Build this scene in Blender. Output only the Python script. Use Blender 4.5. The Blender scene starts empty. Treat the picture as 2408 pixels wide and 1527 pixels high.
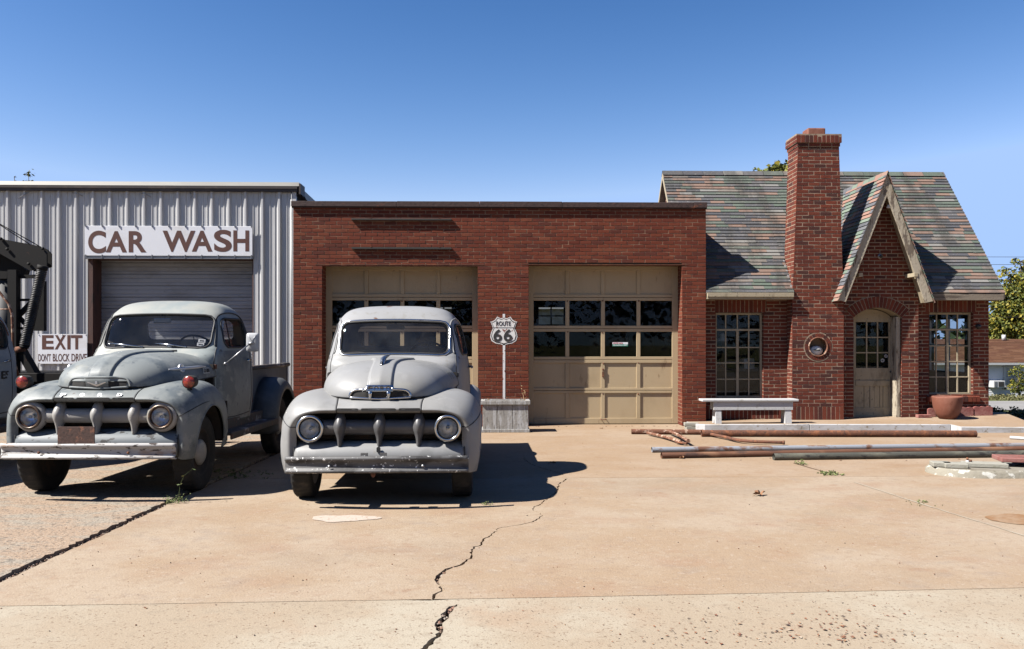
import bpy, bmesh, math, random
from mathutils import Vector, Matrix
from mathutils.geometry import tessellate_polygon
sc = bpy.context.scene
R = math.radians
# ---------------- camera, sky, sun, exposure ----------------
FV = 2000.0; HV = 808.0; CAMH = 1.51; YAW = R(1.4)
cam = bpy.data.cameras.new("camera"); camo = bpy.data.objects.new("camera", cam)
sc.collection.objects.link(camo); sc.camera = camo
camo.location = (0, 0, CAMH); camo.rotation_euler = (R(90), 0, -YAW)
cam.sensor_width = 36; cam.lens = FV / 2408 * 36
cam.shift_y = (HV - 763.5) / 2408
cam.clip_start = .05; cam.clip_end = 3000
SUN = Vector((-1, -.33, 1.14)).normalized()
w = bpy.data.worlds.new("World"); sc.world = w; w.use_nodes = True
nt = w.node_tree; bg = nt.nodes["Background"]
sky = nt.nodes.new("ShaderNodeTexSky"); sky.sky_type = 'NISHITA'; sky.sun_disc = False
sky.sun_elevation = math.asin(SUN.z); sky.sun_rotation = math.atan2(SUN.x, SUN.y)
sky.altitude = 2000; sky.air_density = 1.3; sky.dust_density = 0; sky.ozone_density = 3
# clear autumn air: the sky's own colours with a steeper fall-off from horizon to zenith, no glow round the sun
sca = nt.nodes.new("ShaderNodeVectorMath"); sca.operation = 'SCALE'; sca.inputs[3].default_value = .1
mn = nt.nodes.new("ShaderNodeVectorMath"); mn.operation = 'MINIMUM'; mn.inputs[1].default_value = (.25, .40, .60)
sep = nt.nodes.new("ShaderNodeSeparateXYZ"); com = nt.nodes.new("ShaderNodeCombineXYZ")
nt.links.new(sky.outputs[0], sca.inputs[0]); nt.links.new(sca.outputs[0], mn.inputs[0]); nt.links.new(mn.outputs[0], sep.inputs[0])
for i_, (pw, gn) in enumerate(((2.4, 39.3), (1.75, 10.45), (1.5, 7.45))):
    p_ = nt.nodes.new("ShaderNodeMath"); p_.operation = 'POWER'; p_.inputs[1].default_value = pw
    g_ = nt.nodes.new("ShaderNodeMath"); g_.operation = 'MULTIPLY'; g_.inputs[1].default_value = gn
    nt.links.new(sep.outputs[i_], p_.inputs[0]); nt.links.new(p_.outputs[0], g_.inputs[0]); nt.links.new(g_.outputs[0], com.inputs[i_])
nt.links.new(com.outputs[0], bg.inputs[0]); bg.inputs[1].default_value = .1
sl = bpy.data.lights.new("sun", 'SUN'); sl.energy = 5.0; sl.angle = R(.5); sl.color = (1, .955, .89)
so = bpy.data.objects.new("sun", sl); sc.collection.objects.link(so)
so.rotation_euler = SUN.to_track_quat('Z', 'Y').to_euler(); so.location = (-20, -10, 30)
sc.view_settings.view_transform = 'Standard'; sc.view_settings.look = 'None'
sc.view_settings.exposure = 1.55; sc.view_settings.gamma = 1; sc.view_settings.use_curve_mapping = False

# ---------------- measuring helpers ----------------
def X(u, y):                       # x of a photo column on a wall plane y
    return y * math.tan(math.atan((u - 1204) / FV) + YAW)
def Z(v, y, x=0):                  # height of a photo row on a wall plane y
    d = y * math.cos(YAW) + x * math.sin(YAW)
    return CAMH + (HV - v) / FV * d
def G(u, v, z=0.0):                # point on level ground
    d = (CAMH - z) * FV / (v - HV); xc = (u - 1204) / FV * d
    return Vector((xc * math.cos(YAW) + d * math.sin(YAW), d * math.cos(YAW) - xc * math.sin(YAW), z))
def lerp(a, b, t): return a + (b - a) * t
def cat(pts, t):                   # catmull-rom through rows of numbers, t in 0..1
    n = len(pts) - 1; s = min(max(t, 0), .999999) * n; i = int(s); f = s - i
    p1 = pts[i]; p2 = pts[i + 1]
    p0 = pts[i - 1] if i > 0 else [2 * a - b for a, b in zip(p1, p2)]
    p3 = pts[i + 2] if i + 2 <= n else [2 * b - a for a, b in zip(p1, p2)]
    return [.5 * ((2 * b) + (-a + c) * f + (2 * a - 5 * b + 4 * c - d) * f * f + (-a + 3 * b - 3 * c + d) * f ** 3)
            for a, b, c, d in zip(p0, p1, p2, p3)]
def sgp(c, n): return math.copysign(abs(c) ** (2 / n), c)

# ---------------- materials ----------------
ALB = {}
for k_, names in ((.56, "concrete_far concrete_mid"), (.60, "concrete_near patch"), (.56, "worn_pavement"), (.52, "grey_primer grey_primer_roof faded_blue_grey faded_cream_roof faded_dark_grey flaking_valance pale_blue_white_paint rust_stain old_white_paint grille_grey"),
                  (.55, "pale_blue_pipe rust_pipe pale_block pink_block pump_island_concrete brown_shingles terracotta litter pebbles dry_leaf mirror_white fascia"), (.66, "slate entry_slate dry_grass dirt"),
                  (.98, "sheet_metal"), (.72, "island_side rusted_white_bumper planter_wood peeling_wood cream_paint "), (.88, "garage_door_paint"), (.72, "white_painted_concrete"), (.95, "autumn_foliage"), (.85, "roller_door"), (.72, "mortar"), (.66, "brick"), (.78, "cottage_brick"), (.66, "white_paint"), (.6, "cottage_mortar"), (.8, "brown_lettering")):
    for n_ in names.split(): ALB[n_] = k_
def mat(name, col, rough=.7, metal=0.0, layers=(), bump=None, spec=.5, island=None, coat=0, objvar=0):
    """layers: (scale, colour, lo, hi, detail, stretch xyz)  island: list of colours by random island"""
    k = ALB.get(name, 1.0) * .70; sc_ = lambda c: tuple(min(.9, v * k) for v in c)
    col = sc_(col); layers = [(ly[0], sc_(ly[1])) + tuple(ly[2:]) for ly in layers]; island = [sc_(c) for c in island] if island else None
    m = bpy.data.materials.new(name); m.use_nodes = True
    t = m.node_tree; N = t.nodes; L = t.links; b = N["Principled BSDF"]
    b.inputs["Roughness"].default_value = rough; b.inputs["Metallic"].default_value = metal
    b.inputs["Specular IOR Level"].default_value = spec
    if coat: b.inputs["Coat Weight"].default_value = coat; b.inputs["Coat Roughness"].default_value = .08
    tc = N.new("ShaderNodeTexCoord")
    src = None
    if island:
        g = N.new("ShaderNodeNewGeometry"); cr = N.new("ShaderNodeValToRGB"); cr.color_ramp.interpolation = 'CONSTANT'
        e = cr.color_ramp.elements
        e[0].position = 0; e[0].color = (*island[0], 1); e[1].position = 1 / len(island); e[1].color = (*island[1], 1)
        for i, c in enumerate(island[2:], 2):
            q = e.new(i / len(island)); q.color = (*c, 1)
        L.new(g.outputs["Random Per Island"], cr.inputs[0]); src = cr.outputs[0]
    else:
        rg = N.new("ShaderNodeRGB"); rg.outputs[0].default_value = (*col, 1); src = rg.outputs[0]
    for ly in layers:
        s, c, lo, hi = ly[:4]; det = ly[4] if len(ly) > 4 else 5; st = ly[5] if len(ly) > 5 else (1, 1, 1)
        mp = N.new("ShaderNodeMapping"); mp.inputs["Scale"].default_value = st
        mp.inputs["Location"].default_value = (s * 1.37, s * .73 + det, s * .31)
        nz = N.new("ShaderNodeTexNoise"); nz.inputs["Scale"].default_value = s; nz.inputs["Detail"].default_value = det
        nz.inputs["Roughness"].default_value = .62
        mr = N.new("ShaderNodeMapRange"); mr.inputs[1].default_value = lo; mr.inputs[2].default_value = hi
        mr.interpolation_type = 'SMOOTHSTEP'
        mx = N.new("ShaderNodeMix"); mx.data_type = 'RGBA'
        L.new(tc.outputs["Object"], mp.inputs[0]); L.new(mp.outputs[0], nz.inputs["Vector"])
        L.new(nz.outputs[0], mr.inputs[0])
        fac = mr.outputs[0]
        if len(ly) > 6:
            mm = N.new("ShaderNodeMath"); mm.operation = 'MULTIPLY'; mm.inputs[1].default_value = ly[6]
            L.new(fac, mm.inputs[0]); fac = mm.outputs[0]
        L.new(fac, mx.inputs[0]); L.new(src, mx.inputs[6])
        mx.inputs[7].default_value = (*c, 1); src = mx.outputs[2]
    L.new(src, b.inputs["Base Color"])
    if bump:
        bs = bump if isinstance(bump[0], (tuple, list)) else [bump]
        prev = None
        for (s, stg, dist) in bs:
            nz = N.new("ShaderNodeTexNoise"); nz.inputs["Scale"].default_value = s; nz.inputs["Detail"].default_value = 6
            L.new(tc.outputs["Object"], nz.inputs["Vector"])
            bp = N.new("ShaderNodeBump"); bp.inputs["Strength"].default_value = stg; bp.inputs["Distance"].default_value = dist
            L.new(nz.outputs[0], bp.inputs["Height"])
            if prev: L.new(prev, bp.inputs["Normal"])
            prev = bp.outputs[0]
        L.new(prev, b.inputs["Normal"])
    return m

def glass(name, tint=(.8, .82, .82), ior=1.5, dirt=0.0, rough=.02, boost=1.0):
    m = bpy.data.materials.new(name); m.use_nodes = True; t = m.node_tree; N = t.nodes; L = t.links
    N.remove(N["Principled BSDF"]); out = N["Material Output"]
    tr = N.new("ShaderNodeBsdfTransparent"); tr.inputs[0].default_value = (*tint, 1)
    gl = N.new("ShaderNodeBsdfGlossy"); gl.inputs["Roughness"].default_value = rough
    fr = N.new("ShaderNodeFresnel"); fr.inputs[0].default_value = ior
    mb = N.new("ShaderNodeMath"); mb.operation = 'MULTIPLY'; mb.inputs[1].default_value = boost
    L.new(fr.outputs[0], mb.inputs[0])
    mx = N.new("ShaderNodeMixShader"); L.new(mb.outputs[0], mx.inputs[0]); L.new(tr.outputs[0], mx.inputs[1]); L.new(gl.outputs[0], mx.inputs[2])
    src = mx.outputs[0]
    if dirt:
        df = N.new("ShaderNodeBsdfDiffuse"); df.inputs[0].default_value = (.45, .43, .4, 1)
        nz = N.new("ShaderNodeTexNoise"); nz.inputs["Scale"].default_value = 3.5; nz.inputs["Detail"].default_value = 8
        tc = N.new("ShaderNodeTexCoord"); L.new(tc.outputs["Object"], nz.inputs["Vector"])
        mr = N.new("ShaderNodeMapRange"); mr.inputs[1].default_value = .35; mr.inputs[2].default_value = .8; mr.inputs[3].default_value = dirt * .4
        mr.inputs[4].default_value = dirt * 1.8
        L.new(nz.outputs[0], mr.inputs[0])
        m2 = N.new("ShaderNodeMixShader"); L.new(mr.outputs[0], m2.inputs[0]); L.new(src, m2.inputs[1]); L.new(df.outputs[0], m2.inputs[2])
        src = m2.outputs[0]
    L.new(src, out.inputs[0])
    return m

# ---------------- mesh builder ----------------
class MB:
    def __init__(s): s.v = []; s.f = []; s.mi = []; s.sm = []
    def add(s, vs, fs, mi=0, sm=False):
        o = len(s.v); s.v += [tuple(p) for p in vs]
        for f in fs:
            s.f.append(tuple(i + o for i in f)); s.mi.append(mi); s.sm.append(sm)
    def box(s, x0, x1, y0, y1, z0, z1, mi=0):
        vs = [(x0, y0, z0), (x1, y0, z0), (x1, y1, z0), (x0, y1, z0), (x0, y0, z1), (x1, y0, z1), (x1, y1, z1), (x0, y1, z1)]
        s.add(vs, [(0, 3, 2, 1), (4, 5, 6, 7), (0, 1, 5, 4), (1, 2, 6, 5), (2, 3, 7, 6), (3, 0, 4, 7)], mi)
    def obox(s, c, ax, ay, az, mi=0):          # centre + half axes
        c, ax, ay, az = map(Vector, (c, ax, ay, az))
        vs = [c + sx * ax + sy * ay + sz * az for sz in (-1, 1) for sx, sy in ((-1, -1), (1, -1), (1, 1), (-1, 1))]
        s.add(vs, [(0, 3, 2, 1), (4, 5, 6, 7), (0, 1, 5, 4), (1, 2, 6, 5), (2, 3, 7, 6), (3, 0, 4, 7)], mi)
    def beam(s, p0, p1, wd, ht, mi=0, up=(0, 0, 1)):   # rectangular bar
        p0 = Vector(p0); p1 = Vector(p1); d = p1 - p0; L = d.length; d.normalize(); u = Vector(up)
        if abs(d.dot(u)) > .97: u = Vector((0, 1, 0))
        a = d.cross(u).normalized(); b = a.cross(d).normalized()
        s.obox((p0 + p1) / 2, d * L / 2, a * wd / 2, b * ht / 2, mi)
    def tube(s, pts, r, n=10, mi=0, closed=False, caps=True, sm=True):
        pts = [Vector(p) for p in pts]; m = len(pts); rs = r if isinstance(r, (list, tuple)) else [r] * m
        o = len(s.v); prev = None
        for i, p in enumerate(pts):
            a = pts[(i - 1) % m] if (i > 0 or closed) else p
            b = pts[(i + 1) % m] if (i < m - 1 or closed) else p
            d = (b - a).normalized()
            if prev is None:
                u = Vector((0, 0, 1)) if abs(d.z) < .9 else Vector((1, 0, 0))
                e = d.cross(u).normalized()
            else:
                e = (prev - d * prev.dot(d)).normalized()
            prev = e; g = d.cross(e)
            for k in range(n):
                t = 2 * math.pi * k / n
                s.v.append(tuple(p + (e * math.cos(t) + g * math.sin(t)) * rs[i]))
        for i in range(m if closed else m - 1):
            for k in range(n):
                a = o + i * n + k; b = o + i * n + (k + 1) % n; j = (i + 1) % m
                c = o + j * n + (k + 1) % n; d = o + j * n + k
                s.f.append((a, b, c, d)); s.mi.append(mi); s.sm.append(sm)
        if caps and not closed:
            s.f.append(tuple(o + k for k in range(n - 1, -1, -1))); s.mi.append(mi); s.sm.append(False)
            s.f.append(tuple(o + (m - 1) * n + k for k in range(n))); s.mi.append(mi); s.sm.append(False)
    def lathe(s, prof, c, axis=(0, 0, 1), n=32, mi=0, sm=True):    # prof: (radius, along axis)
        c = Vector(c); ax = Vector(axis).normalized(); u = Vector((0, 0, 1)) if abs(ax.z) < .9 else Vector((1, 0, 0))
        e = ax.cross(u).normalized(); g = ax.cross(e)
        o = len(s.v)
        for r, h in prof:
            for k in range(n):
                t = 2 * math.pi * k / n
                s.v.append(tuple(c + ax * h + (e * math.cos(t) + g * math.sin(t)) * r))
        for i in range(len(prof) - 1):
            for k in range(n):
                s.f.append((o + i * n + k, o + i * n + (k + 1) % n, o + (i + 1) * n + (k + 1) % n, o + (i + 1) * n + k))
                s.mi.append(mi); s.sm.append(sm)
    def grid(s, rows, mi=0, sm=True, closed=False, keep=None):
        o = len(s.v); n = len(rows[0])
        for r in rows: s.v += [tuple(p) for p in r]
        for i in range(len(rows) - 1):
            for k in range(n if closed else n - 1):
                f = (o + i * n + k, o + i * n + (k + 1) % n, o + (i + 1) * n + (k + 1) % n, o + (i + 1) * n + k)
                if keep and not keep(f, s.v): continue
                s.f.append(f); s.mi.append(mi); s.sm.append(sm)
    def prism(s, poly, a, b, mi=0):            # poly of 3d points at a; offset vector b
        P = [Vector(p) for p in poly]; b = Vector(b); n = len(P)
        o = len(s.v); s.v += [tuple(p) for p in P] + [tuple(p + b) for p in P]
        tr = tessellate_polygon([P])
        for t in tr:
            s.f.append(tuple(o + i for i in t)); s.mi.append(mi); s.sm.append(False)
            s.f.append(tuple(o + n + i for i in reversed(t))); s.mi.append(mi); s.sm.append(False)
        for i in range(n):
            j = (i + 1) % n
            s.f.append((o + i, o + j, o + n + j, o + n + i)); s.mi.append(mi); s.sm.append(False)
    def build(s, name, mats, parent=None, bevel=0, solid=0, fix=True, M=None):
        me = bpy.data.meshes.new(name)
        vs = s.v if M is None else [tuple(M @ Vector(p)) for p in s.v]
        me.from_pydata(vs, [], s.f)
        for m in (mats if isinstance(mats, (list, tuple)) else [mats]): me.materials.append(m)
        me.polygons.foreach_set("material_index", s.mi); me.polygons.foreach_set("use_smooth", s.sm)
        if fix:
            bm = bmesh.new(); bm.from_mesh(me); bmesh.ops.recalc_face_normals(bm, faces=bm.faces); bm.to_mesh(me); bm.free()
        me.update()
        o = bpy.data.objects.new(name, me); sc.collection.objects.link(o)
        if parent: o.parent = parent
        if solid:
            q = o.modifiers.new("Solidify", 'SOLIDIFY'); q.thickness = solid; q.offset = -1
        if bevel:
            q = o.modifiers.new("Bevel", 'BEVEL'); q.width = bevel; q.segments = 2; q.limit_method = 'ANGLE'; q.angle_limit = R(40)
        return o

def thing(name, label, catg, loc=(0, 0, 0), rz=0, group=None):
    o = bpy.data.objects.new(name, None); sc.collection.objects.link(o); o.empty_display_size = .1
    o.location = loc; o.rotation_euler = (0, 0, rz); tag(o, label, catg, group); return o
def tag(o, label=None, catg=None, group=None, kind=None):
    if label: o["label"] = label
    if catg: o["category"] = catg
    if group: o["group"] = group
    if kind: o["kind"] = kind
    return o

def text_mb(s, h, width=None, depth=.01, bold=0.0, sx=1.0):
    """text as mesh builder in xz plane facing -y, centred on origin; h cap height, width total"""
    cu = bpy.data.curves.new("t", 'FONT'); cu.body = s; cu.size = 1; cu.extrude = .5; cu.offset = bold
    o = bpy.data.objects.new("t", cu); sc.collection.objects.link(o)
    me = bpy.data.meshes.new_from_object(o.evaluated_get(bpy.context.evaluated_depsgraph_get()))
    vs = [v.co.copy() for v in me.vertices]; fs = [tuple(p.vertices) for p in me.polygons]
    bpy.data.objects.remove(o); bpy.data.curves.remove(cu); bpy.data.meshes.remove(me)
    x0 = min(v.x for v in vs); x1 = max(v.x for v in vs); y0 = min(v.y for v in vs); y1 = max(v.y for v in vs)
    ky = h / (y1 - y0); kx = (width / (x1 - x0)) if width else ky * sx
    mb = MB(); mb.add([((v.x - (x0 + x1) / 2) * kx, -v.z * depth, (v.y - (y0 + y1) / 2) * ky) for v in vs], fs)
    return mb
def shift(mb, M):
    mb.v = [tuple(M @ Vector(p)) for p in mb.v]; return mb
T = Matrix.Translation

# ---------------- brickwork: every brick its own island ----------------
def bricks(mb, org, ux, n, spans, z0, z1, L=.2159, H=.0677, J=.010, seed=1, backing=.003, uz=(0, 0, 1), out=.0, bad=.012, stag=True):
    rnd = random.Random(seed); org = Vector(org); ux = Vector(ux); n = Vector(n); uz = Vector(uz)
    k = 0; z = z0
    while z < z1 - .012:
        top = min(z + H, z1); zm = (z + top) / 2
        off = (0, .5, .03, .47)[k % 4] * L
        for (a, b) in spans(zm):
            if b - a < .02: continue
            P = lambda u, w, d: org + ux * u + uz * w + n * d
            mb.add([P(a, z, -backing), P(b, z, -backing), P(b, top, -backing), P(a, top, -backing)], [(0, 1, 2, 3)], 1)
            js_ = []
            if stag:
                u = math.floor((a - off) / L) * L + off
                while u < b:
                    if u > a + .042 and u < b - .042: js_.append(u)
                    u += L
            js_ = [a] + js_ + [b]
            for c, d in zip(js_, js_[1:]):
                e = J / 2; js = [rnd.uniform(-.0018, .0018) for _ in range(8)]
                c0 = c + (e if c > a + .001 else 0); d0 = d - (e if d < b - .001 else 0)
                w0 = z + e; w1 = top - e; pr = out + rnd.uniform(-.0015, .0022)
                if rnd.random() < bad: pr = -rnd.uniform(.0005, .0018)
                tl = rnd.uniform(-.0015, .0015)
                F = [P(c0 + js[0], w0 + js[1], pr + tl), P(d0 + js[2], w0 + js[3], pr - tl), P(d0 + js[4], w1 + js[5], pr - tl), P(c0 + js[6], w1 + js[7], pr + tl)]
                B = [p - n * (backing + .006 + (pr if pr > 0 else 0)) for p in F]
                i = .0025; G_ = [F[0] + ux * i + uz * i, F[1] - ux * i + uz * i, F[2] - ux * i - uz * i, F[3] + ux * i - uz * i]
                F2 = [p - n * .0025 for p in F]
                mb.add(G_ + F2 + B, [(0, 1, 2, 3)] + [(q, 4 + q, 4 + (q + 1) % 4, (q + 1) % 4) for q in range(4)] + [(4 + q, 8 + q, 8 + (q + 1) % 4, 4 + (q + 1) % 4) for q in range(4)], 0)
        z += H; k += 1

def soldier(mb, org, ux, n, a, b, z0, z1, seed=3, wd=.072, backing=.002, out=0.0):
    # bricks on end
    org = Vector(org); ux = Vector(ux); n = Vector(n)
    bricks(mb, org, (0, 0, 1), n, lambda m: [(z0, z1)], a, b, stag=False, H=wd, seed=seed, backing=backing, uz=ux, out=out)

def cutspans(a, b, holes):
    def f(z):
        sp = [(a, b)]
        for h in holes:
            r = h(z)
            if not r: continue
            ns = []
            for (p, q) in sp:
                if r[1] <= p or r[0] >= q: ns.append((p, q)); continue
                if r[0] > p: ns.append((p, r[0]))
                if r[1] < q: ns.append((r[1], q))
            sp = ns
        return sp
    return f
def rect(x0, x1, z0, z1): return lambda z: (x0, x1) if z0 < z < z1 else None

# ---------------- roof slates ----------------
def slates(mb, org, ux, us, n, spans, S, exposure=.1, seed=5, lo=.26, hi=.46, mi=0):
    rnd = random.Random(seed); org = Vector(org); ux = Vector(ux).normalized(); us = Vector(us).normalized(); n = Vector(n).normalized()
    k = 0; s = 0
    while s < S - .01:
        e = min(exposure, S - s); sp = spans(s + e / 2)
        if not sp: s += exposure; continue
        a, b = sp[0][0], sp[-1][1]
        u = a - rnd.uniform(0, lo)
        while u < b:
            l = rnd.uniform(lo, hi) * rnd.choice((1, 1, 1, 1.6, .7)); m_ = u + l / 2; u += l
            for (pa, pb) in sp:
              c = max(u - l, pa); d = min(u, pb)
              if d - c < .02: continue
              tile(mb, rnd, org, ux, us, n, c, d, s, e, mi)
        s += exposure; k += 1
def tile(mb, rnd, org, ux, us, n, c, d, s, e, mi):
            g = .0015; dz = rnd.uniform(-.004, .004); h0 = .021 + rnd.uniform(-.002, .003); h1 = .003
            P = lambda uu, ss, hh: org + ux * uu + us * ss + n * hh
            st = s + dz
            tl = rnd.uniform(-.003, .003)
            mb.add([P(c + g, st - tl, h0), P(d - g, st + tl, h0), P(d - g, s + e + .012, h1), P(c + g, s + e + .012, h1),
                    P(c + g, st - tl, h0 - .013), P(d - g, st + tl, h0 - .013), P(d - g, s + e + .012, h1 - .012), P(c + g, s + e + .012, h1 - .012)],
                   [(0, 1, 2, 3), (0, 4, 5, 1), (1, 5, 6, 2), (0, 3, 7, 4)], mi)

# ================= materials =================
TAN = (.50, .385, .235)
M_conc = mat("concrete_far", (.52, .36, .225), .9, layers=[(.45, (.60, .46, .33), .4, .62, 4, (1, 1.5, 1), .7), (1.3, (.44, .26, .14), .5, .75, 7, (1, 1.2, 1), .6), (5, (.47, .35, .26), .5, .75, 6, (1, 1.2, 1), .5), (16, (.44, .30, .19), .50, .70, 6, (1, 1, 1), .55), (24, (.66, .53, .40), .55, .72, 5, (1, 1, 1), .5), (55, (.30, .22, .15), .56, .70, 4, (1, 1, 1), .5), (140, (.75, .68, .6), .62, .72, 2, (1, 1, 1), .5), (2.2, (.40, .22, .11), .62, .74, 7, (1, 1, 1), .6), (.9, (.34, .27, .20), .60, .75, 8, (1, 1, 1), .5)], bump=[(60, .5, .006), (2, .15, .02)], spec=.25)
M_conc2 = mat("concrete_mid", (.54, .39, .255), .9, layers=[(.7, (.62, .50, .37), .4, .62, 7, (1, 1.2, 1), .75), (1.5, (.49, .30, .19), .48, .75, 7, (1, 1.3, 1), .6), (.35, (.46, .36, .26), .5, .7, 7, (1, 1, 1), .6), (4.5, (.44, .35, .28), .52, .75, 6, (1, 1.2, 1), .5), (17, (.44, .31, .21), .50, .70, 6, (1, 1, 1), .55), (26, (.68, .56, .44), .54, .72, 5, (1, 1, 1), .55), (60, (.28, .20, .14), .57, .70, 4, (1, 1, 1), .55), (170, (.8, .72, .64), .60, .72, 2, (1, 1, 1), .55), (2.7, (.44, .25, .15), .61, .74, 7, (1, 1, 1), .5), (.8, (.36, .29, .22), .60, .76, 8, (1, 1, 1), .55), (7, (.66, .56, .44), .62, .74, 7, (1, 1, 1), .5)], bump=[(65, .6, .006), (3, .15, .02)], spec=.25)
M_conc3 = mat("concrete_near", (.54, .435, .315), .92, layers=[(.7, (.62, .55, .43), .4, .62, 6, (1, 1.1, 1), .8), (1.6, (.52, .36, .24), .48, .72, 7, (1, 1.2, 1), .6), (15, (.42, .34, .25), .52, .70, 6, (1, 1, 1), .5), (45, (.27, .18, .12), .575, .68, 4, (1, 1, 1), .8), (110, (.24, .15, .1), .63, .70, 2, (1, 1, 1), .6), (90, (.78, .72, .64), .64, .72, 2, (1, 1, 1), .6)], bump=[(80, .5, .005), (25, .25, .006)], spec=.2)
M_rough = mat("worn_pavement", (.56, .41, .29), .95, layers=[(1.6, (.50, .44, .355), .46, .6, 7, (1, 2.2, 1), .85), (14, (.12, .10, .085), .54, .66, 7, (1, 2, 1), .8), (60, (.66, .61, .53), .55, .66, 4, (1, 1, 1), .7), (40, (.13, .11, .09), .57, .66, 3, (1, 1, 1), .75)], bump=[(35, .8, .015), (9, .5, .02)], spec=.2)
M_dirt = mat("dirt", (.20, .125, .08), .95, layers=[(30, (.35, .26, .19), .5, .65, 5), (90, (.07, .05, .04), .55, .65, 3)], bump=(60, .8, .01), spec=.1)
M_grassland = mat("grassland", (.10, .115, .04), .95, layers=[(.6, (.22, .19, .08), .45, .65, 6), (8, (.05, .07, .02), .5, .7, 5), (40, (.26, .22, .11), .6, .7, 3)], bump=(20, .9, .05), spec=.1)
M_road = mat("road", (.21, .2, .195), .9, layers=[(1.2, (.30, .29, .27), .4, .7, 6, (.3, 2, 1)), (60, (.12, .12, .12), .55, .7, 3, (1, 1, 1), .5)], spec=.2)
M_patch = mat("patch", (.74, .62, .52), .95, layers=[(25, (.42, .31, .22), .55, .7, 5)], bump=(50, .5, .006), spec=.1)
M_stain = mat("rust_stain", (.47, .26, .13), .9, layers=[(3, (.56, .38, .24), .42, .6, 7), (20, (.40, .24, .14), .5, .7, 5)], spec=.15)
BR = [(.215, .050, .025), (.240, .058, .028), (.195, .043, .022), (.25, .065, .032), (.228, .053, .026), (.180, .040, .022), (.262, .076, .038), (.215, .048, .024), (.150, .040, .025), (.24, .060, .030), (.21, .050, .026)]
M_brick = mat("brick", (.3, .1, .07), .88, island=BR, layers=[(7, (.12, .032, .024), .5, .75, 6, (1, 1, 1), .6), (45, (.32, .12, .085), .6, .72, 4, (1, 1, 1), .45), (.8, (.15, .040, .026), .5, .75, 5, (1, 1, .5), .3)], bump=[(120, .5, .003), (25, .4, .004)], spec=.2)
M_mortar = mat("mortar", (.38, .25, .165), .95, layers=[(9, (.20, .11, .075), .46, .66, 5), (60, (.5, .4, .31), .55, .7, 3, (1, 1, 1), .5)], bump=(90, .5, .003), spec=.1)
BR2 = [(.182, .040, .022), (.205, .047, .025), (.150, .036, .022), (.205, .056, .031), (.130, .033, .022), (.18, .042, .024), (.085, .032, .026), (.19, .047, .026), (.160, .040, .024)]
M_brick2 = mat("cottage_brick", (.3, .1, .07), .88, island=BR2, layers=[(6, (.10, .028, .022), .5, .75, 6, (1, 1, 1), .6), (40, (.29, .11, .08), .6, .72, 4, (1, 1, 1), .4), (.9, (.09, .026, .02), .5, .7, 5, (1, 1, .6), .5)], bump=[(110, .5, .004), (20, .4, .005)], spec=.2)
M_mortar2 = mat("cottage_mortar", (.53, .40, .29), .95, layers=[(7, (.30, .2, .14), .48, .7, 5), (60, (.66, .57, .48), .55, .7, 3, (1, 1, 1), .5)], bump=(90, .5, .003), spec=.1)
SL = [(.135, .170, .135), (.105, .105, .118), (.30, .195, .150), (.125, .125, .135), (.150, .185, .148), (.25, .215, .185), (.31, .205, .160), (.155, .175, .145), (.095, .098, .108), (.27, .175, .135), (.130, .155, .130), (.165, .16, .165), (.12, .12, .128), (.29, .28, .26)]
M_slate = mat("slate", (.2, .2, .2), .8, island=SL, layers=[(1.1, (.085, .082, .074), .44, .64, 7, (2.2, .6, .6), .72), (30, (.40, .37, .33), .56, .70, 6, (1, 1, 1), .5), (11, (.26, .16, .11), .58, .72, 5, (1, 1, 1), .4)], bump=(60, .35, .004), spec=.3)
SL2 = [(.205, .27, .21), (.16, .165, .185), (.42, .245, .19), (.19, .195, .21), (.25, .31, .245), (.40, .26, .20), (.21, .27, .215), (.13, .135, .15), (.40, .225, .175)]
M_slate2 = mat("entry_slate", (.2, .2, .2), .75, island=SL2, layers=[(14, (.30, .27, .23), .55, .72, 5, (1, 1, 1), .4)], bump=(60, .3, .004), spec=.3)
M_cream = mat("cream_paint", (.50, .42, .29), .7, layers=[(7, (.30, .24, .16), .52, .68, 6, (1, 1, .4), .7), (28, (.16, .125, .09), .62, .68, 5, (1, 1, .5), .9)], bump=(40, .4, .004), spec=.3)
M_peel = mat("peeling_wood", (.55, .48, .37), .8, layers=[(9, (.17, .13, .10), .52, .58, 6, (1, 1, .25), .9), (30, (.34, .27, .19), .56, .64, 6, (1, 1, .3), .8)], bump=(25, .7, .006), spec=.2)
M_weather = mat("weathered_wood", (.22, .185, .145), .9, layers=[(5, (.10, .08, .065), .45, .65, 6, (.3, 1, 6)), (30, (.42, .38, .32), .6, .7, 5, (.2, 1, 3), .7)], bump=(30, .6, .005), spec=.15)
M_door = mat("garage_door_paint", TAN, .6, layers=[(1.3, (.40, .30, .175), .45, .7, 5, (1, 1, .6), .8), (9, (.24, .155, .08), .60, .74, 6, (1, 1, .35), .7), (35, (.17, .085, .045), .68, .74, 5, (1, 1, .5), .9)], bump=(30, .2, .003), spec=.35)
M_white = mat("white_paint", (.74, .74, .74), .65, layers=[(12, (.46, .43, .38), .57, .70, 6, (1, 1, .5), .7), (34, (.17, .15, .13), .65, .70, 5, (1, 1, .7), .85)], bump=(30, .5, .004), spec=.3)
M_whitec = mat("white_painted_concrete", (.64, .64, .65), .8, layers=[(4, (.44, .41, .36), .46, .66, 7, (1, 1, 2), .75), (13, (.33, .27, .20), .60, .66, 6, (1, 1, 1), .9)], bump=[(14, .35, .008), (70, .25, .003)], spec=.2)
M_planter = mat("planter_wood", (.42, .40, .37), .85, layers=[(6, (.62, .62, .62), .48, .6, 6, (3, 3, .5), .8), (16, (.09, .075, .06), .56, .66, 6, (3, 3, .35), .85)], bump=(30, .6, .005), spec=.2)
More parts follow.
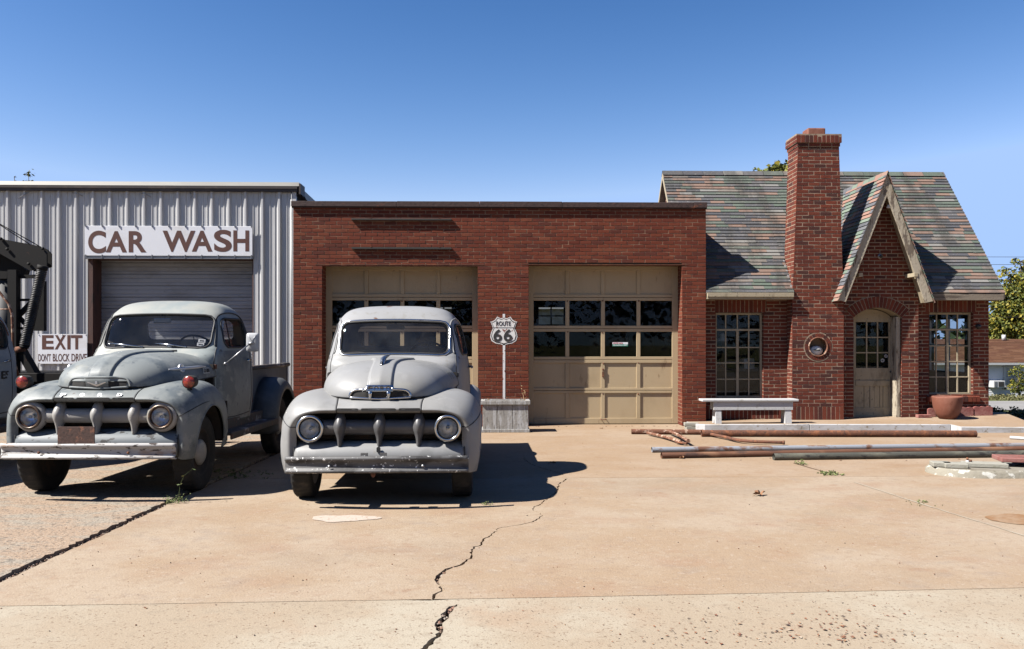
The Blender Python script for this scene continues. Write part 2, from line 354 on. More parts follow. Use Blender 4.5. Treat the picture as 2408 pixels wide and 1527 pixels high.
M_metal = mat("sheet_metal", (.56, .555, .55), .42, .12, layers=[(2.2, (.46, .46, .47), .45, .7, 5, (1, 1, .25), .6), (22, (.36, .33, .28), .66, .74, 4, (1, 1, .4), .5)], spec=.5)
M_fascia = mat("fascia", (.42, .40, .36), .5, .1, layers=[(2, (.50, .49, .44), .5, .6, 4, (.3, 1, 1), .6)], spec=.4)
M_bronze = mat("dark_trim", (.055, .043, .04), .55, .2, layers=[(3, (.10, .075, .06), .5, .7, 5)], spec=.4)
M_roller = mat("roller_door", (.40, .405, .425), .55, .1, layers=[(1.5, (.30, .295, .30), .45, .65, 5, (1, 1, 2), .8), (5, (.18, .17, .165), .60, .74, 6, (1, 1, 1.5), .6)], spec=.4)
M_redwood = mat("dark_red_wood", (.075, .03, .022), .8, layers=[(8, (.03, .015, .012), .5, .65, 5, (1, 1, .3))], bump=(30, .5, .004))
M_coping = mat("rusty_coping", (.055, .032, .028), .7, layers=[(6, (.20, .07, .035), .60, .70, 7, (.6, 1, 1.3), .9), (30, (.02, .013, .012), .55, .65, 6, (.7, 1, 1), .8)], bump=(18, .6, .008), spec=.3)
M_sign = mat("sign_white", (.74, .75, .79), .5, layers=[(1.2, (.66, .64, .63), .5, .7, 4, (1, 1, 2), .8), (7, (.62, .54, .44), .64, .76, 6, (1, 1, 1), .6)], spec=.4)
M_brown = mat("brown_lettering", (.105, .032, .018), .55, layers=[(12, (.135, .048, .03), .5, .7, 5)])
M_black = mat("black", (.012, .012, .013), .5)
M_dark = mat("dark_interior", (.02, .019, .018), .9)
M_steel = mat("bolt_steel", (.35, .35, .36), .4, .8)
M_terra = mat("terracotta", (.33, .115, .07), .75, layers=[(3, (.44, .19, .13), .45, .65, 6, (1, 1, .6)), (12, (.20, .07, .045), .58, .72, 6, (1, 1, 1), .6), (5, (.50, .33, .26), .62, .72, 6, (1, 1, .5), .5)], bump=(30, .3, .004), spec=.3)
M_rust = mat("rusty_iron", (.13, .055, .032), .85, layers=[(8, (.24, .095, .045), .48, .64, 7), (30, (.055, .032, .024), .52, .66, 6)], bump=(40, .7, .004), spec=.3)
M_rustw = mat("rust_flaking_paint", (.17, .075, .045), .85, layers=[(13, (.50, .37, .28), .52, .60, 7, (1, 1, 1), .8), (30, (.06, .03, .02), .55, .66, 6)], bump=(35, .9, .005), spec=.25)
M_bluepipe = mat("pale_blue_pipe", (.47, .50, .56), .7, .0, layers=[(1.6, (.24, .10, .05), .56, .63, 7, (1, 1, 1), .95), (9, (.32, .17, .10), .55, .64, 7, (.5, 1, 1), .9), (3, (.62, .66, .72), .5, .6, 4, (.5, 1, 1), .6)], spec=.4)
M_rustpipe = mat("rust_pipe", (.24, .095, .045), .75, layers=[(2.2, (.42, .21, .11), .48, .6, 5, (.5, 1, 1)), (5, (.08, .04, .03), .52, .66, 6, (.4, 1, 1)), (2.6, (.50, .47, .42), .64, .70, 5, (.4, 1, 1), .8)], bump=(40, .5, .003))
M_greenpipe = mat("olive_pipe", (.075, .075, .06), .65, layers=[(3, (.15, .145, .11), .48, .62, 6, (.4, 1, 1)), (14, (.03, .028, .025), .55, .66, 6, (.5, 1, 1)), (9, (.36, .37, .34), .66, .72, 5, (.4, 1, 1), .8)], bump=(40, .4, .003))
M_block = mat("pale_block", (.56, .54, .46), .9, layers=[(8, (.38, .36, .27), .5, .68, 6), (25, (.62, .61, .52), .58, .7, 5)], bump=(60, .6, .006), spec=.15)
M_redblock = mat("pink_block", (.44, .165, .14), .85, layers=[(6, (.50, .24, .21), .45, .6, 5), (18, (.26, .10, .085), .6, .7, 6)], bump=(50, .6, .005), spec=.2)
M_island = mat("pump_island_concrete", (.45, .41, .34), .9, layers=[(2.5, (.33, .29, .22), .46, .66, 6), (9, (.24, .22, .15), .6, .72, 6, (1, 1, 1), .7)], bump=(30, .6, .01), spec=.15)
M_islandw = mat("island_side", (.36, .33, .265), .9, layers=[(8, (.70, .69, .63), .53, .60, 7, (1, 1, 1.5), .95), (9, (.16, .15, .10), .60, .70, 6, (1, 1, 2), .8)], bump=(20, .8, .014), spec=.15)
GL_win = glass("window_glass", (.58, .60, .60), 1.5, .010, .01, .7)
GL_gar = glass("garage_glass", (.5, .52, .52), 1.5, .006, .01, .45)

# ================= ground =================
def tz(y, x=0): return -.045 - min(max((y - 16.6) * .05, 0), 2.3)
mb = MB(); xs = [-600, -120, -40, -14, -5, 0, 5, 10, 14, 20, 30, 45, 70, 130, 600]; ys = [-600, -100, -30, -10, 0, 5, 10, 14, 16.6] + [18 + 2 * i for i in range(24)] + [75, 100, 160, 300, 700, 1500]
mb.grid([[(x, y, tz(y)) for x in xs] for y in ys]); tag(mb.build("ground", M_grassland), kind='structure')
mb = MB(); mb.grid([[(x, y, tz(y) + .012) for x in (-40, 40)] for y in (-12, 0, 8, 16.6)]); tag(mb.build("dirt_bed", M_dirt), kind='structure')
mb = MB(); mb.grid([[(x, y, tz(y) + .02) for x in (5, 20, 120)] for y in (24, 26, 28, 30, 32, 34, 36, 38)]); tag(mb.build("road", M_road), kind='structure')
mb = MB(); mb.grid([[(x, y, tz(y) + .02) for x in (-300, 0, 300)] for y in (-24, -14.2)]); tag(mb.build("road", M_road), kind='structure')

rg = random.Random(11)
def rough_line(pts, amp, step, seed):
    r = random.Random(seed); out = []
    for a, b in zip(pts, pts[1:]):
        a = Vector(a); b = Vector(b); n = max(1, int((b - a).length / step)); d = (b - a).normalized(); p = Vector((-d.y, d.x, 0))
        for i in range(n): out.append(a.lerp(b, i / n) + (p * r.uniform(-amp, amp) if i else Vector((0, 0, 0))))
    out.append(Vector(pts[-1])); return out
def crack_poly(cpts, seed):        # (px,py,width m) in the crop of the photograph
    r = random.Random(seed); Lr = []; Rr = []
    P = [(G((1400 + a / 1.702) / 1.701, (1700 + b / 1.702) / 1.701), wd) for a, b, wd in cpts]
    F = []
    for (a, wa), (b, wb) in zip(P, P[1:]):
        n = max(2, int((b - a).length / .035))
        for i in range(n): F.append((a.lerp(b, i / n), lerp(wa, wb, i / n)))
    F.append(P[-1])
    for i, (p, wd) in enumerate(F):
        d = (F[min(i + 1, len(F) - 1)][0] - F[max(i - 1, 0)][0]).normalized(); q = Vector((-d.y, d.x, 0))
        j = q * r.uniform(-.012, .012)
        k = wd / 2 if 0 < i < len(F) - 1 else .001
        Lr.append(p + j + q * k * r.uniform(.5, 1.4)); Rr.append(p + j - q * k * r.uniform(.5, 1.4))
    return Lr + Rr[::-1]
c1 = [(1180, 205, .004), (1190, 240, .012), (1250, 275, .014), (1320, 298, .014), (1400, 320, .014), (1475, 347, .012)]
c2 = [(1478, 366, .02), (1450, 385, .016), (1420, 405, .02), (1415, 440, .016), (1400, 460, .016), (1350, 500, .014), (1300, 540, .014), (1260, 555, .014), (1240, 575, .014), (1290, 600, .01), (1310, 615, .01), (1290, 635, .02), (1265, 650, .018), (1190, 675, .01), (1100, 690, .006), (1010, 705, .012), (1000, 720, .01), (960, 750, .014), (900, 785, .016), (890, 815, .02), (835, 840, .018), (832, 870, .018), (825, 900, .016), (750, 955, .02), (690, 970, .022), (640, 995, .03), (600, 1030, .034), (585, 1055, .03), (610, 1080, .02), (632, 1095, .024), (625, 1130, .022), (570, 1155, .022), (552, 1196, .015)]
c3 = [(735, 1222, .012), (700, 1240, .035), (665, 1270, .04), (650, 1310, .04), (620, 1350, .045), (600, 1380, .04), (610, 1410, .03), (600, 1440, .028), (545, 1475, .026), (520, 1505, .03), (470, 1535, .022), (330, 1640, .02), (250, 1790, .02), (180, 2100, .02)]
def slab(name, outer, holes, m, th=.05, z=0.0, kind='structure'):
    mb = MB(); pol = [[Vector((p.x, p.y, z)) for p in outer]] + [[Vector((p.x, p.y, z)) for p in h] for h in holes]
    flat = [p for q in pol for p in q]
    for p in flat: pass
    tr = tessellate_polygon(pol)
    o = len(mb.v); mb.add(flat, [tuple(t) for t in tr]); k = 0
    for q in pol:
        n = len(q); lo = [Vector((p.x, p.y, z - th)) for p in q]
        mb.add(q + lo, [(i, (i + 1) % n, n + (i + 1) % n, n + i) for i in range(n)])
    b = mb.build(name, m); tag(b, kind=kind); return b
# joints
jf = [G(-900, 1132), G(1480 / 1.702 / 1.701 + 823, 1124.3), G(2600, 1118)]
jn = [G(-1500, 1456), G(0, 1426), G(1204, 1407), G(2408, 1383), G(3800, 1352)]
def at_x(line, x):
    for a, b in zip(line, line[1:]):
        if a.x <= x <= b.x or b is line[-1] or x < a.x: return a.y + (b.y - a.y) * (x - a.x) / (b.x - a.x)
Ljt = [G(-170, 1450), G(0, 1371), G(410, 1180), G(560, 1118)]       # the wide open joint on the left
d = (Ljt[2] - Ljt[1]).normalized()
Lt = Ljt[2] + d * ((15.9 - Ljt[2].y) / d.y); Lb = Ljt[1] - d * ((Ljt[1].y + 6) / d.y)
def on_l(y): return Lb + (Lt - Lb) * ((y - Lb.y) / (Lt.y - Lb.y))
def solve_l(line):
    y = 5.0
    for _ in range(30): p = on_l(y); y = at_x(line, p.x)
    return on_l(y)
Pf = solve_l(jf); Pn = solve_l(jn); e = .004
hx = lambda line, x, s: Vector((x, at_x(line, x) + s, 0))
def jline(line, xa, xb, s, seed):
    n = 60; r = random.Random(seed); return [Vector((xa + (xb - xa) * i / n, at_x(line, xa + (xb - xa) * i / n) + s + r.uniform(-.002, .002), 0)) for i in range(n + 1)]
e = .0045
far = jline(jf, Pf.x, 22, e, 1) + [Vector((22, 15.9, 0)), Vector((9.6, 17.2, 0)), Vector((Lt.x, 17.2, 0))] + rough_line([on_l(15.9), on_l(Pf.y + .05)], .012, .08, 3)
slab("concrete_slab", far, [crack_poly(c1, 1)], M_conc)
mid = jline(jn, Pn.x, 22, e, 2) + jline(jf, Pf.x, 22, -e, 1)[::-1] + rough_line([on_l(Pf.y - .03), on_l(Pn.y + .03)], .010, .07, 4)
slab("concrete_slab", mid, [crack_poly(c2, 2)], M_conc2)
near = [Vector((Lb.x, -6, 0)), Vector((22, -6, 0))] + jline(jn, Pn.x, 22, -e, 2)[::-1] + rough_line([on_l(Pn.y - .03), on_l(-5.9)], .010, .07, 5)
slab("concrete_slab", near, [crack_poly(c3, 3)], M_conc3)
slab("concrete_slab", [Vector((-60, -14, 0)), Vector((60, -14, 0)), Vector((60, 15.9, 0)), Vector((22.02, 15.9, 0)), Vector((22.02, -6.01, 0)), Vector((Lb.x - .2, -6.01, 0)), Vector((-60, -6.01, 0))], [], M_conc3)
lw = Vector((-.085, 0, 0))
lf = [p + lw * (1 + .0) for p in rough_line([on_l(-6), on_l(3), on_l(15.9)], .022, .05, 6)]
slab("worn_pavement", [Vector((-60, -6, 0))] + lf + [Vector((Lt.x - .1, 17.2, 0)), Vector((-60, 17.2, 0))], [], M_rough)
# rubble lying in the joint and in the wide crack
rub = MB(); r = random.Random(8)
def pebble(mb, p, s, r, mi=0):
    vs = []; 
    for q in [(1, 0, 0), (-1, 0, 0), (0, 1, 0), (0, -1, 0), (0, 0, 1), (0, 0, -1)]:
        vs.append((p[0] + q[0] * s * r.uniform(.6, 1.2), p[1] + q[1] * s * r.uniform(.6, 1.2), p[2] + q[2] * s * r.uniform(.4, .8)))
    mb.add(vs, [(0, 2, 4), (2, 1, 4), (1, 3, 4), (3, 0, 4), (2, 0, 5), (1, 2, 5), (3, 1, 5), (0, 3, 5)], mi)
for i in range(1500):
    y = r.uniform(1.5, 13) if i % 3 else r.uniform(2, 7); p = on_l(y) + Vector((-r.random() ** .6 * .08, 0, 0)); pebble(rub, (p.x, p.y, -.03 + r.uniform(0, .012)), r.uniform(.004, .014), r)
for (a, b, wd) in c3[:8] + c2[24:]:
    c = G((1400 + a / 1.702) / 1.701, (1700 + b / 1.702) / 1.701)
    for _ in range(16): pebble(rub, (c.x + r.uniform(-.05, .05), c.y + r.uniform(-.06, .06), -.02 + r.uniform(-.01, .012)), r.uniform(.006, .02), r)
M_peb = mat("pebbles", (.3, .2, .14), .95, island=[(.30, .19, .13), (.42, .32, .25), (.20, .13, .09), (.36, .20, .14), (.5, .42, .35)])
tag(rub.build("rubble", M_peb), "loose rubble filling the wide joint and the crack in the concrete", "rubble", kind='stuff')
def blob(name, u0, u1, v0, v1, m, label, catg, z=.004, seed=1, rag=.12):
    r = random.Random(seed); c = G((u0 + u1) / 2, (v0 + v1) / 2); rx = (G(u1, (v0 + v1) / 2) - G(u0, (v0 + v1) / 2)).length / 2; ry = (G((u0 + u1) / 2, v0) - G((u0 + u1) / 2, v1)).length / 2
    ph = [r.uniform(0, 6.28) for _ in range(6)]
    pts = []
    for i in range(60):
        t = i / 60 * 2 * math.pi; k = 1 + sum(rag / (j + 1) * math.sin((j + 2) * t + ph[j]) for j in range(6)) + r.uniform(-.02, .02)
        pts.append((c.x + math.cos(t) * rx * k, c.y + math.sin(t) * ry * k, z))
    mb = MB(); mb.v = [(c.x, c.y, z)] + pts; n = 60
    for i in range(n): mb.f.append((0, 1 + i, 1 + (i + 1) % n)); mb.mi.append(0); mb.sm.append(False)
    o = mb.build(name, m); tag(o, kind='structure'); return o
blob("concrete_patch", 744, 872, 1211, 1229, M_patch, "", "", seed=4, rag=.2)
def seam(name, pts, wd, m, seed):
    L1 = rough_line([G(*p) for p in pts], .006, .12, seed); mb = MB(); r = random.Random(seed)
    for i, (a, b) in enumerate(zip(L1, L1[1:])):
        d = (b - a).normalized(); q = Vector((-d.y, d.x, 0)) * wd / 2 * r.uniform(.5, 1.3); a = a - d * .01; b = b + d * .01; zz = Vector((0, 0, .0035 + .0003 * (i % 2)))
        mb.add([a - q + zz, b - q + zz, b + q + zz, a + q + zz], [(0, 1, 2, 3)])
    tag(mb.build(name, m), kind='structure')
seam("concrete_seam", [(2010, 1135), (2170, 1187), (2327, 1235), (2600, 1320)], .022, mat("pale_seam", (.34, .285, .215), .95), 5)
seam("concrete_seam", [(1868, 1090), (1905, 1101), (1950, 1113)], .03, M_dirt, 6)
blob("rust_stain", 2322, 2470, 1212, 1233, M_stain, "", "", seed=6, rag=.08)

# ================= car wash building =================
YC = 15.9
cw = thing("car_wash_building", "ribbed grey sheet metal building with a roller door under the brown lettered sign", "building", (-7, YC, 0))
def L_(mb, t): return shift(mb, T(-Vector(t.location)))
xr = X(691, YC); zt_ = Z(449, YC); dx0 = X(204, YC); dx1 = X(597, YC); dzt = Z(607, YC)
mb = MB(); pitch = .3105; x = X(60.5, YC) - 30 * pitch       # major rib positions from the photograph
prof = []
while x < xr + .1:
    for dx, dy in ((-.052, 0), (-.022, -.045), (.012, -.045), (.036, 0), (.115, 0), (.122, -.009), (.135, -.009), (.142, 0), (.20, 0), (.207, -.009), (.22, -.009), (.227, 0)):
        if x + dx < xr: prof.append((x + dx, YC + dy))
    x += pitch
prof.append((xr, YC))
for (a, ya), (b, yb) in zip(prof, prof[1:]):
    z0 = dzt if (a > dx0 and b < dx1) else 0.0
    mb.add([(a, ya, z0), (b, yb, z0), (b, yb, zt_), (a, ya, zt_)], [(0, 1, 2, 3)])
L_(mb, cw).build("corrugated_wall", M_metal, cw, fix=False)
mb = MB(); mb.box(-16, dx0 - .01, YC + .02, YC + .12, 0, zt_); mb.box(dx1 + .01, xr, YC + .02, YC + .12, 0, zt_); mb.box(dx0 - .01, dx1 + .01, YC + .02, YC + .12, dzt + .01, zt_)
mb.box(-16, xr, YC + 12, YC + 12.1, 0, zt_); mb.box(xr - .1, xr, YC + .12, YC + 12, 0, zt_); mb.box(-16, -15.9, YC + .12, YC + 12, 0, zt_)
L_(mb, cw).build("inner_wall", M_dark, cw)
mb = MB(); yf = YC - .085; xe = X(703, yf); za = Z(430.5, yf); zb = Z(440, yf); zc = Z(453, yf)
mb.prism([(-16, yf, zb), (-16, yf + .03, za), (-16, yf + .62, za - .22), (-16, YC + 12.2, za - .5), (-16, YC + 12.2, zb - .3), (-16, YC + .1, zb)], 0, (xe + 16, 0, 0))
L_(mb, cw).build("roof", M_fascia, cw)
mb = MB(); mb.box(-16, xe - .03, yf + .006, YC + .02, zc, zb - .003); mb.box(-16, xe - .03, yf - .012, yf + .004, zb - .05, zb - .01)
mb.box(xe + .003, xe + .035, yf - .02, YC + .25, zc - .05, za - .03); L_(mb, cw).build("eave_trim", M_bronze, cw)
mb = MB(); mb.box(dx0 - .02, dx0 + .115, YC + .003, YC + .38, 0, dzt); mb.box(dx1 - .03, dx1 + .02, YC + .003, YC + .38, 0, dzt); mb.box(dx0 + .12, dx1 - .035, YC + .003, YC + .38, dzt - .035, dzt + .01)
L_(mb, cw).build("door_jamb", M_redwood, cw, bevel=.006)
mb = MB(); rows = []; z = 0; k = 0; yd = YC + .34
while z < dzt - .04:
    for dz, dy in ((0, .018), (.006, .0), (.05, 0), (.056, .007), (.068, .007), (.074, 0), (.13, 0), (.136, .007), (.148, .007), (.154, 0), (.205, 0), (.211, .018)):
        rows.append([(dx0 + .1, yd + dy, z + dz), (dx1 - .02, yd + dy, z + dz)])
    z += .217
mb.grid(rows, sm=False); L_(mb, cw).build("roller_door", M_roller, cw, fix=False)
mb = MB(); r = random.Random(5)
for u, v, du, dv in ((76, 474, 42, -20), (290, 461, 32, 8), (575, 461, 22, 6), (760, 459, 2, 18)):
    u /= 2.007 * 1.701; du /= 2.007 * 1.701
for a, b, c, d_ in ((44, 471, 69, 456), (171, 458, 194, 465), (333, 458, 354, 466), (447, 456, 449, 470)):
    mb = MB(); mb.tube([(X(a, YC - .05), YC - .05, Z(b, YC - .05)), (X(c, YC - .05), YC - .05, Z(d_, YC - .05))], .008, 6)
    L_(mb, cw).build("gutter_strap", M_steel, cw)
# corner trim between the two buildings
mb = MB(); mb.box(xr - .02, xr + .05, YC - .045, YC + .02, 0, zt_ - .03); mb.tube([(xr - .04, YC - .03, 0), (xr - .04, YC - .03, zt_)], .014, 8)
L_(mb, cw).build("corner_trim", M_metal, cw)
# downspout-yellow stain strip omitted; signs
ys = YC - .06
s0, s1, s2, s3 = X(199.5, ys), X(594, ys), Z(604, ys), Z(534.5, ys)
sg = thing("car_wash_sign", "long white sign reading CAR WASH in brown capitals above the roller door", "sign", ((s0 + s1) / 2, ys, s2))
mb = MB(); mb.box(s0, s1, ys - .012, ys + .012, s2, s3); L_(mb, sg).build("board", M_sign, sg, bevel=.004)
mb = MB(); mb.box(s0, s1 + .01, ys - .02, ys + .03, s2 - .055, s2 - .04); mb.box(s0, s1 + .01, ys + .013, ys + .05, s2 - .055, s2)
k = 0
for i in range(11):
    a = lerp(s0 + .02, s1 - .02, i / 10); mb.box(a - .006, a + .006, ys - .03, ys, s3 - .02, s3 + .03); mb.box(a - .006, a + .006, ys - .03, ys - .013, s2 - .05, s2 + .02)
L_(mb, sg).build("bracket", M_steel, sg)
def stroke_text(items, sx, thick=.006):
    mb = MB()
    return mb
def put_text(s, u0, u1, v0, v1, y, m, parent, bold=.03, name="lettering", depth=.006, y2=None):
    x0, x1 = X(u0, y), X(u1, y); z0, z1 = Z(v1, y, x0), Z(v0, y, x0)
    t = text_mb(s, z1 - z0, x1 - x0, depth, bold); shift(t, T(Vector(((x0 + x1) / 2, y, (z0 + z1) / 2)) - Vector(parent.location)))
    return t
def c1x(p): return p / 2.007 / 1.701
def c1y(p): return (650 + p / 2.007) / 1.701
mb = MB()
def join(a, b): 
    o = len(a.v); a.v += b.v; a.f += [tuple(i + o for i in f) for f in b.f]; a.mi += b.mi; a.sm += b.sm
for ch, a, b, c, d_ in (("C", 708, 850, 548, 730), ("A", 850, 1018, 552, 722), ("R", 1033, 1175, 552, 722), ("W", 1305, 1568, 548, 718), ("A", 1540, 1705, 548, 716), ("S", 1718, 1860, 541, 718), ("H", 1873, 2000, 546, 714)):
    join(mb, put_text(ch, c1x(a), c1x(b), c1y(c), c1y(d_), ys - .0135, M_brown, sg, bold=.028, depth=.002))
mb.build("lettering", M_brown, sg)
ye = YC - .055
e0, e1, e2, e3 = X(89, ye), X(205, ye), Z(855, ye), Z(786, ye)
es = thing("exit_sign", "small white sign with EXIT and DON'T BLOCK DRIVE in brown on the ribbed metal wall", "sign", ((e0 + e1) / 2, ye, e2))
mb = MB(); mb.box(e0, e1, ye - .006, ye + .008, e2, e3); L_(mb, es).build("board", M_sign, es)
mb = MB()
def c4x(p): return p / 2.036 / 1.701
def c4y(p): return (850 + p / 2.036) / 1.701
for ch, a, b in (("E", 342, 437), ("X", 445, 537), ("I", 548, 574), ("T", 578, 671)):
    join(mb, put_text(ch, c4x(a), c4x(b), c4y(1000), c4y(1116), ye - .007, M_brown, es, bold=.03, depth=.002))
for wd, a, b in (("DON'T", 312, 414), ("BLOCK", 430, 566), ("DRIVE", 582, 706)):
    join(mb, put_text(wd, c4x(a), c4x(b), c4y(1152), c4y(1214), ye - .007, M_brown, es, bold=.01, depth=.002))
mb.build("lettering", M_brown, es)
mb = MB()
for a in (e0 + .02, (e0 + e1) / 2, e1 - .02):
    for z in (e2 + .015, e3 - .015): mb.lathe([(.001, -.012), (.009, -.008), (.009, 0)], (a, ye - .006, z), (0, 1, 0), 8)
L_(mb, es).build("screws", M_steel, es)

# ================= brick garage =================
YG = 15.47
gx0, gx1 = X(689.5, YG), X(1660, YG); gzt = Z(489, YG)
ga = thing("brick_garage", "flat roofed red brick garage with two tan panelled doors and a rusty brown coping", "building", (0, YG, 0))
ld = (X(757.5, YG), X(1124, YG), -.1, Z(623, YG)); rd = (X(1243, YG), X(1604, YG, ), -.1, Z(622, YG, 2))
mb = MB()
bricks(mb, (0, YG, 0), (1, 0, 0), (0, -1, 0), cutspans(gx0, gx1, [rect(*ld), rect(*rd)]), 0, gzt + .01, seed=2, bad=.03, J=.0125, backing=.0045)
# door jambs
for xx, nx in ((rd[1], -1), (ld[0], 1), (rd[0], 1), (ld[1], -1)):
    bricks(mb, (xx, YG, 0), (0, 1, 0), (nx, 0, 0), lambda z: [(0, .46)], 0, rd[3] + .02, seed=9)
L_(mb, ga).build("brick_wall", [M_brick, M_mortar], ga, fix=False)
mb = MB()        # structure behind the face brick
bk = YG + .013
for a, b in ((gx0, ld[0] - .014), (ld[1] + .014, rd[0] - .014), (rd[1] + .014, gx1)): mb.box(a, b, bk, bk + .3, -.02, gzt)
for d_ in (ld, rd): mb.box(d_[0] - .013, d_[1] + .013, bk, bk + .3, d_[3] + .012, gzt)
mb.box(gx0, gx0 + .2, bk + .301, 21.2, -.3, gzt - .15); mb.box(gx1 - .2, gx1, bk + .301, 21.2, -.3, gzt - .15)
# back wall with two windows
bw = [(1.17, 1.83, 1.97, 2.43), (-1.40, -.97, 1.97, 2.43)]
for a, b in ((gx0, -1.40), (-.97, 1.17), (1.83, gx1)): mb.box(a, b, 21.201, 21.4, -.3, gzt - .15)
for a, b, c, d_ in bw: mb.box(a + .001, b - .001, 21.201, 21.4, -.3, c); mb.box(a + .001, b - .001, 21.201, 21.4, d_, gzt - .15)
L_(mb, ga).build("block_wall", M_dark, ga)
mb = MB(); mb.box(gx0 + .01, gx1 - .01, YG + .32, 21.41, gzt - .149, gzt - .03); L_(mb, ga).build("roof", M_bronze, ga)
for a, b, c, d_ in bw:
    mb = MB()
    for q in (a, (a + b) / 2, b): mb.box(q - .018, q + .018, 21.25, 21.29, c, d_)
    for q in (c, (c + d_) / 2, d_): mb.box(a + .02, b - .02, 21.253, 21.287, q - .018, q + .018)
    L_(mb, ga).build("rear_window", M_cream, ga)
mb = MB(); r = random.Random(3); xx = gx0 - .03
ct = Z(474.3, YG - .05)
while xx < gx1 + .0:
    nx = min(xx + r.choice((1.9, 2.4, 1.5)), gx1 + .015); mb.box(xx, nx - .004, YG - .055 + r.uniform(-.003, .003), YG + .33, gzt + .005, ct + r.uniform(-.004, .004)); xx = nx
mb.box(gx0 - .025, gx1 + .012, YG - .04, YG + .32, gzt - .012, gzt + .003)
L_(mb, ga).build("coping", M_coping, ga, bevel=.006)
M_ledge = mat("blackened_board", (.03, .027, .024), .9, layers=[(6, (.09, .08, .065), .58, .72, 6, (.3, 1, 3))])
# steel lintel edges
mb = MB()
for d_ in (ld, rd): mb.box(d_[0] - .12, d_[1] + .12, YG - .004, YG + .3, d_[3] - .008, d_[3] + .004)
L_(mb, ga).build("lintel", M_rust, ga)
for v0, v1, va in ((513, 519, 0), (582, 587, 1)):
    y = YG - .055; a = X(826 if va == 0 else 827, y); b = X(1062, y)
    t = thing("wall_ledge", "upper thin dark board ledge high on the brick garage wall" if va == 0 else "lower thin dark board ledge just above the door on the brick garage wall", "ledge", ((a + b) / 2, YG, Z(v1, y)), 0, "board ledges left from an old sign")
    mb = MB(); zz = Z(v1, y); mb.box(a, b, y, YG - .003, zz, zz + .034); L_(mb, t).build("board", M_ledge, t, bevel=.004)
    for q in (a + .35, b - .22): mb = MB(); mb.box(q - .012, q + .012, y - .004, YG - .003, zz + .0345, zz + .042); L_(mb, t).build("strap", M_rust, t)

def cgx(p, y): return X((1900 + p / 1.797) / 1.701, y)
def cgz(p, y): return Z((950 + p / 1.797) / 1.701, y, 2)
def garage_door(x0, x1, ztop, seed):
    y = YG + .35; door = bpy.data.objects.new("garage_door", None); sc.collection.objects.link(door); door.parent = ga
    door.location = ((x0 + x1) / 2, y - YG, 0)
    O = Vector(((x0 + x1) / 2, y, 0))
    zr = [cgz(p, y) for p in (1300, 1120, 1083, 903, 858, 678, 635, 455, 410, 240)]   # bottom..top pairs
    rows = [(zr[i], zr[i + 1]) for i in range(0, 10, 2)]
    W = x1 - x0; pw = .594; gp = .072; m = (W - 4 * pw - 3 * gp) / 2
    cols = [(x0 + m + i * (pw + gp), x0 + m + i * (pw + gp) + pw) for i in range(4)]
    mb = MB()
    mb.box(x0 - .05, cols[0][0], y, y + .045, .012, ztop + .02); mb.box(cols[3][1], x1 + .03, y, y + .045, .012, ztop + .02)
    edges = [.012] + [v for r_ in rows for v in r_] + [ztop + .02]
    for i in range(0, len(edges), 2):
        a, b = edges[i], edges[i + 1]
        if 0 < i < len(edges) - 2:
            mid_ = (a + b) / 2; mb.box(cols[0][0] + .001, cols[3][1] - .001, y + .001, y + .045, a, mid_ - .004); mb.box(cols[0][0] + .001, cols[3][1] - .001, y + .001, y + .045, mid_ + .004, b)
        else: mb.box(cols[0][0] + .001, cols[3][1] - .001, y + .001, y + .045, a, b)
    for (a, b) in rows:
        for i in range(3): mb.box(cols[i][1], cols[i + 1][0], y + .004, y + .045, a + .001, b - .001)
    shift(mb, T(-O)).build("rail", M_door, door, bevel=.004)
    for j, (a, b) in enumerate(rows):
        for (c, d_) in cols:
            mb = MB()
            if j in (2, 3):
                mb.add([(c, y + .032, a), (d_, y + .032, a), (d_, y + .032, b), (c, y + .032, b)], [(0, 1, 2, 3)]); nm, mt = "pane", GL_gar
                shift(mb, T(-O)).build(nm, mt, door, fix=False)
            else:
                mb.box(c - .002, d_ + .002, y + .024, y + .04, a - .002, b + .002); nm, mt = "panel", M_door
                shift(mb, T(-O)).build(nm, mt, door)
    mb = MB(); xc = cols[1][1] + gp / 2      # lock and pull handle
    mb.lathe([(.001, -.012), (.016, -.012), (.02, 0)], (xc, y, cgz(950, y)), (0, 1, 0), 14); mb.box(xc - .016, xc + .016, y - .01, y, cgz(1005, y), cgz(965, y))
    mb.tube([(xc - .045, y, .11), (xc - .045, y - .03, .09), (xc + .045, y - .03, .09), (xc + .045, y, .11)], .007, 6)
    shift(mb, T(-O)).build("lock", M_rust, door)
    mb = MB(); r = random.Random(seed)       # rusty hinges where sections meet
    for i in range(3):
        for e_ in (1, 3, 5, 7):
            q = (edges[e_ + 1] + edges[e_]) / 2 if e_ + 1 < len(edges) else edges[e_]; q = (edges[e_ + 1] + edges[e_]) / 2
            xc = (cols[i][1] + cols[i + 1][0]) / 2
            if r.random() < .8: mb.lathe([(.001, -.003), (r.uniform(.008, .018), -.002), (.014, .004)], (xc + r.uniform(-.01, .01), y, (edges[e_ + 1]) + r.uniform(-.02, .0)), (0, 1, 0), 9)
    shift(mb, T(-O)).build("bolts", M_rust, door)
    return door
garage_door(ld[0], ld[1], ld[3], 1)
garage_door(rd[0], rd[1] - .0, rd[3], 2)
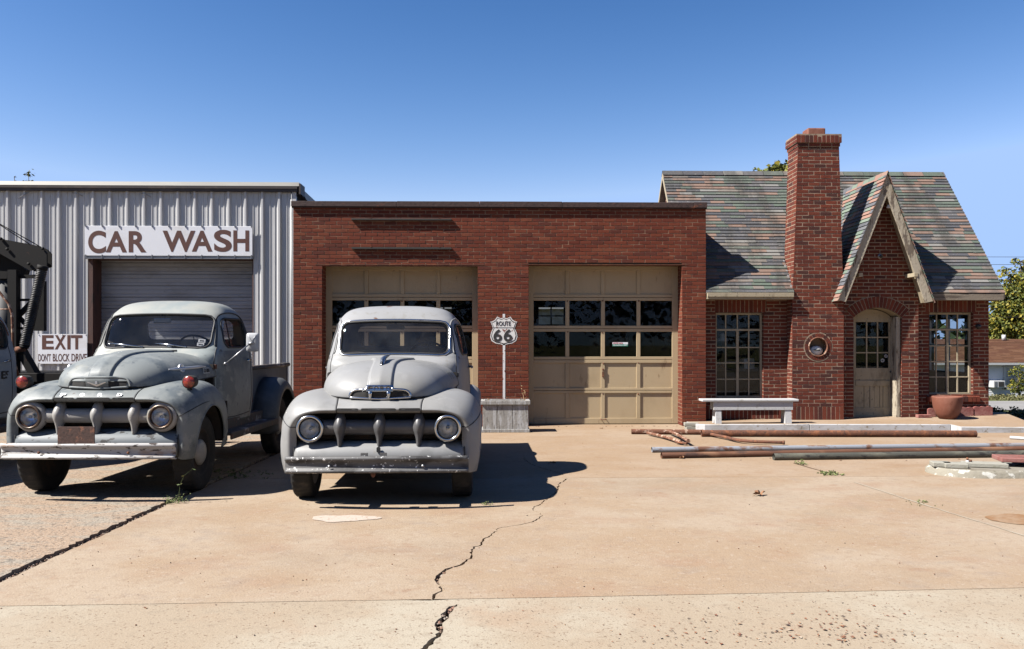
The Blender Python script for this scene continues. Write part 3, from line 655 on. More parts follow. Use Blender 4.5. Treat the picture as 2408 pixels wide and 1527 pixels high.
# notice in the door window
yn = YG + .35 + .026
st = thing("window_sticker", "small red, white and green notice reading VOTE NO stuck in the right garage door window", "sticker", (cgx(1043, yn), yn, cgz(783, yn)))
mb = MB(); mb.box(cgx(988, yn), cgx(1099, yn), yn - .002, yn, cgz(768, yn), cgz(754, yn)); L_(mb, st).build("white_band", M_sign, st)
M_green = mat("sticker_green", (.02, .25, .16), .5); M_redp = mat("sticker_red", (.45, .03, .05), .5)
mb = MB(); mb.box(cgx(988, yn), cgx(1099, yn), yn - .002, yn, cgz(783, yn), cgz(768.5, yn)); L_(mb, st).build("green_band", M_green, st)
def put2(s, a, b, c, d_, y, bold, parent, fx=cgx, fz=cgz, depth=.002):
    x0, x1, z1, z0 = fx(a, y), fx(b, y), fz(c, y), fz(d_, y); t = text_mb(s, z1 - z0, x1 - x0, depth, bold)
    return shift(t, T(Vector(((x0 + x1) / 2, y, (z0 + z1) / 2)) - Vector(parent.location)))
put2("VOTE NO!", 990, 1062, 756, 767, yn - .003, .02, st).build("red_lettering", M_redp, st)
t_ = put2("Question 687", 992, 1096, 770, 781, yn - .003, .015, st); t_.build("white_lettering", M_sign, st)

# route shield painted on the pier
yr_ = YG - .0035
rs = thing("route_shield", "white and black ROUTE 66 shield on a white stripe, painted on the brick pier", "painted sign", (cgx(207, yr_), YG, cgz(1170, yr_)))
half = [(0, 575), (22, 583), (48, 570), (62, 592), (85, 606), (97, 606), (88, 625), (78, 655), (92, 685), (98, 715), (88, 745), (60, 762), (25, 768), (0, 776)]
def shield(k, y, off):
    pts = [(207 + px * k, 672 + (py - 672) * k) for px, py in half] + [(207 - px * k, 672 + (py - 672) * k) for px, py in half[-2:0:-1]]
    return [(cgx(a, y), y, cgz(b, y)) for a, b in pts]
M_shw = mat("shield_white", (.72, .70, .67), .8, layers=[(16, (.20, .055, .04), .60, .635, 6, (1, 1, 1), .95)], bump=(40, .3, .003)); M_shb = mat("shield_black", (.022, .02, .02), .8, layers=[(20, (.18, .055, .04), .62, .65, 6)])
for nm, k, y, m in (("shield_panel", 1.0, yr_, M_shw), ("shield_outline", .93, yr_ - .002, M_shb), ("shield_face", .87, yr_ - .004, M_shw)):
    mb = MB(); mb.prism(shield(k, y, 0), 0, (0, .0015, 0)); L_(mb, rs).build(nm, m, rs)
mb = MB(); yy = yr_ - .007
join(mb, put2("ROUTE", 152, 257, 604, 636, yy, .012, rs)); 
for q in (132, 206): join(mb, put2("6", q, q + 62, 660, 750, yy, .03, rs))
mb.build("lettering", M_shb, rs)
mb = MB(); mb.box(cgx(128, yy), cgx(286, yy), yy, yy + .0015, cgz(651, yy), cgz(648, yy)); L_(mb, rs).build("divider", M_shb, rs)
M_pole = mat("pole_white", (.70, .69, .68), .8, layers=[(20, (.20, .055, .04), .60, .63, 6, (1, 1, .6), .95)])
mb = MB(); mb.box(cgx(200, yr_), cgx(217, yr_), yr_, YG + .002, cgz(1172, yr_), cgz(768, yr_)); mb.box(cgx(199, yr_), cgx(216, yr_), yr_, YG + .002, cgz(574, yr_), cgz(551, yr_)); L_(mb, rs).build("post_stripe", M_pole, rs)

# ================= cottage office =================
YW = 15.78; YE = 15.64; YH = 15.5
co = thing("cottage_office", "small red brick cottage office with a steep mottled slate roof, tapered chimney and peaked entry", "building", (6.5, YW, 0))
def c7(a, b): return (2700 + a / 2.349) / 1.701, (1150 + b / 2.349) / 1.701
def c8(a, b): return (3300 + a / 1.908) / 1.701, (1150 + b / 1.908) / 1.701
def c6(a, b): return (3200 + a / 2.182) / 1.701, (600 + b / 2.182) / 1.701
wx0, wx1 = 3.67, 9.36
cx0, cx1 = 5.53, 6.49
ex0, ex1 = 6.40, 7.95
EZ = 2.43
def win(crop, a, b, c, d_, y):
    u0, v0 = crop(a, c); u1, v1 = crop(b, d_); return X(u0, y), X(u1, y), Z(v1, y, 6), Z(v0, y, 6)
wl = win(c7, 375, 815, 245, 1027, YW + .1); wr = win(c8, 778, 1108, 195, 812, YW + .1)
hl = (wl[0] - .01, wl[1] + .0, wl[2] - .02, wl[3] + .01); hr = (wr[0] - .01, wr[1] + .0, wr[2] - .02, wr[3] + .01)
mb = MB()
body = [(wx0, cx0 + .01), (ex1 - .01, wx1)]
for i, (h, a, b, sx0, sx1) in enumerate(((hl, wx0, cx0, X(c7(375, 0)[0], YW), X(c7(860, 0)[0], YW)), (hr, ex1 - .02, wx1, X(c8(765, 0)[0], YW), X(c8(1155, 0)[0], YW)))):
    sz0 = h[3] + .002; sz1 = sz0 + .232
    bricks(mb, (0, YW, 0), (1, 0, 0), (0, -1, 0), cutspans(a, b, [rect(*h), rect(sx0, sx1, sz0, sz1)]), .345 if i == 0 else -.05, EZ, J=.014, seed=20 + i)
    soldier(mb, (0, YW, 0), (1, 0, 0), (0, -1, 0), sx0, sx1, sz0, sz1, seed=30 + i, wd=.08)
soldier(mb, (0, YW, 0), (1, 0, 0), (0, -1, 0), wx0, cx0, .10, .345, seed=35, wd=.08)
# window reveals
for h in (hl, hr):
    bricks(mb, (h[1], YW, 0), (0, 1, 0), (-1, 0, 0), lambda z: [(0, .1)], h[2], h[3], seed=37, J=.014)
    bricks(mb, (h[0], YW, 0), (0, 1, 0), (1, 0, 0), lambda z: [(0, .1)], h[2], h[3], seed=38, J=.014)
    # sloping rowlock sill
    a = h[0] - .06; r = random.Random(4)
    while a < h[1] + .1:
        z1 = h[2] + .005; j = r.uniform(-.003, .003)
        P = [(a, YW - .055, z1 - .035 + j), (a + .066, YW - .055, z1 - .035 + j), (a + .066, YW + .1, z1 + j), (a, YW + .1, z1 + j)]
        Q = [(p[0], p[1], z1 - .13) for p in P]
        mb.add(P + Q, [(0, 1, 2, 3), (0, 4, 5, 1), (1, 5, 6, 2), (3, 2, 6, 7), (0, 3, 7, 4)], 0); a += .078
    mb.add([(h[0] - .06, YW - .05, h[2] - .036), (a - .01, YW - .05, h[2] - .036), (a - .01, YW + .1, h[2] - .002), (h[0] - .06, YW + .1, h[2] - .002)], [(0, 1, 2, 3)], 1)
# left gable end above the garage roof
def gspan(z):
    d = (5.0 - z) / 2.62 * 2.12
    return [(17.57 - d + .02 - YW, 17.57 + d - YW)] if z < 4.95 else []
bricks(mb, (wx0, YW, 0), (0, 1, 0), (-1, 0, 0), gspan, 3.7, 4.95, seed=40, J=.014)
L_(mb, co).build("brick_wall", [M_brick2, M_mortar2], co, fix=False)
M_mortar2s = M_mortar2
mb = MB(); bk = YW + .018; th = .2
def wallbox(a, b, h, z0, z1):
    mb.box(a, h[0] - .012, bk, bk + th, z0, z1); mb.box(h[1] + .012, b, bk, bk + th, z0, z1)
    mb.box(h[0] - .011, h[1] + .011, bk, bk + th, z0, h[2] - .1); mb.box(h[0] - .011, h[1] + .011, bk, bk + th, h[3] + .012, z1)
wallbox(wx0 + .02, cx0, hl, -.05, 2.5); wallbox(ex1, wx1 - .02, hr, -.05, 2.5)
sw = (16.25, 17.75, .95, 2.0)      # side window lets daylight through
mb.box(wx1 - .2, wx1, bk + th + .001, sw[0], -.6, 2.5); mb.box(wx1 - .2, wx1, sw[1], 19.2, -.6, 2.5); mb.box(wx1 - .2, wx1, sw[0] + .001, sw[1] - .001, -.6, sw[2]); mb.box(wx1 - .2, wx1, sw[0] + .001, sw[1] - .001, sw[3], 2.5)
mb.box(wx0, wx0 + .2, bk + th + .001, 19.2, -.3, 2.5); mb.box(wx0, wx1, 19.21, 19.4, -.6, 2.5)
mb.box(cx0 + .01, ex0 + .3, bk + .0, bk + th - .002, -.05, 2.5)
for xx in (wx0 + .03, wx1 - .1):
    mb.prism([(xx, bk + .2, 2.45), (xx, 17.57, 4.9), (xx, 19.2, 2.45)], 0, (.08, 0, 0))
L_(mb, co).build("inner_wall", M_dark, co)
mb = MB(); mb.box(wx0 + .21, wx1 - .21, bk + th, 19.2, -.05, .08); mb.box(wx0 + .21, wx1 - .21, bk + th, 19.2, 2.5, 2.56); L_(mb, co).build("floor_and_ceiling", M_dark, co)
# main roof
rx0, rx1, ey, ez, ry, rz_ = 3.56, 9.46, 15.45, 2.435, 17.57, 5.05
mb = MB()
for xa, xb, ys_ in ((rx0, 3.93, 15.85), (3.931, cx0 - .001, ey + .01), (cx0, ex1 + .1, 16.06), (ex1 + .101, rx1, ey + .01)):
    k_ = (rz_ - ez) / (ry - ey); z_ = ez - .02 + (ys_ - ey) * k_
    mb.prism([(xa, ys_, z_), (xa, ry, rz_ - .03), (xa, 2 * ry - ey, ez - .02), (xa, 2 * ry - ey - .08, ez - .09), (xa, ry, rz_ - .13), (xa, ys_ + .08, z_ - .07)], 0, (xb - xa, 0, 0))
L_(mb, co).build("roof_deck", M_weather, co)
us = Vector((0, ry - ey, rz_ - ez)).normalized(); nn = Vector((0, -us.z, us.y)); S = math.hypot(ry - ey, rz_ - ez)
def rspan(s_):
    yy = ey + us.y * s_; zz = ez + us.z * s_; xl = rx0 - .01 if zz > 4.08 else 3.93; h = []
    if yy < 16.02: h.append(rect(cx0 + .02, cx1, -9, 99))
    if zz < 4.6: q = (4.62 - zz) / 2.69; h.append(rect(gax_ - q, gax_ + q, -9, 99))
    return cutspans(xl, rx1 + .015, h)(1)
gax_ = 7.2
mb = MB(); slates(mb, (0, ey, ez), (1, 0, 0), us, nn, rspan, S, .0865, seed=5, lo=.24, hi=.42)
us2 = Vector((0, -us.y, us.z)); slates(mb, (0, 2 * ry - ey, ez), (1, 0, 0), us2, (0, us.z, us.y), lambda s: [(rx0, rx1)], S, .0865, seed=6)
r = random.Random(9); a = rx0 - .01
while a < rx1:
    b = min(a + .42, rx1 + .01); j = r.uniform(0, .004)
    mb.add([(a, ry - .085, rz_ - .055 + j), (b - .006, ry - .085, rz_ - .055 + j), (b - .006, ry, rz_ + .045 + j), (a, ry, rz_ + .045 + j), (b - .006, ry + .09, rz_ - .06), (a, ry + .09, rz_ - .06)], [(0, 1, 2, 3), (3, 2, 4, 5)], 0); a += .42
L_(mb, co).build("slate_roof", M_slate, co, fix=False)
mb = MB(); mb.box(3.94, cx0 - .002, ey - .03, ey + .008, ez - .115, ez - .015); mb.box(3.94, cx0 - .002, ey - .055, ey - .031, ez - .075, ez + .0); mb.box(3.94, cx0 - .002, ey + .009, YW - .003, ez - .112, ez - .09)
L_(mb, co).build("eave_board", M_cream, co, bevel=.004)
mb = MB(); mb.box(ex1 + .08, rx1 - .02, ey - .012, ey + .02, ez - .13, ez - .012); mb.box(ex1 + .08, rx1 - .02, ey + .021, YW - .003, ez - .12, ez - .09); mb.box(rx1 - .045, rx1 - .02, ey + .021, YW + .1, ez - .13, ez - .05)
L_(mb, co).build("weathered_eave_board", M_weather, co, bevel=.004)
for xx in (rx0 - .012, rx1 - .018):
    mb = MB()
    for s_ in (1, -1):
        f_ = .55 if (s_ > 0 and xx < 5) else 1.0; y0 = ry - s_ * (ry - ey) * f_; zz = rz_ - (rz_ - ez) * f_
        mb.prism([(xx, y0, zz - .1), (xx, ry, rz_ - .13), (xx, ry, rz_ - .01), (xx, y0, zz - .005)], 0, (.028, 0, 0))
    L_(mb, co).build("rake_board", M_cream, co)
# chimney
zt1, zt0 = 5.13, 2.42
def cxa(z): return lerp(cx0, 5.635, min(max((z - zt0) / (zt1 - zt0), 0), 1) ** .8)
def cxb(z): return lerp(cx1, 6.40, min(max((z - zt0) / (zt1 - zt0), 0), 1) ** .8)
nu, nv = c7(1345, 560); ncx, ncz = X(nu, YH), Z(nv, YH, 6)
def circ(rr): return lambda z: (ncx - math.sqrt(rr * rr - (z - ncz) ** 2), ncx + math.sqrt(rr * rr - (z - ncz) ** 2)) if abs(z - ncz) < rr else None
mb = MB(); RO, RI = .262, .172
hole = circ(RO)
bricks(mb, (0, YH, 0), (1, 0, 0), (0, -1, 0), lambda z: cutspans(cxa(z), cxb(z), [hole])(z), .345, zt1, J=.013, seed=50)
soldier(mb, (0, YH, 0), (1, 0, 0), (0, -1, 0), cx0, cx1, .09, .345, seed=51, wd=.08)
z = .0
def side(xf, n, z0, z1, dep, seed):
    k = 12; 
    dz = (z1 - z0) / k
    for i in range(k):
        a, b = z0 + i * dz, z0 + (i + 1) * dz; xa = xf(a); xb = xf(b); sl_ = (xb - xa) / dz
        bricks(mb, (xa - sl_ * a, YH, 0), (0, 1, 0), (n, 0, 0), lambda z: [(0, dep)], a, b - .0001, uz=(sl_, 0, 1), J=.013, seed=seed + i, H=dz / max(1, round(dz / .0677)))
side(cxa, -1, 2.42, zt1, .52, 60)
bricks(mb, (cx0, YH, 0), (0, 1, 0), (-1, 0, 0), lambda z: [(0, .28)], .09, 2.42, seed=61, J=.013)
side(cxb, 1, 2.42, zt1, .52, 70)
bricks(mb, (cx1, YH, 0), (0, 1, 0), (1, 0, 0), lambda z: [(0, .16)], .09, 2.42, seed=62, J=.013)
# ring of bricks round the niche
nb = 24; r = random.Random(2)
for i in range(nb):
    t0, t1 = 2 * math.pi * (i + .08) / nb, 2 * math.pi * (i + .92) / nb; ri, ro = RI + .006, RO - .012; pr = r.uniform(.004, .007)
    F = [(ncx + q * math.cos(t), YH - pr, ncz + q * math.sin(t)) for q, t in ((ri, t0), (ro, t0), (ro, t1), (ri, t1))]
    mb.add(F + [(p[0], YH + .012, p[2]) for p in F], [(0, 1, 2, 3), (0, 4, 5, 1), (1, 5, 6, 2), (2, 6, 7, 3), (3, 7, 4, 0)], 0)
n = 48; ring = []
for rr, yy in ((RO + .010, YH - .001), (RI, YH + .0), (RI, YH + .2), (.001, YH + .2)):
    ring.append([(ncx + rr * math.cos(2 * math.pi * k / n), yy, ncz + rr * math.sin(2 * math.pi * k / n)) for k in range(n)])
mb.grid(ring, mi=1, sm=False, closed=True)
# corbelled cap
cz = zt1
for k, (o_, h_) in enumerate(((.014, .03), (.036, .2))):
    a, b = cxa(9) - o_, cxb(9) + o_
    if k == 0: bricks(mb, (0, YH - o_, 0), (1, 0, 0), (0, -1, 0), lambda z: [(a, b)], cz, cz + .066, seed=80, J=.012); mb.box(a + .01, b - .01, YH - o_ + .008, YH + .52 + o_, cz, cz + .066, 1); cz += .067
    else:
        soldier(mb, (0, YH - o_, 0), (1, 0, 0), (0, -1, 0), a, b, cz, cz + .135, seed=81, wd=.078); mb.box(a + .008, b - .008, YH - o_ + .008, YH + .52 + o_, cz, cz + .134, 1)
        bricks(mb, (a, YH - o_, 0), (0, 1, 0), (-1, 0, 0), lambda z: [(0, .52 + 2 * o_)], cz, cz + .135, seed=82, J=.012)
        bricks(mb, (a + .022, YH - .014, 0), (0, 1, 0), (-1, 0, 0), lambda z: [(0, .56)], cz - .067, cz, seed=83, J=.012)
        cz += .136
mb.box(cxa(9) - .035, cxb(9) + .035, YH - .03, YH + .53, cz, cz + .025, 1)
L_(mb, co).build("chimney", [M_brick2, M_mortar2], co, fix=False)
ch = co.children[-1] if False else bpy.data.objects["chimney"]
mb = MB()
core = []
for z in (.05, 2.42, 3.0, 3.8, 4.5, zt1):
    core.append([(cxa(z) + .015, YH + .015, z), (cxb(z) - .015, YH + .015, z), (cxb(z) - .015, YH + .51, z), (cxa(z) + .015, YH + .51, z)])
fb = [None]
mb.grid([[tuple(p) for p in r_] for r_ in core], sm=False, closed=True, mi=0, keep=lambda f, v: not (v[f[0]][2] < 1 and abs(v[f[0]][1] - (YH + .015)) < .001 and abs(v[f[1]][1] - (YH + .015)) < .001))
shift(mb, T(-Vector((6.5, YW, 0)))).build("core", M_mortar2, ch)
mb = MB(); mb.box(5.86, 6.19, YH + .1, YH + .4, cz + .0, cz + .17); shift(mb, T(-Vector((6.5, YW, 0)))).build("flue", M_terra, ch, bevel=.02)
mb = MB(); mb.tube([(ncx + RI * math.cos(2 * math.pi * k / 40), YH - .008, ncz + RI * math.sin(2 * math.pi * k / 40)) for k in range(40)], .013, 8, closed=True)
mb.grid([[(ncx + (RI - .004) * math.cos(2 * math.pi * k / 40), yy, ncz + (RI - .004) * math.sin(2 * math.pi * k / 40)) for k in range(40)] for yy in (YH - .005, YH + .12)], closed=True)
shift(mb, T(-Vector((6.5, YW, 0)))).build("niche_rim", M_rustw, ch)
mb = MB()
for k in range(6): zz = 2.46 + k * .1; yy = YH + .005 + k * .08 + .03; mb.box(cx0 - .02 + .01 * k / 6, cx0 + .02, yy, yy + .09, zz - .02, zz + .12)
shift(mb, T(-Vector((6.5, YW, 0)))).build("flashing", M_metal, ch)
stn = thing("niche_stone", "round white stone marked WWJD sitting in the round niche of the chimney", "stone", (ncx, YH + .07, ncz - .165))
mb = MB(); rows = []
for i in range(13):
    ph = math.pi * i / 12; rows.append([(ncx - .01 + .125 * math.sin(ph) * math.cos(2 * math.pi * k / 24) * (1 + .06 * math.sin(3 * k * .26)), YH + .075 + .06 * math.sin(ph) * math.sin(2 * math.pi * k / 24), ncz - .072 - .092 * math.cos(ph)) for k in range(24)])
mb.grid(rows, closed=True); L_(mb, stn).build("stone_body", mat("pale_stone", (.62, .61, .58), .8, layers=[(20, (.4, .38, .35), .55, .7, 5)], bump=(30, .4, .004)), stn)
t_ = text_mb("WWJD", .035, .145, .01, .02); shift(t_, T((ncx - .01 - stn.location.x, YH + .011 - stn.location.y, ncz - .06 - stn.location.z))); t_.build("lettering", M_black, stn)

# entry porch
du0, du1 = c8(218, 0)[0], c8(585, 0)[0]
ox0, ox1 = X(du0, YE), X(du1, YE); ocx = (ox0 + ox1) / 2; hw = (ox1 - ox0) / 2
zs = Z(c8(0, 232)[1], YE, 7); zc_ = Z(c8(0, 155)[1], YE, 7); rise = zc_ - zs; RA = (hw * hw + rise * rise) / (2 * rise); az = zc_ - RA
def arch(rr, half=None):
    def f(z):
        h = half or hw
        if z < zs: return (ocx - hw, ocx + hw)
        q = rr * rr - (z - az) ** 2
        if q <= 0: return None
        s_ = math.sqrt(q)
        lim = hw + (rr - RA) * (hw / RA) if rr > RA else hw
        s_ = min(s_, lim + (z - zs) * hw / RA * .0)
        return (ocx - s_, ocx + s_)
    return f
ROA = RA + .215; th0 = math.asin(hw / RA)
def ringarch(z):       # region taken by the arch ring (wedge shaped ends)
    if z < zs - .0 - 1e-6 and z < az + RA * math.cos(th0): return (ocx - hw, ocx + hw)
    q = ROA * ROA - (z - az) ** 2
    if q <= 0: return None
    s_ = math.sqrt(q); lim = (z - az) * math.tan(th0)
    s_ = min(s_, lim); return (ocx - s_, ocx + s_)
gax, gaz, GY = 7.20, 4.63, 15.29
def gspan2(z):
    d = (gaz - .10 - z) / 2.69
    return [(max(ex0, gax - d), min(ex1, gax + d))] if d > .03 else []
mb = MB()
def espan(z):
    sp = gspan2(z)
    if not sp: return []
    return cutspans(sp[0][0], sp[0][1], [ringarch])(z)
bricks(mb, (0, YE, 0), (1, 0, 0), (0, -1, 0), espan, .0, gaz - .15, J=.014, seed=90)
nb = 17; r = random.Random(6)
for i in range(nb):
    t0 = -th0 + 2 * th0 * (i + .10) / nb; t1 = -th0 + 2 * th0 * (i + .90) / nb; pr = .004 + r.uniform(0, .006)
    F = [(ocx + q * math.sin(t), YE - pr, az + q * math.cos(t)) for q, t in ((RA + .004, t0), (RA + .004, t1), (ROA - .014, t1), (ROA - .014, t0))]
    mb.add(F + [(p[0], YE + .012, p[2]) for p in F], [(0, 1, 2, 3), (0, 4, 5, 1), (1, 5, 6, 2), (2, 6, 7, 3), (3, 7, 4, 0)], 0)
rows = [[(ocx + q * math.sin(-th0 + 2 * th0 * i / 20), YE - .001, az + q * math.cos(-th0 + 2 * th0 * i / 20)) for i in range(21)] for q in (RA, ROA)]
mb.grid(rows, mi=1, sm=False)
bricks(mb, (ox1, YE, 0), (0, 1, 0), (-1, 0, 0), lambda z: [(0, .04)], .1, zs, seed=91, J=.014)
bricks(mb, (ex1, YE, 0), (0, 1, 0), (1, 0, 0), lambda z: [(0, .16)], .0, 2.4, seed=92, J=.014)
eg = L_(mb, co).build("entry_gable", [M_brick2, M_mortar2], co, fix=False)
E0 = T(-Vector((6.5, YW, 0)))
mb = MB()
b0 = YE + .018
mb.box(ex0 + .02, ox0 - .02, b0, YW + .2, -.05, zs + .2); mb.box(ox1 + .02, ex1 - .02, b0, YW + .01, -.05, zs + .2)
mb.prism([(ex0 + .02, b0, zs + .45), (gax - .8, b0, zs + .45), (gax, b0, gaz - .15), (gax + .75, b0, zs + .45), (ex1 - .02, b0, zs + .45), (ex1 - .02, b0, zs + .201), (ex0 + .02, b0, zs + .201)], 0, (0, .1, 0))
shift(mb, E0).build("core", M_mortar2, eg)
# reveal of the arch (cream plaster / timber lining)
YD = YE + .30
mb = MB(); rows = []
for yy in (YE + .01, YD + .02):
    rows.append([(ox0 + .0, yy, .1)] + [(ocx + (RA - .004) * math.sin(-th0 + 2 * th0 * i / 20), yy, az + (RA - .004) * math.cos(-th0 + 2 * th0 * i / 20)) for i in range(21)] + [(ox1, yy, zs), ])
mb.grid(rows, sm=False); shift(mb, E0).build("arch_lining", M_cream, eg)
# door
fw = .075
dr = bpy.data.objects.new("entry_door", None); sc.collection.objects.link(dr); dr.parent = co
mb = MB(); mb.box(ox1 - fw, ox1 + .0, YE + .05, YD + .05, .1, zs + .02); mb.box(ox0 - .01, ox0 + .03, YE + .05, YD + .05, .1, zs + .02)
shift(mb, E0).build("door_frame", M_peel, dr, bevel=.006)
dxa, dxb = ox0 + .03, ox1 - fw
def dz_(p): return Z(c8(0, p)[1], YD, 7)
def dx_(p): return X(c8(p, 0)[0], YD)
gl0, gl1, gt, gb_ = dx_(236), dx_(486), dz_(265), dz_(616)
mb = MB(); n = 20
mb.prism([(dxa, YD, gt), (dxb, YD, gt)] + [(ocx + (dxb - ocx) * math.cos(math.pi * i / n) if False else lerp(dxb, dxa, i / n), YD, az + math.sqrt(max((RA - .02) ** 2 - (lerp(dxb, dxa, i / n) - ocx) ** 2, 0))) for i in range(n + 1)], 0, (0, .04, 0))
mb.box(dxa, gl0, YD, YD + .04, .11, gt - .001); mb.box(gl1, dxb, YD, YD + .04, .11, gt - .001)
mb.box(gl0 + .001, gl1 - .001, YD, YD + .04, dz_(705), gb_); mb.box(gl0 - .01, gl1 + .01, YD - .012, YD - .001, dz_(752), dz_(712)); mb.box(gl0 + .001, gl1 - .001, YD, YD + .04, .11, dz_(917))
mb.box(gl0 + .001, gl1 - .001, YD + .002, YD + .04, dz_(755), dz_(706))
for p, q in ((236, 298), (301, 343), (378, 418), (421, 443), (446, 486)): mb.box(dx_(p) + .002, dx_(q) - .002, YD + .012, YD + .04, dz_(917) + .001, dz_(755) - .001)
mb.box(dx_(345), dx_(376), YD + .001, YD + .04, dz_(917) + .001, dz_(755) - .001)
mb.box(gl0, gl1, YD + .03, YD + .045, dz_(917), dz_(755))
for i in (1, 2):
    xx = lerp(gl0, gl1, i / 3); mb.box(xx - .012, xx + .012, YD + .004, YD + .036, gb_ + .001, gt - .001)
    zz = lerp(gb_, gt, i / 3); mb.box(gl0 + .001, gl1 - .001, YD + .006, YD + .034, zz - .012, zz + .012)
shift(mb, E0).build("door_leaf", M_cream, dr, bevel=.003)
mb = MB(); mb.add([(gl0, YD + .02, gb_), (gl1, YD + .02, gb_), (gl1, YD + .02, gt), (gl0, YD + .02, gt)], [(0, 1, 2, 3)]); shift(mb, E0).build("door_glass", GL_win, dr, fix=False)
mb = MB()
for (a, b, s_) in ((503, 565, .016), (500, 645, .026)): mb.lathe([(.001, -.04 if s_ > .02 else -.01), (s_, -.03 if s_ > .02 else -.008), (s_ * .7, 0), (s_ * 1.2, .001)], (dx_(a), YD, dz_(b)), (0, 1, 0), 14)
shift(mb, E0).build("door_knob", M_black, dr)
for k, (a, b, s_) in enumerate(((468, 525, .03), (443, 558, .034))):
    st = thing("door_decal", ("upper" if k == 0 else "lower") + " small round white sticker on the entry door glass", "sticker", (dx_(a), YD + .018, dz_(b)))
    mb = MB()
    for rr in (s_, s_ * .6, s_ * .25): mb.lathe([(rr, 0), (rr * .8, 0)], (dx_(a), YD + .017, dz_(b)), (0, 1, 0), 20, sm=False)
    L_(mb, st).build("ring", M_sign, st)
# bargeboards, soffits, entry slates
for s_ in (-1, 1):
    fx = gax - .90 if s_ < 0 else gax + .84; fz = 2.30 if s_ < 0 else 2.28
    A = Vector((gax, 0, gaz - .03)); B = Vector((fx, 0, fz)); d = (B - A).normalized(); nrm = Vector((-d.z * s_, 0, d.x * s_)); nrm = nrm if nrm.z < 0 else -nrm
    W_ = .14
    mb = MB(); q = A + nrm * W_
    inner_top = Vector((gax, 0, A.z - W_ / abs(d.x)))
    pts = [A, B, B + nrm * W_ + d * -.02, inner_top]
    mb.prism([(p.x, GY, p.z) for p in pts], 0, (0, .035, 0)); shift(mb, E0).build("bargeboard", M_peel, eg)
    mb = MB(); A2 = A + nrm * .02; B2 = B + nrm * .02
    pts = [A2, B2, B2 + nrm * .03, Vector((gax, 0, A2.z - .03 / abs(d.x)))]
    mb.prism([(p.x, GY + .036, p.z) for p in pts], 0, (0, 2.2, 0)); shift(mb, E0).build("soffit", M_cream, eg)
    mb = MB(); Ll = (A - B).length; usd = (A - B).normalized(); on = -nrm
    org = Vector((B.x, GY - .03, B.z)) - usd * .03 + on * .004
    slates(mb, org, (0, 1, 0), usd, on, lambda s, Ll=Ll: [(0, lerp(.22 if s_ < 0 else .18, 2.05, max(0, (s - .2)) / Ll) + .15)], Ll + .03, .078, seed=15 + s_, lo=.22, hi=.34)
    shift(mb, E0).build("entry_slates", M_slate2, eg, fix=False)
mb = MB(); a = GY - .035; r = random.Random(3)
while a < 17.3:
    mb.add([(gax - .05, a, gaz - .12), (gax, a, gaz + .02), (gax + .05, a, gaz - .12), (gax - .05, a + .25, gaz - .12), (gax, a + .25, gaz + .02), (gax + .05, a + .25, gaz - .12)], [(0, 1, 4, 3), (1, 2, 5, 4)]); a += .255
shift(mb, E0).build("ridge_slates", M_slate2, eg, fix=False)
for p, q in ((535, 1090), (1000, 1092)):
    u, v = c6(p, q); mb = MB(); xx = X(u, GY + .05); zz = Z(v, GY + .05, 7); mb.box(xx - .035, xx + .035, GY - .01 if p > 900 else GY + .06, YE - .004, zz - .035, zz + .035); shift(mb, E0).build("bracket", M_cream, eg, bevel=.004)
# flood lamp in the peak, junction box
u, v = c6(778, 470); fl = thing("flood_lamp", "old flood lamp hanging in the peak of the entry gable", "lamp", (X(u, GY + .12), GY + .12, Z(v, GY + .12, 7)))
mb = MB(); mb.tube([(0, 0, .09), (.01, -.01, 0)], .02, 10); L2 = mb.build("stem", M_black, fl)
mb = MB(); mb.lathe([(.02, 0), (.045, -.035), (.055, -.075), (.05, -.085), (.001, -.08)], (.012, -.012, 0), (.1, -.15, 1), 18); mb.build("lamp_head", M_sign, fl)
u, v = c6(697, 930); jb = thing("junction_box", "small dark lamp socket box on the bricks of the entry gable", "electrical box", (X(u, YE), YE, Z(v, YE, 7)))
mb = MB(); mb.lathe([(.001, -.03), (.045, -.03), (.048, -.002)], (0, 0, 0), (0, 1, 0), 14); mb.build("box", M_steel, jb)
mb = MB(); mb.lathe([(.001, -.055), (.028, -.05), (.028, -.031)], (0, 0, -.01), (0, 1, 0), 14); mb.build("socket", M_black, jb)
u, v = c8(1167, 298); jb = thing("wall_lamp_socket", "small black lamp holder on the brick wall right of the right window", "lamp holder", (X(u, YW), YW, Z(v, YW, 9)))
mb = MB(); mb.lathe([(.001, -.07), (.03, -.06), (.045, -.02), (.05, -.004)], (0, 0, 0), (0, 1, 0), 14); mb.build("holder", M_black, jb)

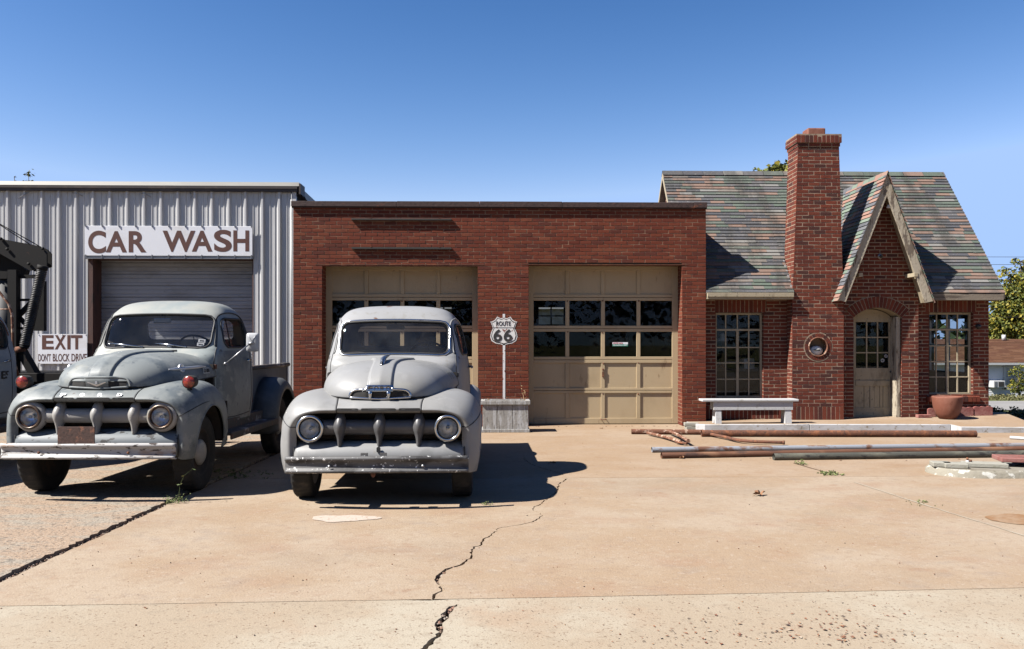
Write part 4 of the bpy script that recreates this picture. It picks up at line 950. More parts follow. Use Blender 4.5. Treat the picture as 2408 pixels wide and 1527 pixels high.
# casement windows
def casement(h, crop, trans, cols, mid, tz_row, rows4, name="casement_window"):
    o = bpy.data.objects.new(name, None); sc.collection.objects.link(o); o.parent = co
    y = YW + .1; mb = MB(); a, b, c, d_ = h; f = .04
    tzv = Z(crop(0, tz_row)[1], y, 6)
    mb.box(a, a + f, y - .02, y + .03, c, d_); mb.box(b - f, b, y - .02, y + .03, c, d_); mb.box(a + f, b - f, y - .019, y + .03, d_ - f, d_ - .001); mb.box(a + f, b - f, y - .019, y + .03, c + .001, c + f)
    mb.box(a + f, b - f, y - .022, y + .028, tzv - .018, tzv + .018)
    mx_ = X(crop(mid, 0)[0], y); mb.box(mx_ - .024, mx_ + .024, y - .018, y + .028, c + f, tzv - .018)
    for p in trans: xx = X(crop(p, 0)[0], y); mb.box(xx - .012, xx + .012, y - .01, y + .02, tzv + .018, d_ - f)
    for p in cols: xx = X(crop(p, 0)[0], y); mb.box(xx - .012, xx + .012, y - .01, y + .02, c + f, tzv - .018)
    for p in rows4:
        zz = Z(crop(0, p)[1], y, 6); mb.box(a + f, mx_ - .025, y - .012, y + .022, zz - .011, zz + .011); mb.box(mx_ + .025, b - f, y - .012, y + .022, zz - .011, zz + .011)
    shift(mb, E0).build("frame", M_cream, o, bevel=.003)
    mb = MB(); r = random.Random(4)
    xs_ = [a + f] + [X(crop(p, 0)[0], y) for p in sorted(list(cols) + [mid])] + [b - f]; zs_ = [c + f] + sorted(Z(crop(0, p)[1], y, 6) for p in rows4) + [tzv]
    for i in range(len(xs_) - 1):
        for j in range(len(zs_) - 1):
            w_ = [r.uniform(-.0022, .0022) for _ in range(3)]
            mb.add([(xs_[i], y + .006, zs_[j]), (xs_[i + 1], y + .006 + w_[0], zs_[j]), (xs_[i + 1], y + .006 + w_[0] + w_[1], zs_[j + 1]), (xs_[i], y + .006 + w_[1], zs_[j + 1])], [(0, 1, 2, 3)])
    mb.add([(a + f, y + .006, tzv), (b - f, y + .006, tzv), (b - f, y + .006, d_ - f), (a + f, y + .006, d_ - f)], [(0, 1, 2, 3)])
    shift(mb, E0).build("glass", GL_win, o, fix=False)
casement(hl, c7, (475, 585, 692), (475, 692), 585, 400, (565, 710, 862))
casement(hr, c8, (850, 930, 1010), (848, 1010), 930, 322, (447, 567, 685))
mb = MB(); yy = sw[0]; xx = wx1 - .1
for q in (sw[0] + .02, (sw[0] + sw[1]) / 2, sw[1] - .02): mb.box(xx - .02, xx + .02, q - .02, q + .02, sw[2], sw[3])
mb.box(xx - .018, xx + .018, sw[0], sw[1], (sw[2] + sw[3]) / 2 - .02, (sw[2] + sw[3]) / 2 + .02)
shift(mb, E0).build("side_window_frame", M_white, co)
# things inside seen through the left window
ln = thing("table_lamp", "white glass lamp shade standing inside the left cottage window", "lamp", (4.42, 16.15, 1.3))
mb = MB(); mb.lathe([(.03, .12), (.045, .10), (.05, .05), (.11, -.0), (.12, -.03), (.115, -.03)], (0, 0, .28), (0, 0, 1), 20); mb.build("shade", M_sign, ln)
mb = MB(); mb.lathe([(.02, .25), (.015, .1), (.03, -.2), (.07, -.26), (.001, -.26)], (0, 0, 0), (0, 0, 1), 14); mb.build("stand", M_rust, ln)
tb = thing("window_table", "dim table with white boxes standing inside the left cottage window", "table", (4.7, 16.4, .08))
mb = MB(); mb.box(-.7, .7, -.25, .25, .9, .94); mb.build("top", M_weather, tb)
for a, b in ((-.65, -.2), (.65, -.2), (-.65, .2), (.65, .2)): mb = MB(); mb.box(a - .03, a + .03, b - .03, b + .03, 0, .9); mb.build("leg", M_weather, tb)
bx = thing("cardboard_box", "pale box on the table inside the left cottage window", "box", (4.95, 16.3, 1.02)); mb = MB(); mb.box(-.1, .1, -.1, .1, 0, .2); mb.build("carton", M_sign, bx, bevel=.004); mb = MB(); mb.box(-.105, .105, -.02, .02, .201, .204); mb.build("tape", M_cream, bx)

# ================= porch slab, kerb =================
def pz(x, y): return .115 + (y - 14.6) / 1.2 * lerp(-.045, .05, min(max((x - 3.65) / 5.7, 0), 1))
def porch(poly, label, jag=0, seed=1):
    r = random.Random(seed); mb = MB(); n = len(poly); P = []
    for i, (a, b, f) in enumerate(poly):
        c, d_, _ = poly[(i + 1) % n]; k = max(1, int(math.hypot(c - a, d_ - b) / .22)) if f else 1
        for q in range(k): P.append((lerp(a, c, q / k), lerp(b, d_, q / k) + (r.uniform(-.004, .004) if f and q else 0), f))
    top = [Vector((a, b, pz(a, b) + (r.uniform(-.003, .001) if f else 0))) for a, b, f in P]
    tr = tessellate_polygon([[Vector((p.x, p.y, 0)) for p in top]])
    o = MB(); o.add(top, [tuple(t) for t in tr], 0)
    m_ = len(P)
    chf = [Vector((p.x, p.y - .012 if P[i][2] else p.y, p.z - .012)) for i, p in enumerate(top)]
    bot = [Vector((p.x, p.y - .012 if P[i][2] else p.y, -.05)) for i, p in enumerate(top)]
    vs = top + chf + bot
    o.add(vs, [(i, (i + 1) % m_, m_ + (i + 1) % m_, m_ + i) for i in range(m_)] + [(m_ + i, m_ + (i + 1) % m_, 2 * m_ + (i + 1) % m_, 2 * m_ + i) for i in range(m_)], 1)
    b = o.build("porch_slab", [M_conc, M_whitec]); tag(b, kind='structure')
px0 = X(1641, 14.62); pxm = X(2236, 14.5); pmid = X((2700 + 1268 / 2.349) / 1.701, 14.6)
porch([(px0, 14.72, 1), (px0 + .12, 14.62, 1), (pmid - .008, 14.6, 0), (pmid - .008, 15.9, 0), (3.94, 15.9, 0), (3.94, 15.458, 0), (px0, 15.458, 0)], 1)
porch([(pmid + .008, 14.6, 1), (pxm, 14.52, 0), (pxm, 16.0, 0), (pmid + .008, 16.0, 0)], 2, seed=2)
pr = G(2440, 1000, .12); pb = G(2334, 973, .16)
porch([(pxm + .012, 14.2, 1), (pr.x, 14.15, 0), (9.9, 16.2, 0), (9.4, 16.2, 0), (pxm + .012, 16.2, 0)], 3, seed=3)

# ================= pick-up trucks =================
CH = mat("chrome", (.62, .625, .63), .2, 1.0, layers=[(14, (.25, .24, .23), .60, .72, 5, (1, 1, 1), .7)], bump=(30, .06, .002))
CH_old = mat("pitted_chrome", (.12, .118, .118), .62, .3, layers=[(7, (.04, .038, .038), .45, .62, 7, (.5, 1, 1.5)), (26, (.75, .75, .74), .60, .66, 6)], bump=(30, .6, .003))
RUB = mat("tyre_rubber", (.022, .021, .02), .85, layers=[(8, (.07, .06, .05), .5, .7, 5, (1, 1, 1), .6)], bump=(60, .3, .002), spec=.3)
GASK = mat("rubber_seal", (.012, .012, .013), .6)
UND = mat("underbody", (.022, .019, .017), .9, layers=[(7, (.06, .035, .022), .5, .7, 5)])
SEAT = mat("seat_cloth", (.05, .045, .04), .9)
REDL = mat("red_lens", (.28, .025, .008), .25, layers=[(30, (.12, .01, .004), .5, .6, 4)], coat=.5)
LENS = glass("lens_glass", (.9, .93, .96), 1.5, 0, .02, 1.2)
REFL = mat("reflector", (.9, .9, .9), .28, 1.0, layers=[(60, (.5, .52, .58), .5, .65, 4, (1, 1, .25), .6)], bump=(45, .5, .004))
GLT = glass("truck_glass", (.62, .63, .63), 1.5, .10, .02, 1.0)
M_plate = mat("rust_plate", (.07, .035, .026), .85, layers=[(14, (.20, .085, .05), .54, .66, 7), (50, (.03, .018, .014), .55, .65, 5)], bump=(40, .8, .004))

CAB = [(.52, .76, 1.97, .80, 7), (.80, .74, 1.99, .825, 7), (1.10, .74, 2.0, .82, 7), (1.27, .755, 2.0, .808, 7), (1.36, .83, 1.99, .79, 7), (1.43, .895, 1.98, .776, 6.8),
       (1.60, .975, 1.955, .742, 6.2), (1.74, 1.045, 1.92, .70, 5.2), (1.82, 1.12, 1.875, .655, 4.2), (1.885, 1.21, 1.80, .58, 3.5), (1.922, 1.32, 1.70, .46, 2.9), (1.941, 1.43, 1.60, .26, 2.6), (1.946, 1.514, 1.516, .002, 2.4)]
CT = [cat(CAB, i / 1200) for i in range(1201)]
def cab_at(z):
    lo, hi = 0, 1200
    while hi - lo > 1:
        m = (lo + hi) // 2
        if CT[m][0] <= z: lo = m
        else: hi = m
    f = (z - CT[lo][0]) / max(1e-6, CT[hi][0] - CT[lo][0]); return [a + (b - a) * f for a, b in zip(CT[lo], CT[hi])]
def tap(y): return lerp(.90, 1.0, min(1, max(0, (y - .75) / .95)))
def cab_y(x, z, front=True):
    _, yf, yb, hw, n = cab_at(z); hw = hw * tap(yf + .08 if front else yb); yc = (yf + yb) / 2; ly = (yb - yf) / 2; k = max(0, 1 - min(1, abs(x) / hw) ** n) ** (1 / n)
    return yc - ly * k if front else yc + ly * k
def cab_x(y, z):
    _, yf, yb, hw, n = cab_at(z); yc = (yf + yb) / 2; ly = (yb - yf) / 2
    return tap(y) * hw * max(0, 1 - min(1, abs(y - yc) / ly) ** n) ** (1 / n)
def sd_rbox(px, py, cx, cy, hx, hy, r):
    qx = abs(px - cx) - hx + r; qy = abs(py - cy) - hy + r
    return math.hypot(max(qx, 0), max(qy, 0)) + min(max(qx, qy), 0) - r
def w_front(x, z): return sd_rbox(x, z + .02 * (x / .6) ** 2, 0, 1.583, .600, .184, .085)
def w_rear(x, z): return sd_rbox(x, z, 0, 1.60, .54, .125, .075)
def w_side(y, z):
    s_ = (z - 1.56) * .22
    return sd_rbox(y - s_ * (1 if y < 1.3 else -.1), z, 1.40, 1.555, .315, .17, .10)
def cab_shell():
    NL, NT = 112, 256; rows = []
    for i in range(NL + 1):
        z, yf, yb, hw, n = cat(CAB, (i / NL)); yc = (yf + yb) / 2; ly = (yb - yf) / 2
        row = [Vector((hw * sgp(math.cos(2 * math.pi * k / NT), n), yc + ly * sgp(math.sin(2 * math.pi * k / NT), n), z)) for k in range(NT)]
        for p in row: p.x *= tap(p.y)
        rows.append(row)
    # resample in angle: superellipse parameter bunches at corners, keep arc length even
    out = []
    for r_ in rows:
        d = [0]
        for k in range(NT): d.append(d[-1] + (r_[(k + 1) % NT] - r_[k]).length)
        tot = d[-1]; nr = []; j = 0
        for k in range(NT):
            t = tot * k / NT
            while d[j + 1] < t: j += 1
            f = (t - d[j]) / max(1e-9, d[j + 1] - d[j]); nr.append(r_[j].lerp(r_[(j + 1) % NT], f))
        out.append(nr)
    V = [p for r_ in out for p in r_]; body = []; glf = {'f': [], 'r': [], 's': []}; cut = set()
    def sdf(p):
        if p.z < 1.30 or p.z > 1.80: return 1, None
        if p.y < 1.2 and abs(p.x) < .72:
            d1 = w_front(p.x, p.z)
            if d1 < .06: return d1, 'f'
        if p.y > 1.7 and abs(p.x) < .62:
            d1 = w_rear(p.x, p.z)
            if d1 < .06: return d1, 'r'
        if abs(p.x) > .60 and 1.0 < p.y < 1.75:
            d1 = w_side(p.y, p.z)
            if d1 < .06: return d1, 's'
        return 1, None
    quads = [(i * NT + k, i * NT + (k + 1) % NT, (i + 1) * NT + (k + 1) % NT, (i + 1) * NT + k) for i in range(NL) for k in range(NT)]
    for q in quads:
        c = sum((V[i] for i in q), Vector()) / 4; d1, kd = sdf(c)
        if kd and d1 < 0: glf[kd].append(q)
        else: body.append(q)
    used = {i for q in body for i in q}; gu = {i: kd for kd in glf for q in glf[kd] for i in q}
    V2 = [v.copy() for v in V]
    for i in used & set(gu):
        p = V[i]; kd = gu[i]; fn = {'f': w_front, 'r': w_rear, 's': w_side}[kd]
        a, b = (p.y, p.z) if kd == 's' else (p.x, p.z); h = 1e-3
        for _ in range(3):
            d1 = fn(a, b); gx = (fn(a + h, b) - fn(a - h, b)) / (2 * h); gz = (fn(a, b + h) - fn(a, b - h)) / (2 * h); g2 = max(gx * gx + gz * gz, .3)
            a -= d1 * gx / g2; b -= d1 * gz / g2
        if kd == 's': V2[i] = Vector((math.copysign(cab_x(a, b), p.x), a, b))
        else: V2[i] = Vector((a, cab_y(a, b, kd == 'f'), b))
    return V, V2, body, glf
CABD = cab_shell()
def outline(fn, cx, cz, to3, n=72, off=0.0):
    pts = []
    for k in range(n):
        t = 2 * math.pi * k / n; lo, hi = 0, 1.0
        for _ in range(26):
            m = (lo + hi) / 2
            if fn(cx + math.cos(t) * m, cz + math.sin(t) * m) < off: lo = m
            else: hi = m
        pts.append(to3(cx + math.cos(t) * lo, cz + math.sin(t) * lo))
    return pts

# hood: implicit nose
def hood_st(y):
    t = min(max((.82 - y) / 1.29, 0), 1); e_ = 1 - t ** 3.6
    wd = lerp(.705, .640, min(1, t * 1.6)) * e_ ** (1 / 3.0); zb = lerp(1.06, 1.0, t); zt = zb + (1.338 - .0 * t - zb) * e_ ** .47
    return wd, zb, zt
def hood_y(x, z):
    lo, hi = -.47, .82
    for _ in range(30):
        m = (lo + hi) / 2; wd, zb, zt = hood_st(m)
        v = (abs(x) / max(wd, 1e-5)) ** 2.9 + (max(z - zb, 0) / max(zt - zb, 1e-5)) ** 2.3
        if v > 1: lo = m
        else: hi = m
    return hi
def hood_x(y, z):
    wd, zb, zt = hood_st(y); return wd * max(0, 1 - (max(z - zb, 0) / (zt - zb)) ** 2.3) ** (1 / 2.9)
def hood_mb():
    mb = MB(); rows = []; NS, NT = 90, 360
    for i in range(NS + 1):
        s_ = i / NS; y = .82 - 1.29 * (1 - (1 - s_) ** 2.2); y = min(.82, max(-.4699, y)); wd, zb, zt = hood_st(y); row = []
        for k in range(NT + 1):
            t = math.pi * k / NT; x = wd * sgp(math.cos(t), 2.9); z = zb + (zt - zb) * abs(math.sin(t)) ** (2 / 2.3)
            a = abs(x); ws = lerp(.12, .24, min(1, max(0, (y + .1) / .9)) ** 1.6)      # raised spine with centre crease
            sm = min(1, max(0, (ws - a) / .022)); sm = sm * sm * (3 - 2 * sm)
            rs = .020 * sm * min(1, max(0, (z - zb) / .12)) + (.014 * (1 - a / ws) if a < ws else 0) * min(1, max(0, (z - zb) / .1))
            row.append((x, y - rs * .5, z + rs * (1 if z > zb + .02 else 0)))
        rows.append(row)
    mb.grid(rows); return mb
# front end rails  (x, y, z)
FR = {
 0: [(0, -.52, .865), (0, -.575, .90), (0, -.515, .962), (0, -.40, .992), (0, -.1, 1.0)],
 1: [(.2, -.52, .865), (.2, -.573, .90), (.2, -.51, .962), (.22, -.385, .992), (.22, -.1, 1.0)],
 2: [(.39, -.52, .865), (.39, -.56, .90), (.395, -.445, .97), (.42, -.24, 1.015), (.44, .05, 1.03), (.50, .3, 1.045), (.56, .48, 1.03), (.60, .6, .97), (.66, .67, .86)],
 3: [(.57, -.515, .862), (.58, -.55, .895), (.61, -.42, .985), (.63, -.20, 1.035), (.65, .05, 1.055), (.67, .3, 1.05), (.69, .48, 1.01), (.71, .6, .93), (.73, .67, .84)],
 4: [(.70, -.505, .825), (.745, -.535, .85), (.82, -.41, .93), (.85, -.18, .985), (.865, .05, 1.0), (.86, .3, .985), (.845, .48, .935), (.825, .6, .86), (.80, .67, .78)],
 5: [(.765, -.49, .73), (.845, -.515, .74), (.925, -.41, .79), (.962, -.22, .83), (.97, .05, .85), (.96, .3, .83), (.94, .48, .79), (.91, .6, .74), (.88, .67, .69)],
 6: [(.775, -.485, .58), (.862, -.508, .58), (.948, -.41, .60), (.98, -.22, .64), (.985, .05, .66), (.975, .3, .65), (.955, .48, .62), (.93, .6, .59), (.90, .67, .57)],
 7: [(.78, -.485, .42), (.860, -.50, .42), (.942, -.41, .43), (.97, -.22, .46), (.975, .05, .47), (.97, .3, .46), (.955, .48, .45), (.93, .6, .44), (.90, .67, .43)],
 8: [(.785, -.475, .31), (.845, -.48, .30), (.915, -.40, .30), (.94, -.22, .31), (.945, .05, .31), (.94, .3, .31), (.93, .48, .32), (.91, .6, .33), (.88, .67, .34)]}
def narrow(p):
    x, y, z = p; return (x if x < .7 else .7 + (x - .7) * .90, y, z)
FR = {k: [narrow(p) for p in v] for k, v in FR.items()}
def rails(i0, i1, na, nbb, ncol):
    R0 = []
    for i in range(i0, i1 + 1): R0.append(FR[i][:ncol])
    rows = []
    for a in range(na + 1):
        t = a / na; col = []
        ctr = [cat([R0[i][j] for i in range(len(R0))], t) for j in range(ncol)]
        for b in range(nbb + 1): col.append(cat(ctr, b / nbb))
        rows.append([tuple(p) for p in col])
    return rows
AR = (.015, .40, .40)
def fender_mb(sx):
    rows = rails(2, 8, 70, 96, 9); mb = MB(); NA, NB = len(rows), len(rows[0])
    V = [Vector(p) for r_ in rows for p in r_]
    def sdf(p): return math.hypot(p.y - AR[0], p.z - AR[1]) - AR[2] if p.x > .7 else 1
    keep = []; cutv = set(); edge_ = []
    for i in range(NA - 1):
        for k in range(NB - 1):
            q = (i * NB + k, i * NB + k + 1, (i + 1) * NB + k + 1, (i + 1) * NB + k); c = sum((V[j] for j in q), Vector()) / 4
            if sdf(c) < 0: cutv.update(q)
            else: keep.append(q)
    for j in {j for q in keep for j in q} & cutv:
        p = V[j]; d = Vector((0, p.y - AR[0], p.z - AR[1])); l = d.length
        if l > 0:
            V[j] = Vector((p.x, AR[0] + d.y / l * AR[2], AR[1] + d.z / l * AR[2])); edge_.append((math.atan2(d.z, d.y), V[j]))
    mb.v = [(p.x * sx, p.y, p.z) for p in V]
    for q in keep: mb.f.append(q if sx > 0 else q[::-1]); mb.mi.append(0); mb.sm.append(True)
    edge_ = [p for a_, p in sorted(edge_, key=lambda e: (e[0] if e[0] > -1.57 else e[0] + 6.28))][::3]
    mb.edge = [(p.x * sx - sx * .004, p.y, p.z) for p in edge_]
    return mb
def arch_pts(sx, xo):
    pts = []
    for k in range(33):
        t = math.pi * (-.06 + 1.12 * k / 32); y = AR[0] + AR[2] * math.cos(t); z = AR[1] + AR[2] * math.sin(t)
        if z < .32: continue
        pts.append((sx * (xo - .02 * max(0, (z - .6))), y, z))
    return pts
def wheel(parent, x, y, r, wd, sx, rimm, capm, tread=26, hub=.11):
    o = bpy.data.objects.new("wheel", None); sc.collection.objects.link(o); o.parent = parent; o.location = (x, y, r)
    mb = MB(); h = wd / 2; n = 96
    prof = [(r * .62, -h * .8), (r * .70, -h * .98), (r * .84, -h * 1.06), (r * .95, -h * .98), (r * .99, -h * .82), (r, -h * .6), (r, h * .6), (r * .99, h * .82), (r * .95, h * .98), (r * .84, h * 1.06), (r * .70, h * .98), (r * .62, h * .8)]
    rows = []
    for ri, hh in prof:
        row = []
        for k in range(n):
            t = 2 * math.pi * k / n; rr = ri - (.011 if (ri > r * .96 and k % 3 == 0) else 0); row.append((hh, rr * math.cos(t), rr * math.sin(t)))
        rows.append(row)
    mb.grid(rows, closed=True)
    for cx_ in (-.45, 0, .45):      # circumferential grooves as shallow dark ribs
        pass
    mb.build("tyre", RUB, o)
    mb = MB(); mb.lathe([(r * .64, h * .80), (r * .60, h * .85), (r * .57, h * .55), (r * .52, h * .30), (r * .40, h * .30), (r * .30, h * .55), (r * .22, h * .6)], (0, 0, 0), (sx, 0, 0), 40); mb.lathe([(r * .64, -h * .85), (r * .3, -h * .6), (.001, -h * .6)], (0, 0, 0), (sx, 0, 0), 24)
    mb.build("rim", rimm, o)
    mb = MB(); mb.lathe([(r * .34, h * .55), (r * .33, h * .75), (r * .26, h * 1.0), (r * .12, h * 1.12), (.001, h * 1.15)], (0, 0, 0), (sx, 0, 0), 32); mb.build("hubcap", capm, o)
    return o

def build_truck(cfg):
    P = cfg['paint']; lift = cfg['lift']; root = thing(cfg['name'], cfg['label'], cfg['cat'], cfg['loc'], cfg['rz'], cfg.get('group'))
    U = T((0, 0, lift)); sub = {}
    def B(mb, name, m, parent=None, **k):
        o = mb.build(name, m, parent or root, M=U, **k); return o
    V, V2, body, glf = CABD
    mb = MB(); mb.v = [tuple(p) for p in V2]
    for q in body: mb.f.append(q); mb.mi.append(1 if V2[q[0]].z < 1.345 and abs(V2[q[0]].x) > .70 else 0); mb.sm.append(True)
    cab = B(mb, "cab", [cfg.get('roofpaint', P), P], fix=False)
    md = cab.modifiers.new("Solidify", 'SOLIDIFY'); md.thickness = .018; md.offset = -1
    for kd, nm in (('f', "windshield"), ('r', "rear_window")):
        mb = MB(); idx = {}; 
        for q in glf[kd]:
            for i in q:
                if i not in idx: idx[i] = len(mb.v); p = V[i]; mb.v.append((p.x, p.y + (.014 if kd == 'f' else -.014), p.z))
            mb.f.append(tuple(idx[i] for i in q)); mb.mi.append(0); mb.sm.append(True)
        o = B(mb, nm, cfg['glass'], fix=False); sub[kd] = o
    for sx in (-1, 1):
        mb = MB(); idx = {}
        for q in glf['s']:
            if V[q[0]].x * sx < 0: continue
            for i in q:
                if i not in idx: idx[i] = len(mb.v); p = V[i]; mb.v.append((p.x - sx * .014, p.y, p.z))
            mb.f.append(tuple(idx[i] for i in q)); mb.mi.append(0); mb.sm.append(True)
        o = B(mb, "door_window", cfg['glass'], fix=False)
        mb = MB(); mb.tube(outline(w_side, 1.375, 1.555, lambda a, b: (sx * (cab_x(a, b) + .002), a, b)), .011, 8, closed=True); B(mb, "seal", GASK, o)
        mb = MB(); y0 = 1.20; mb.tube([(sx * cab_x(y0, 1.40), y0 + .02, 1.385), (sx * cab_x(y0, 1.72), y0 + .065, 1.715)], .008, 6); B(mb, "vent_post", GASK, o)
        # door seams, drip rail, hinges, handle
        pts = [(y, z) for y, z in [(.80, 1.36 - .02 * k) for k in range(0, 40)]]
        seam = [(1.66, 1.66), (1.70, 1.5), (1.725, 1.3), (1.73, 1.1), (1.73, .8), (1.72, .62)]
        fr = [(cab_at(z_)[1] + o_, z_) for z_, o_ in ((1.72, .075), (1.6, .07), (1.5, .068), (1.4, .07), (1.3, .075), (1.2, .07), (1.1, .07), (.9, .07), (.62, .065))]
        mb = MB()
        for ln_ in (seam, fr):
            C_ = [cat(ln_, i / 30) for i in range(31)]; mb.tube([(sx * (cab_x(a, b) - .0005), a, b) for a, b in C_], .006, 5)
        C_ = [cat([(.81, .60), (1.25, .575), (1.72, .60)], i / 20) for i in range(21)]; mb.tube([(sx * (cab_x(a, b)), a, b) for a, b in C_], .006, 5)
        B(mb, "door_seam", GASK)
        C_ = [cat([(cab_at(1.40)[1] + .055, 1.40), (cab_at(1.5)[1] + .052, 1.50), (cab_at(1.6)[1] + .052, 1.60), (cab_at(1.7)[1] + .06, 1.70), (1.17, 1.765), (1.30, 1.79), (1.45, 1.795), (1.62, 1.775), (1.72, 1.70), (1.765, 1.55)], i / 50) for i in range(51)]
        mb = MB(); mb.tube([(sx * (cab_x(a, b) + .006), a, b) for a, b in C_], .0085, 6); B(mb, "drip_rail", cfg.get('drip', P))
        mb = MB(); x_ = cab_x(1.6, 1.22); mb.tube([(sx * x_, 1.64, 1.235), (sx * (x_ + .045), 1.64, 1.235), (sx * (x_ + .048), 1.56, 1.23), (sx * (x_ + .04), 1.50, 1.225)], [.014, .012, .010, .008], 8); B(mb, "door_handle", cfg['trim'])
        for hz in (1.17, .78):
            mb = MB(); x_ = cab_x(.82, hz); mb.box(sx * x_ - .02, sx * x_ + .022, .785, .84, hz - .025, hz + .025); B(mb, "hinge", cfg.get('hinge', P), bevel=.008)
    for fn, cz_, fr_, kd in ((w_front, 1.583, True, 'f'), (w_rear, 1.60, False, 'r')):
        mb = MB(); k = -.003 if fr_ else .003
        mb.tube(outline(fn, 0, cz_, lambda a, b: (a, cab_y(a, b, fr_) + k, b), 110, .006), .0115 if (kd == 'r' or cfg['wtrim'] is GASK) else .013, 8, closed=True); B(mb, "seal" if cfg['wtrim'] is GASK or kd == 'r' else "bright_trim", cfg['wtrim'] if kd == 'f' else GASK, sub[kd])
        if kd == 'f' and cfg['wtrim'] is not GASK:
            mb = MB(); mb.tube(outline(fn, 0, cz_, lambda a, b: (a, cab_y(a, b, fr_) + .003, b), 110, -.010), .008, 6, closed=True); B(mb, "seal", GASK, sub[kd])
    # interior
    mb = MB(); mb.box(-.70, .70, 1.35, 1.85, .70, 1.02); B(mb, "seat", SEAT, bevel=.05)
    mb = MB(); mb.obox((0, 1.80, 1.18), (.70, 0, 0), (0, .07, .01), (0, -.04, .23)); B(mb, "backrest", SEAT, bevel=.04)
    mb = MB(); mb.box(-.72, .72, .93, 1.09, 1.14, 1.375); B(mb, "dashboard", cfg['dash'], bevel=.03)
    c = Vector((.36, 1.18, 1.37)); ax = Vector((0, .75, .66)).normalized(); e1 = Vector((1, 0, 0)); e2 = ax.cross(e1)
    mb = MB(); mb.tube([c + (e1 * math.cos(2 * math.pi * k / 40) + e2 * math.sin(2 * math.pi * k / 40)) * .205 for k in range(40)], .012, 8, closed=True)
    mb.tube([c - ax * .02, c - ax * .5], .02, 8); mb.lathe([(.04, -.02), (.035, .01), (.001, .02)], c, ax, 16)
    for a in (.3, math.pi - .3, -math.pi / 2): mb.tube([c - ax * .01, c + (e1 * math.cos(a) + e2 * math.sin(a)) * .2], .006, 6)
    B(mb, "steering_wheel", GASK)
    mb = MB(); mb.box(-.10, .10, 1.05, 1.07, 1.665, 1.725); B(mb, "rear_view_mirror", M_steel if cfg['id'] != 2 else UND, bevel=.02)
    mb = MB(); mb.box(-.012, .012, 1.071, 1.12, 1.70, 1.78); B(mb, "mirror_stalk", UND)
    # hood
    hd = B(hood_mb(), "hood", P, fix=True)
    mb = MB()
    C_ = [(.0, .0)]
    # dark gap under the hood edge and at the cowl
    edge = []
    for k in range(61):
        y = .82 - 1.29 * (1 - (1 - k / 60) ** 2.2); y = max(-.4699, y); wd, zb, zt = hood_st(y); edge.append((wd, y, zb))
    ln_ = [(x, y - .002, z + .002) for x, y, z in edge] + [(-x, y - .002, z + .002) for x, y, z in edge[::-1]]
    mb.tube(ln_, .006, 6); 
    rear = []
    wd, zb, zt = hood_st(.8)
    for k in range(61):
        t = math.pi * k / 60; rear.append((wd * sgp(math.cos(t), 2.9) * 1.0, .812, zb + (zt - zb) * abs(math.sin(t)) ** (2 / 2.3) + .001))
    mb.tube(rear, .005, 6); B(mb, "hood_seam", GASK, hd)
    # cowl filler between hood and windshield, vent
    mb = MB(); rows = []
    for y in (.79, .83, .87, .91):
        row = []; wd, zb, zt = hood_st(.82)
        for k in range(41):
            t = math.pi * k / 40; row.append((wd * sgp(math.cos(t), 2.9) * (1 - .00), y, zb + (zt - .008 - zb) * abs(math.sin(t)) ** (2 / 2.3)))
        rows.append(row)
    mb.grid(rows); B(mb, "cowl", cfg.get('roofpaint', P))
    mb = MB()
    if cfg['id'] == 1: mb.obox((.06, .85, 1.362), (.20, 0, 0), (0, .045, .012), (0, 0, .004))
    else: mb.box(-.19, .19, .845, .856, 1.352, 1.368)
    B(mb, "cowl_vent", GASK if cfg['id'] != 3 else P)
    # nose trim
    def hp(x, z, off=.01):
        return (x, hood_y(x, z) - off - .034 * min(1, max(0, (.17 - abs(x)) / .05)) * min(1, max(0, (z - 1.0) / .08)), z)
    nt_ = bpy.data.objects.new("nose_trim", None); sc.collection.objects.link(nt_); nt_.parent = root
    tm = cfg['nose']
    if cfg['id'] == 2: top = [(-.285, 1.012), (-.27, 1.05), (-.23, 1.073), (-.12, 1.083), (-.11, 1.10), (.11, 1.10), (.12, 1.083), (.23, 1.073), (.27, 1.05), (.285, 1.012)]
    else: top = [(-.30, 1.012), (-.29, 1.05), (-.25, 1.09), (-.12, 1.10), (.12, 1.10), (.25, 1.09), (.29, 1.05), (.30, 1.012)]
    T1 = [cat(top, i / 48) for i in range(49)]; bot = [(-.285 + .57 * i / 24, 1.006 - .014 * (1 - abs(-1 + i / 12))) for i in range(25)]
    mb = MB(); mb.tube([hp(a, b) for a, b in T1], .013, 8); mb.tube([hp(a, b, .014) for a, b in bot], .011, 8); B(mb, "frame", tm, nt_)
    mb = MB(); g = []
    for zz in (1.012, 1.035, 1.06): g.append([hp(x_, zz, .006) for x_ in [-.262 + .524 * i / 30 for i in range(31)]])
    mb.grid(g); B(mb, "slot", M_dark, nt_)
    if cfg['id'] == 2:
        mb = MB(); g = []
        for zz in (1.062, 1.08, 1.10, 1.122): g.append([hp(x_, zz, .017 if zz < 1.12 else .008) for x_ in [-.125 + .25 * i / 16 for i in range(17)]])
        mb.grid(g); B(mb, "badge", tm, nt_)
        for i, chx in enumerate("FORD"):
            x_ = -.084 + i * .056; t_ = text_mb(chx, .040, .040, .004, .02); y_ = hp(x_, 1.092, .020)[1]; shift(t_, T((x_, y_, 1.092))); B(t_, "letter", UND, nt_)
        for x_ in (-.085, .085): mb = MB(); mb.tube([hp(x_, 1.0, .02), hp(x_, 1.066, .02)], [.016, .02], 8); B(mb, "post", CH, nt_)
    else:
        mb = MB(); g = []
        for zz in (1.008, 1.035, 1.066, 1.085): g.append([hp(x_, zz, .014) for x_ in [-.11 + .22 * i / 14 for i in range(15)]])
        mb.grid(g)
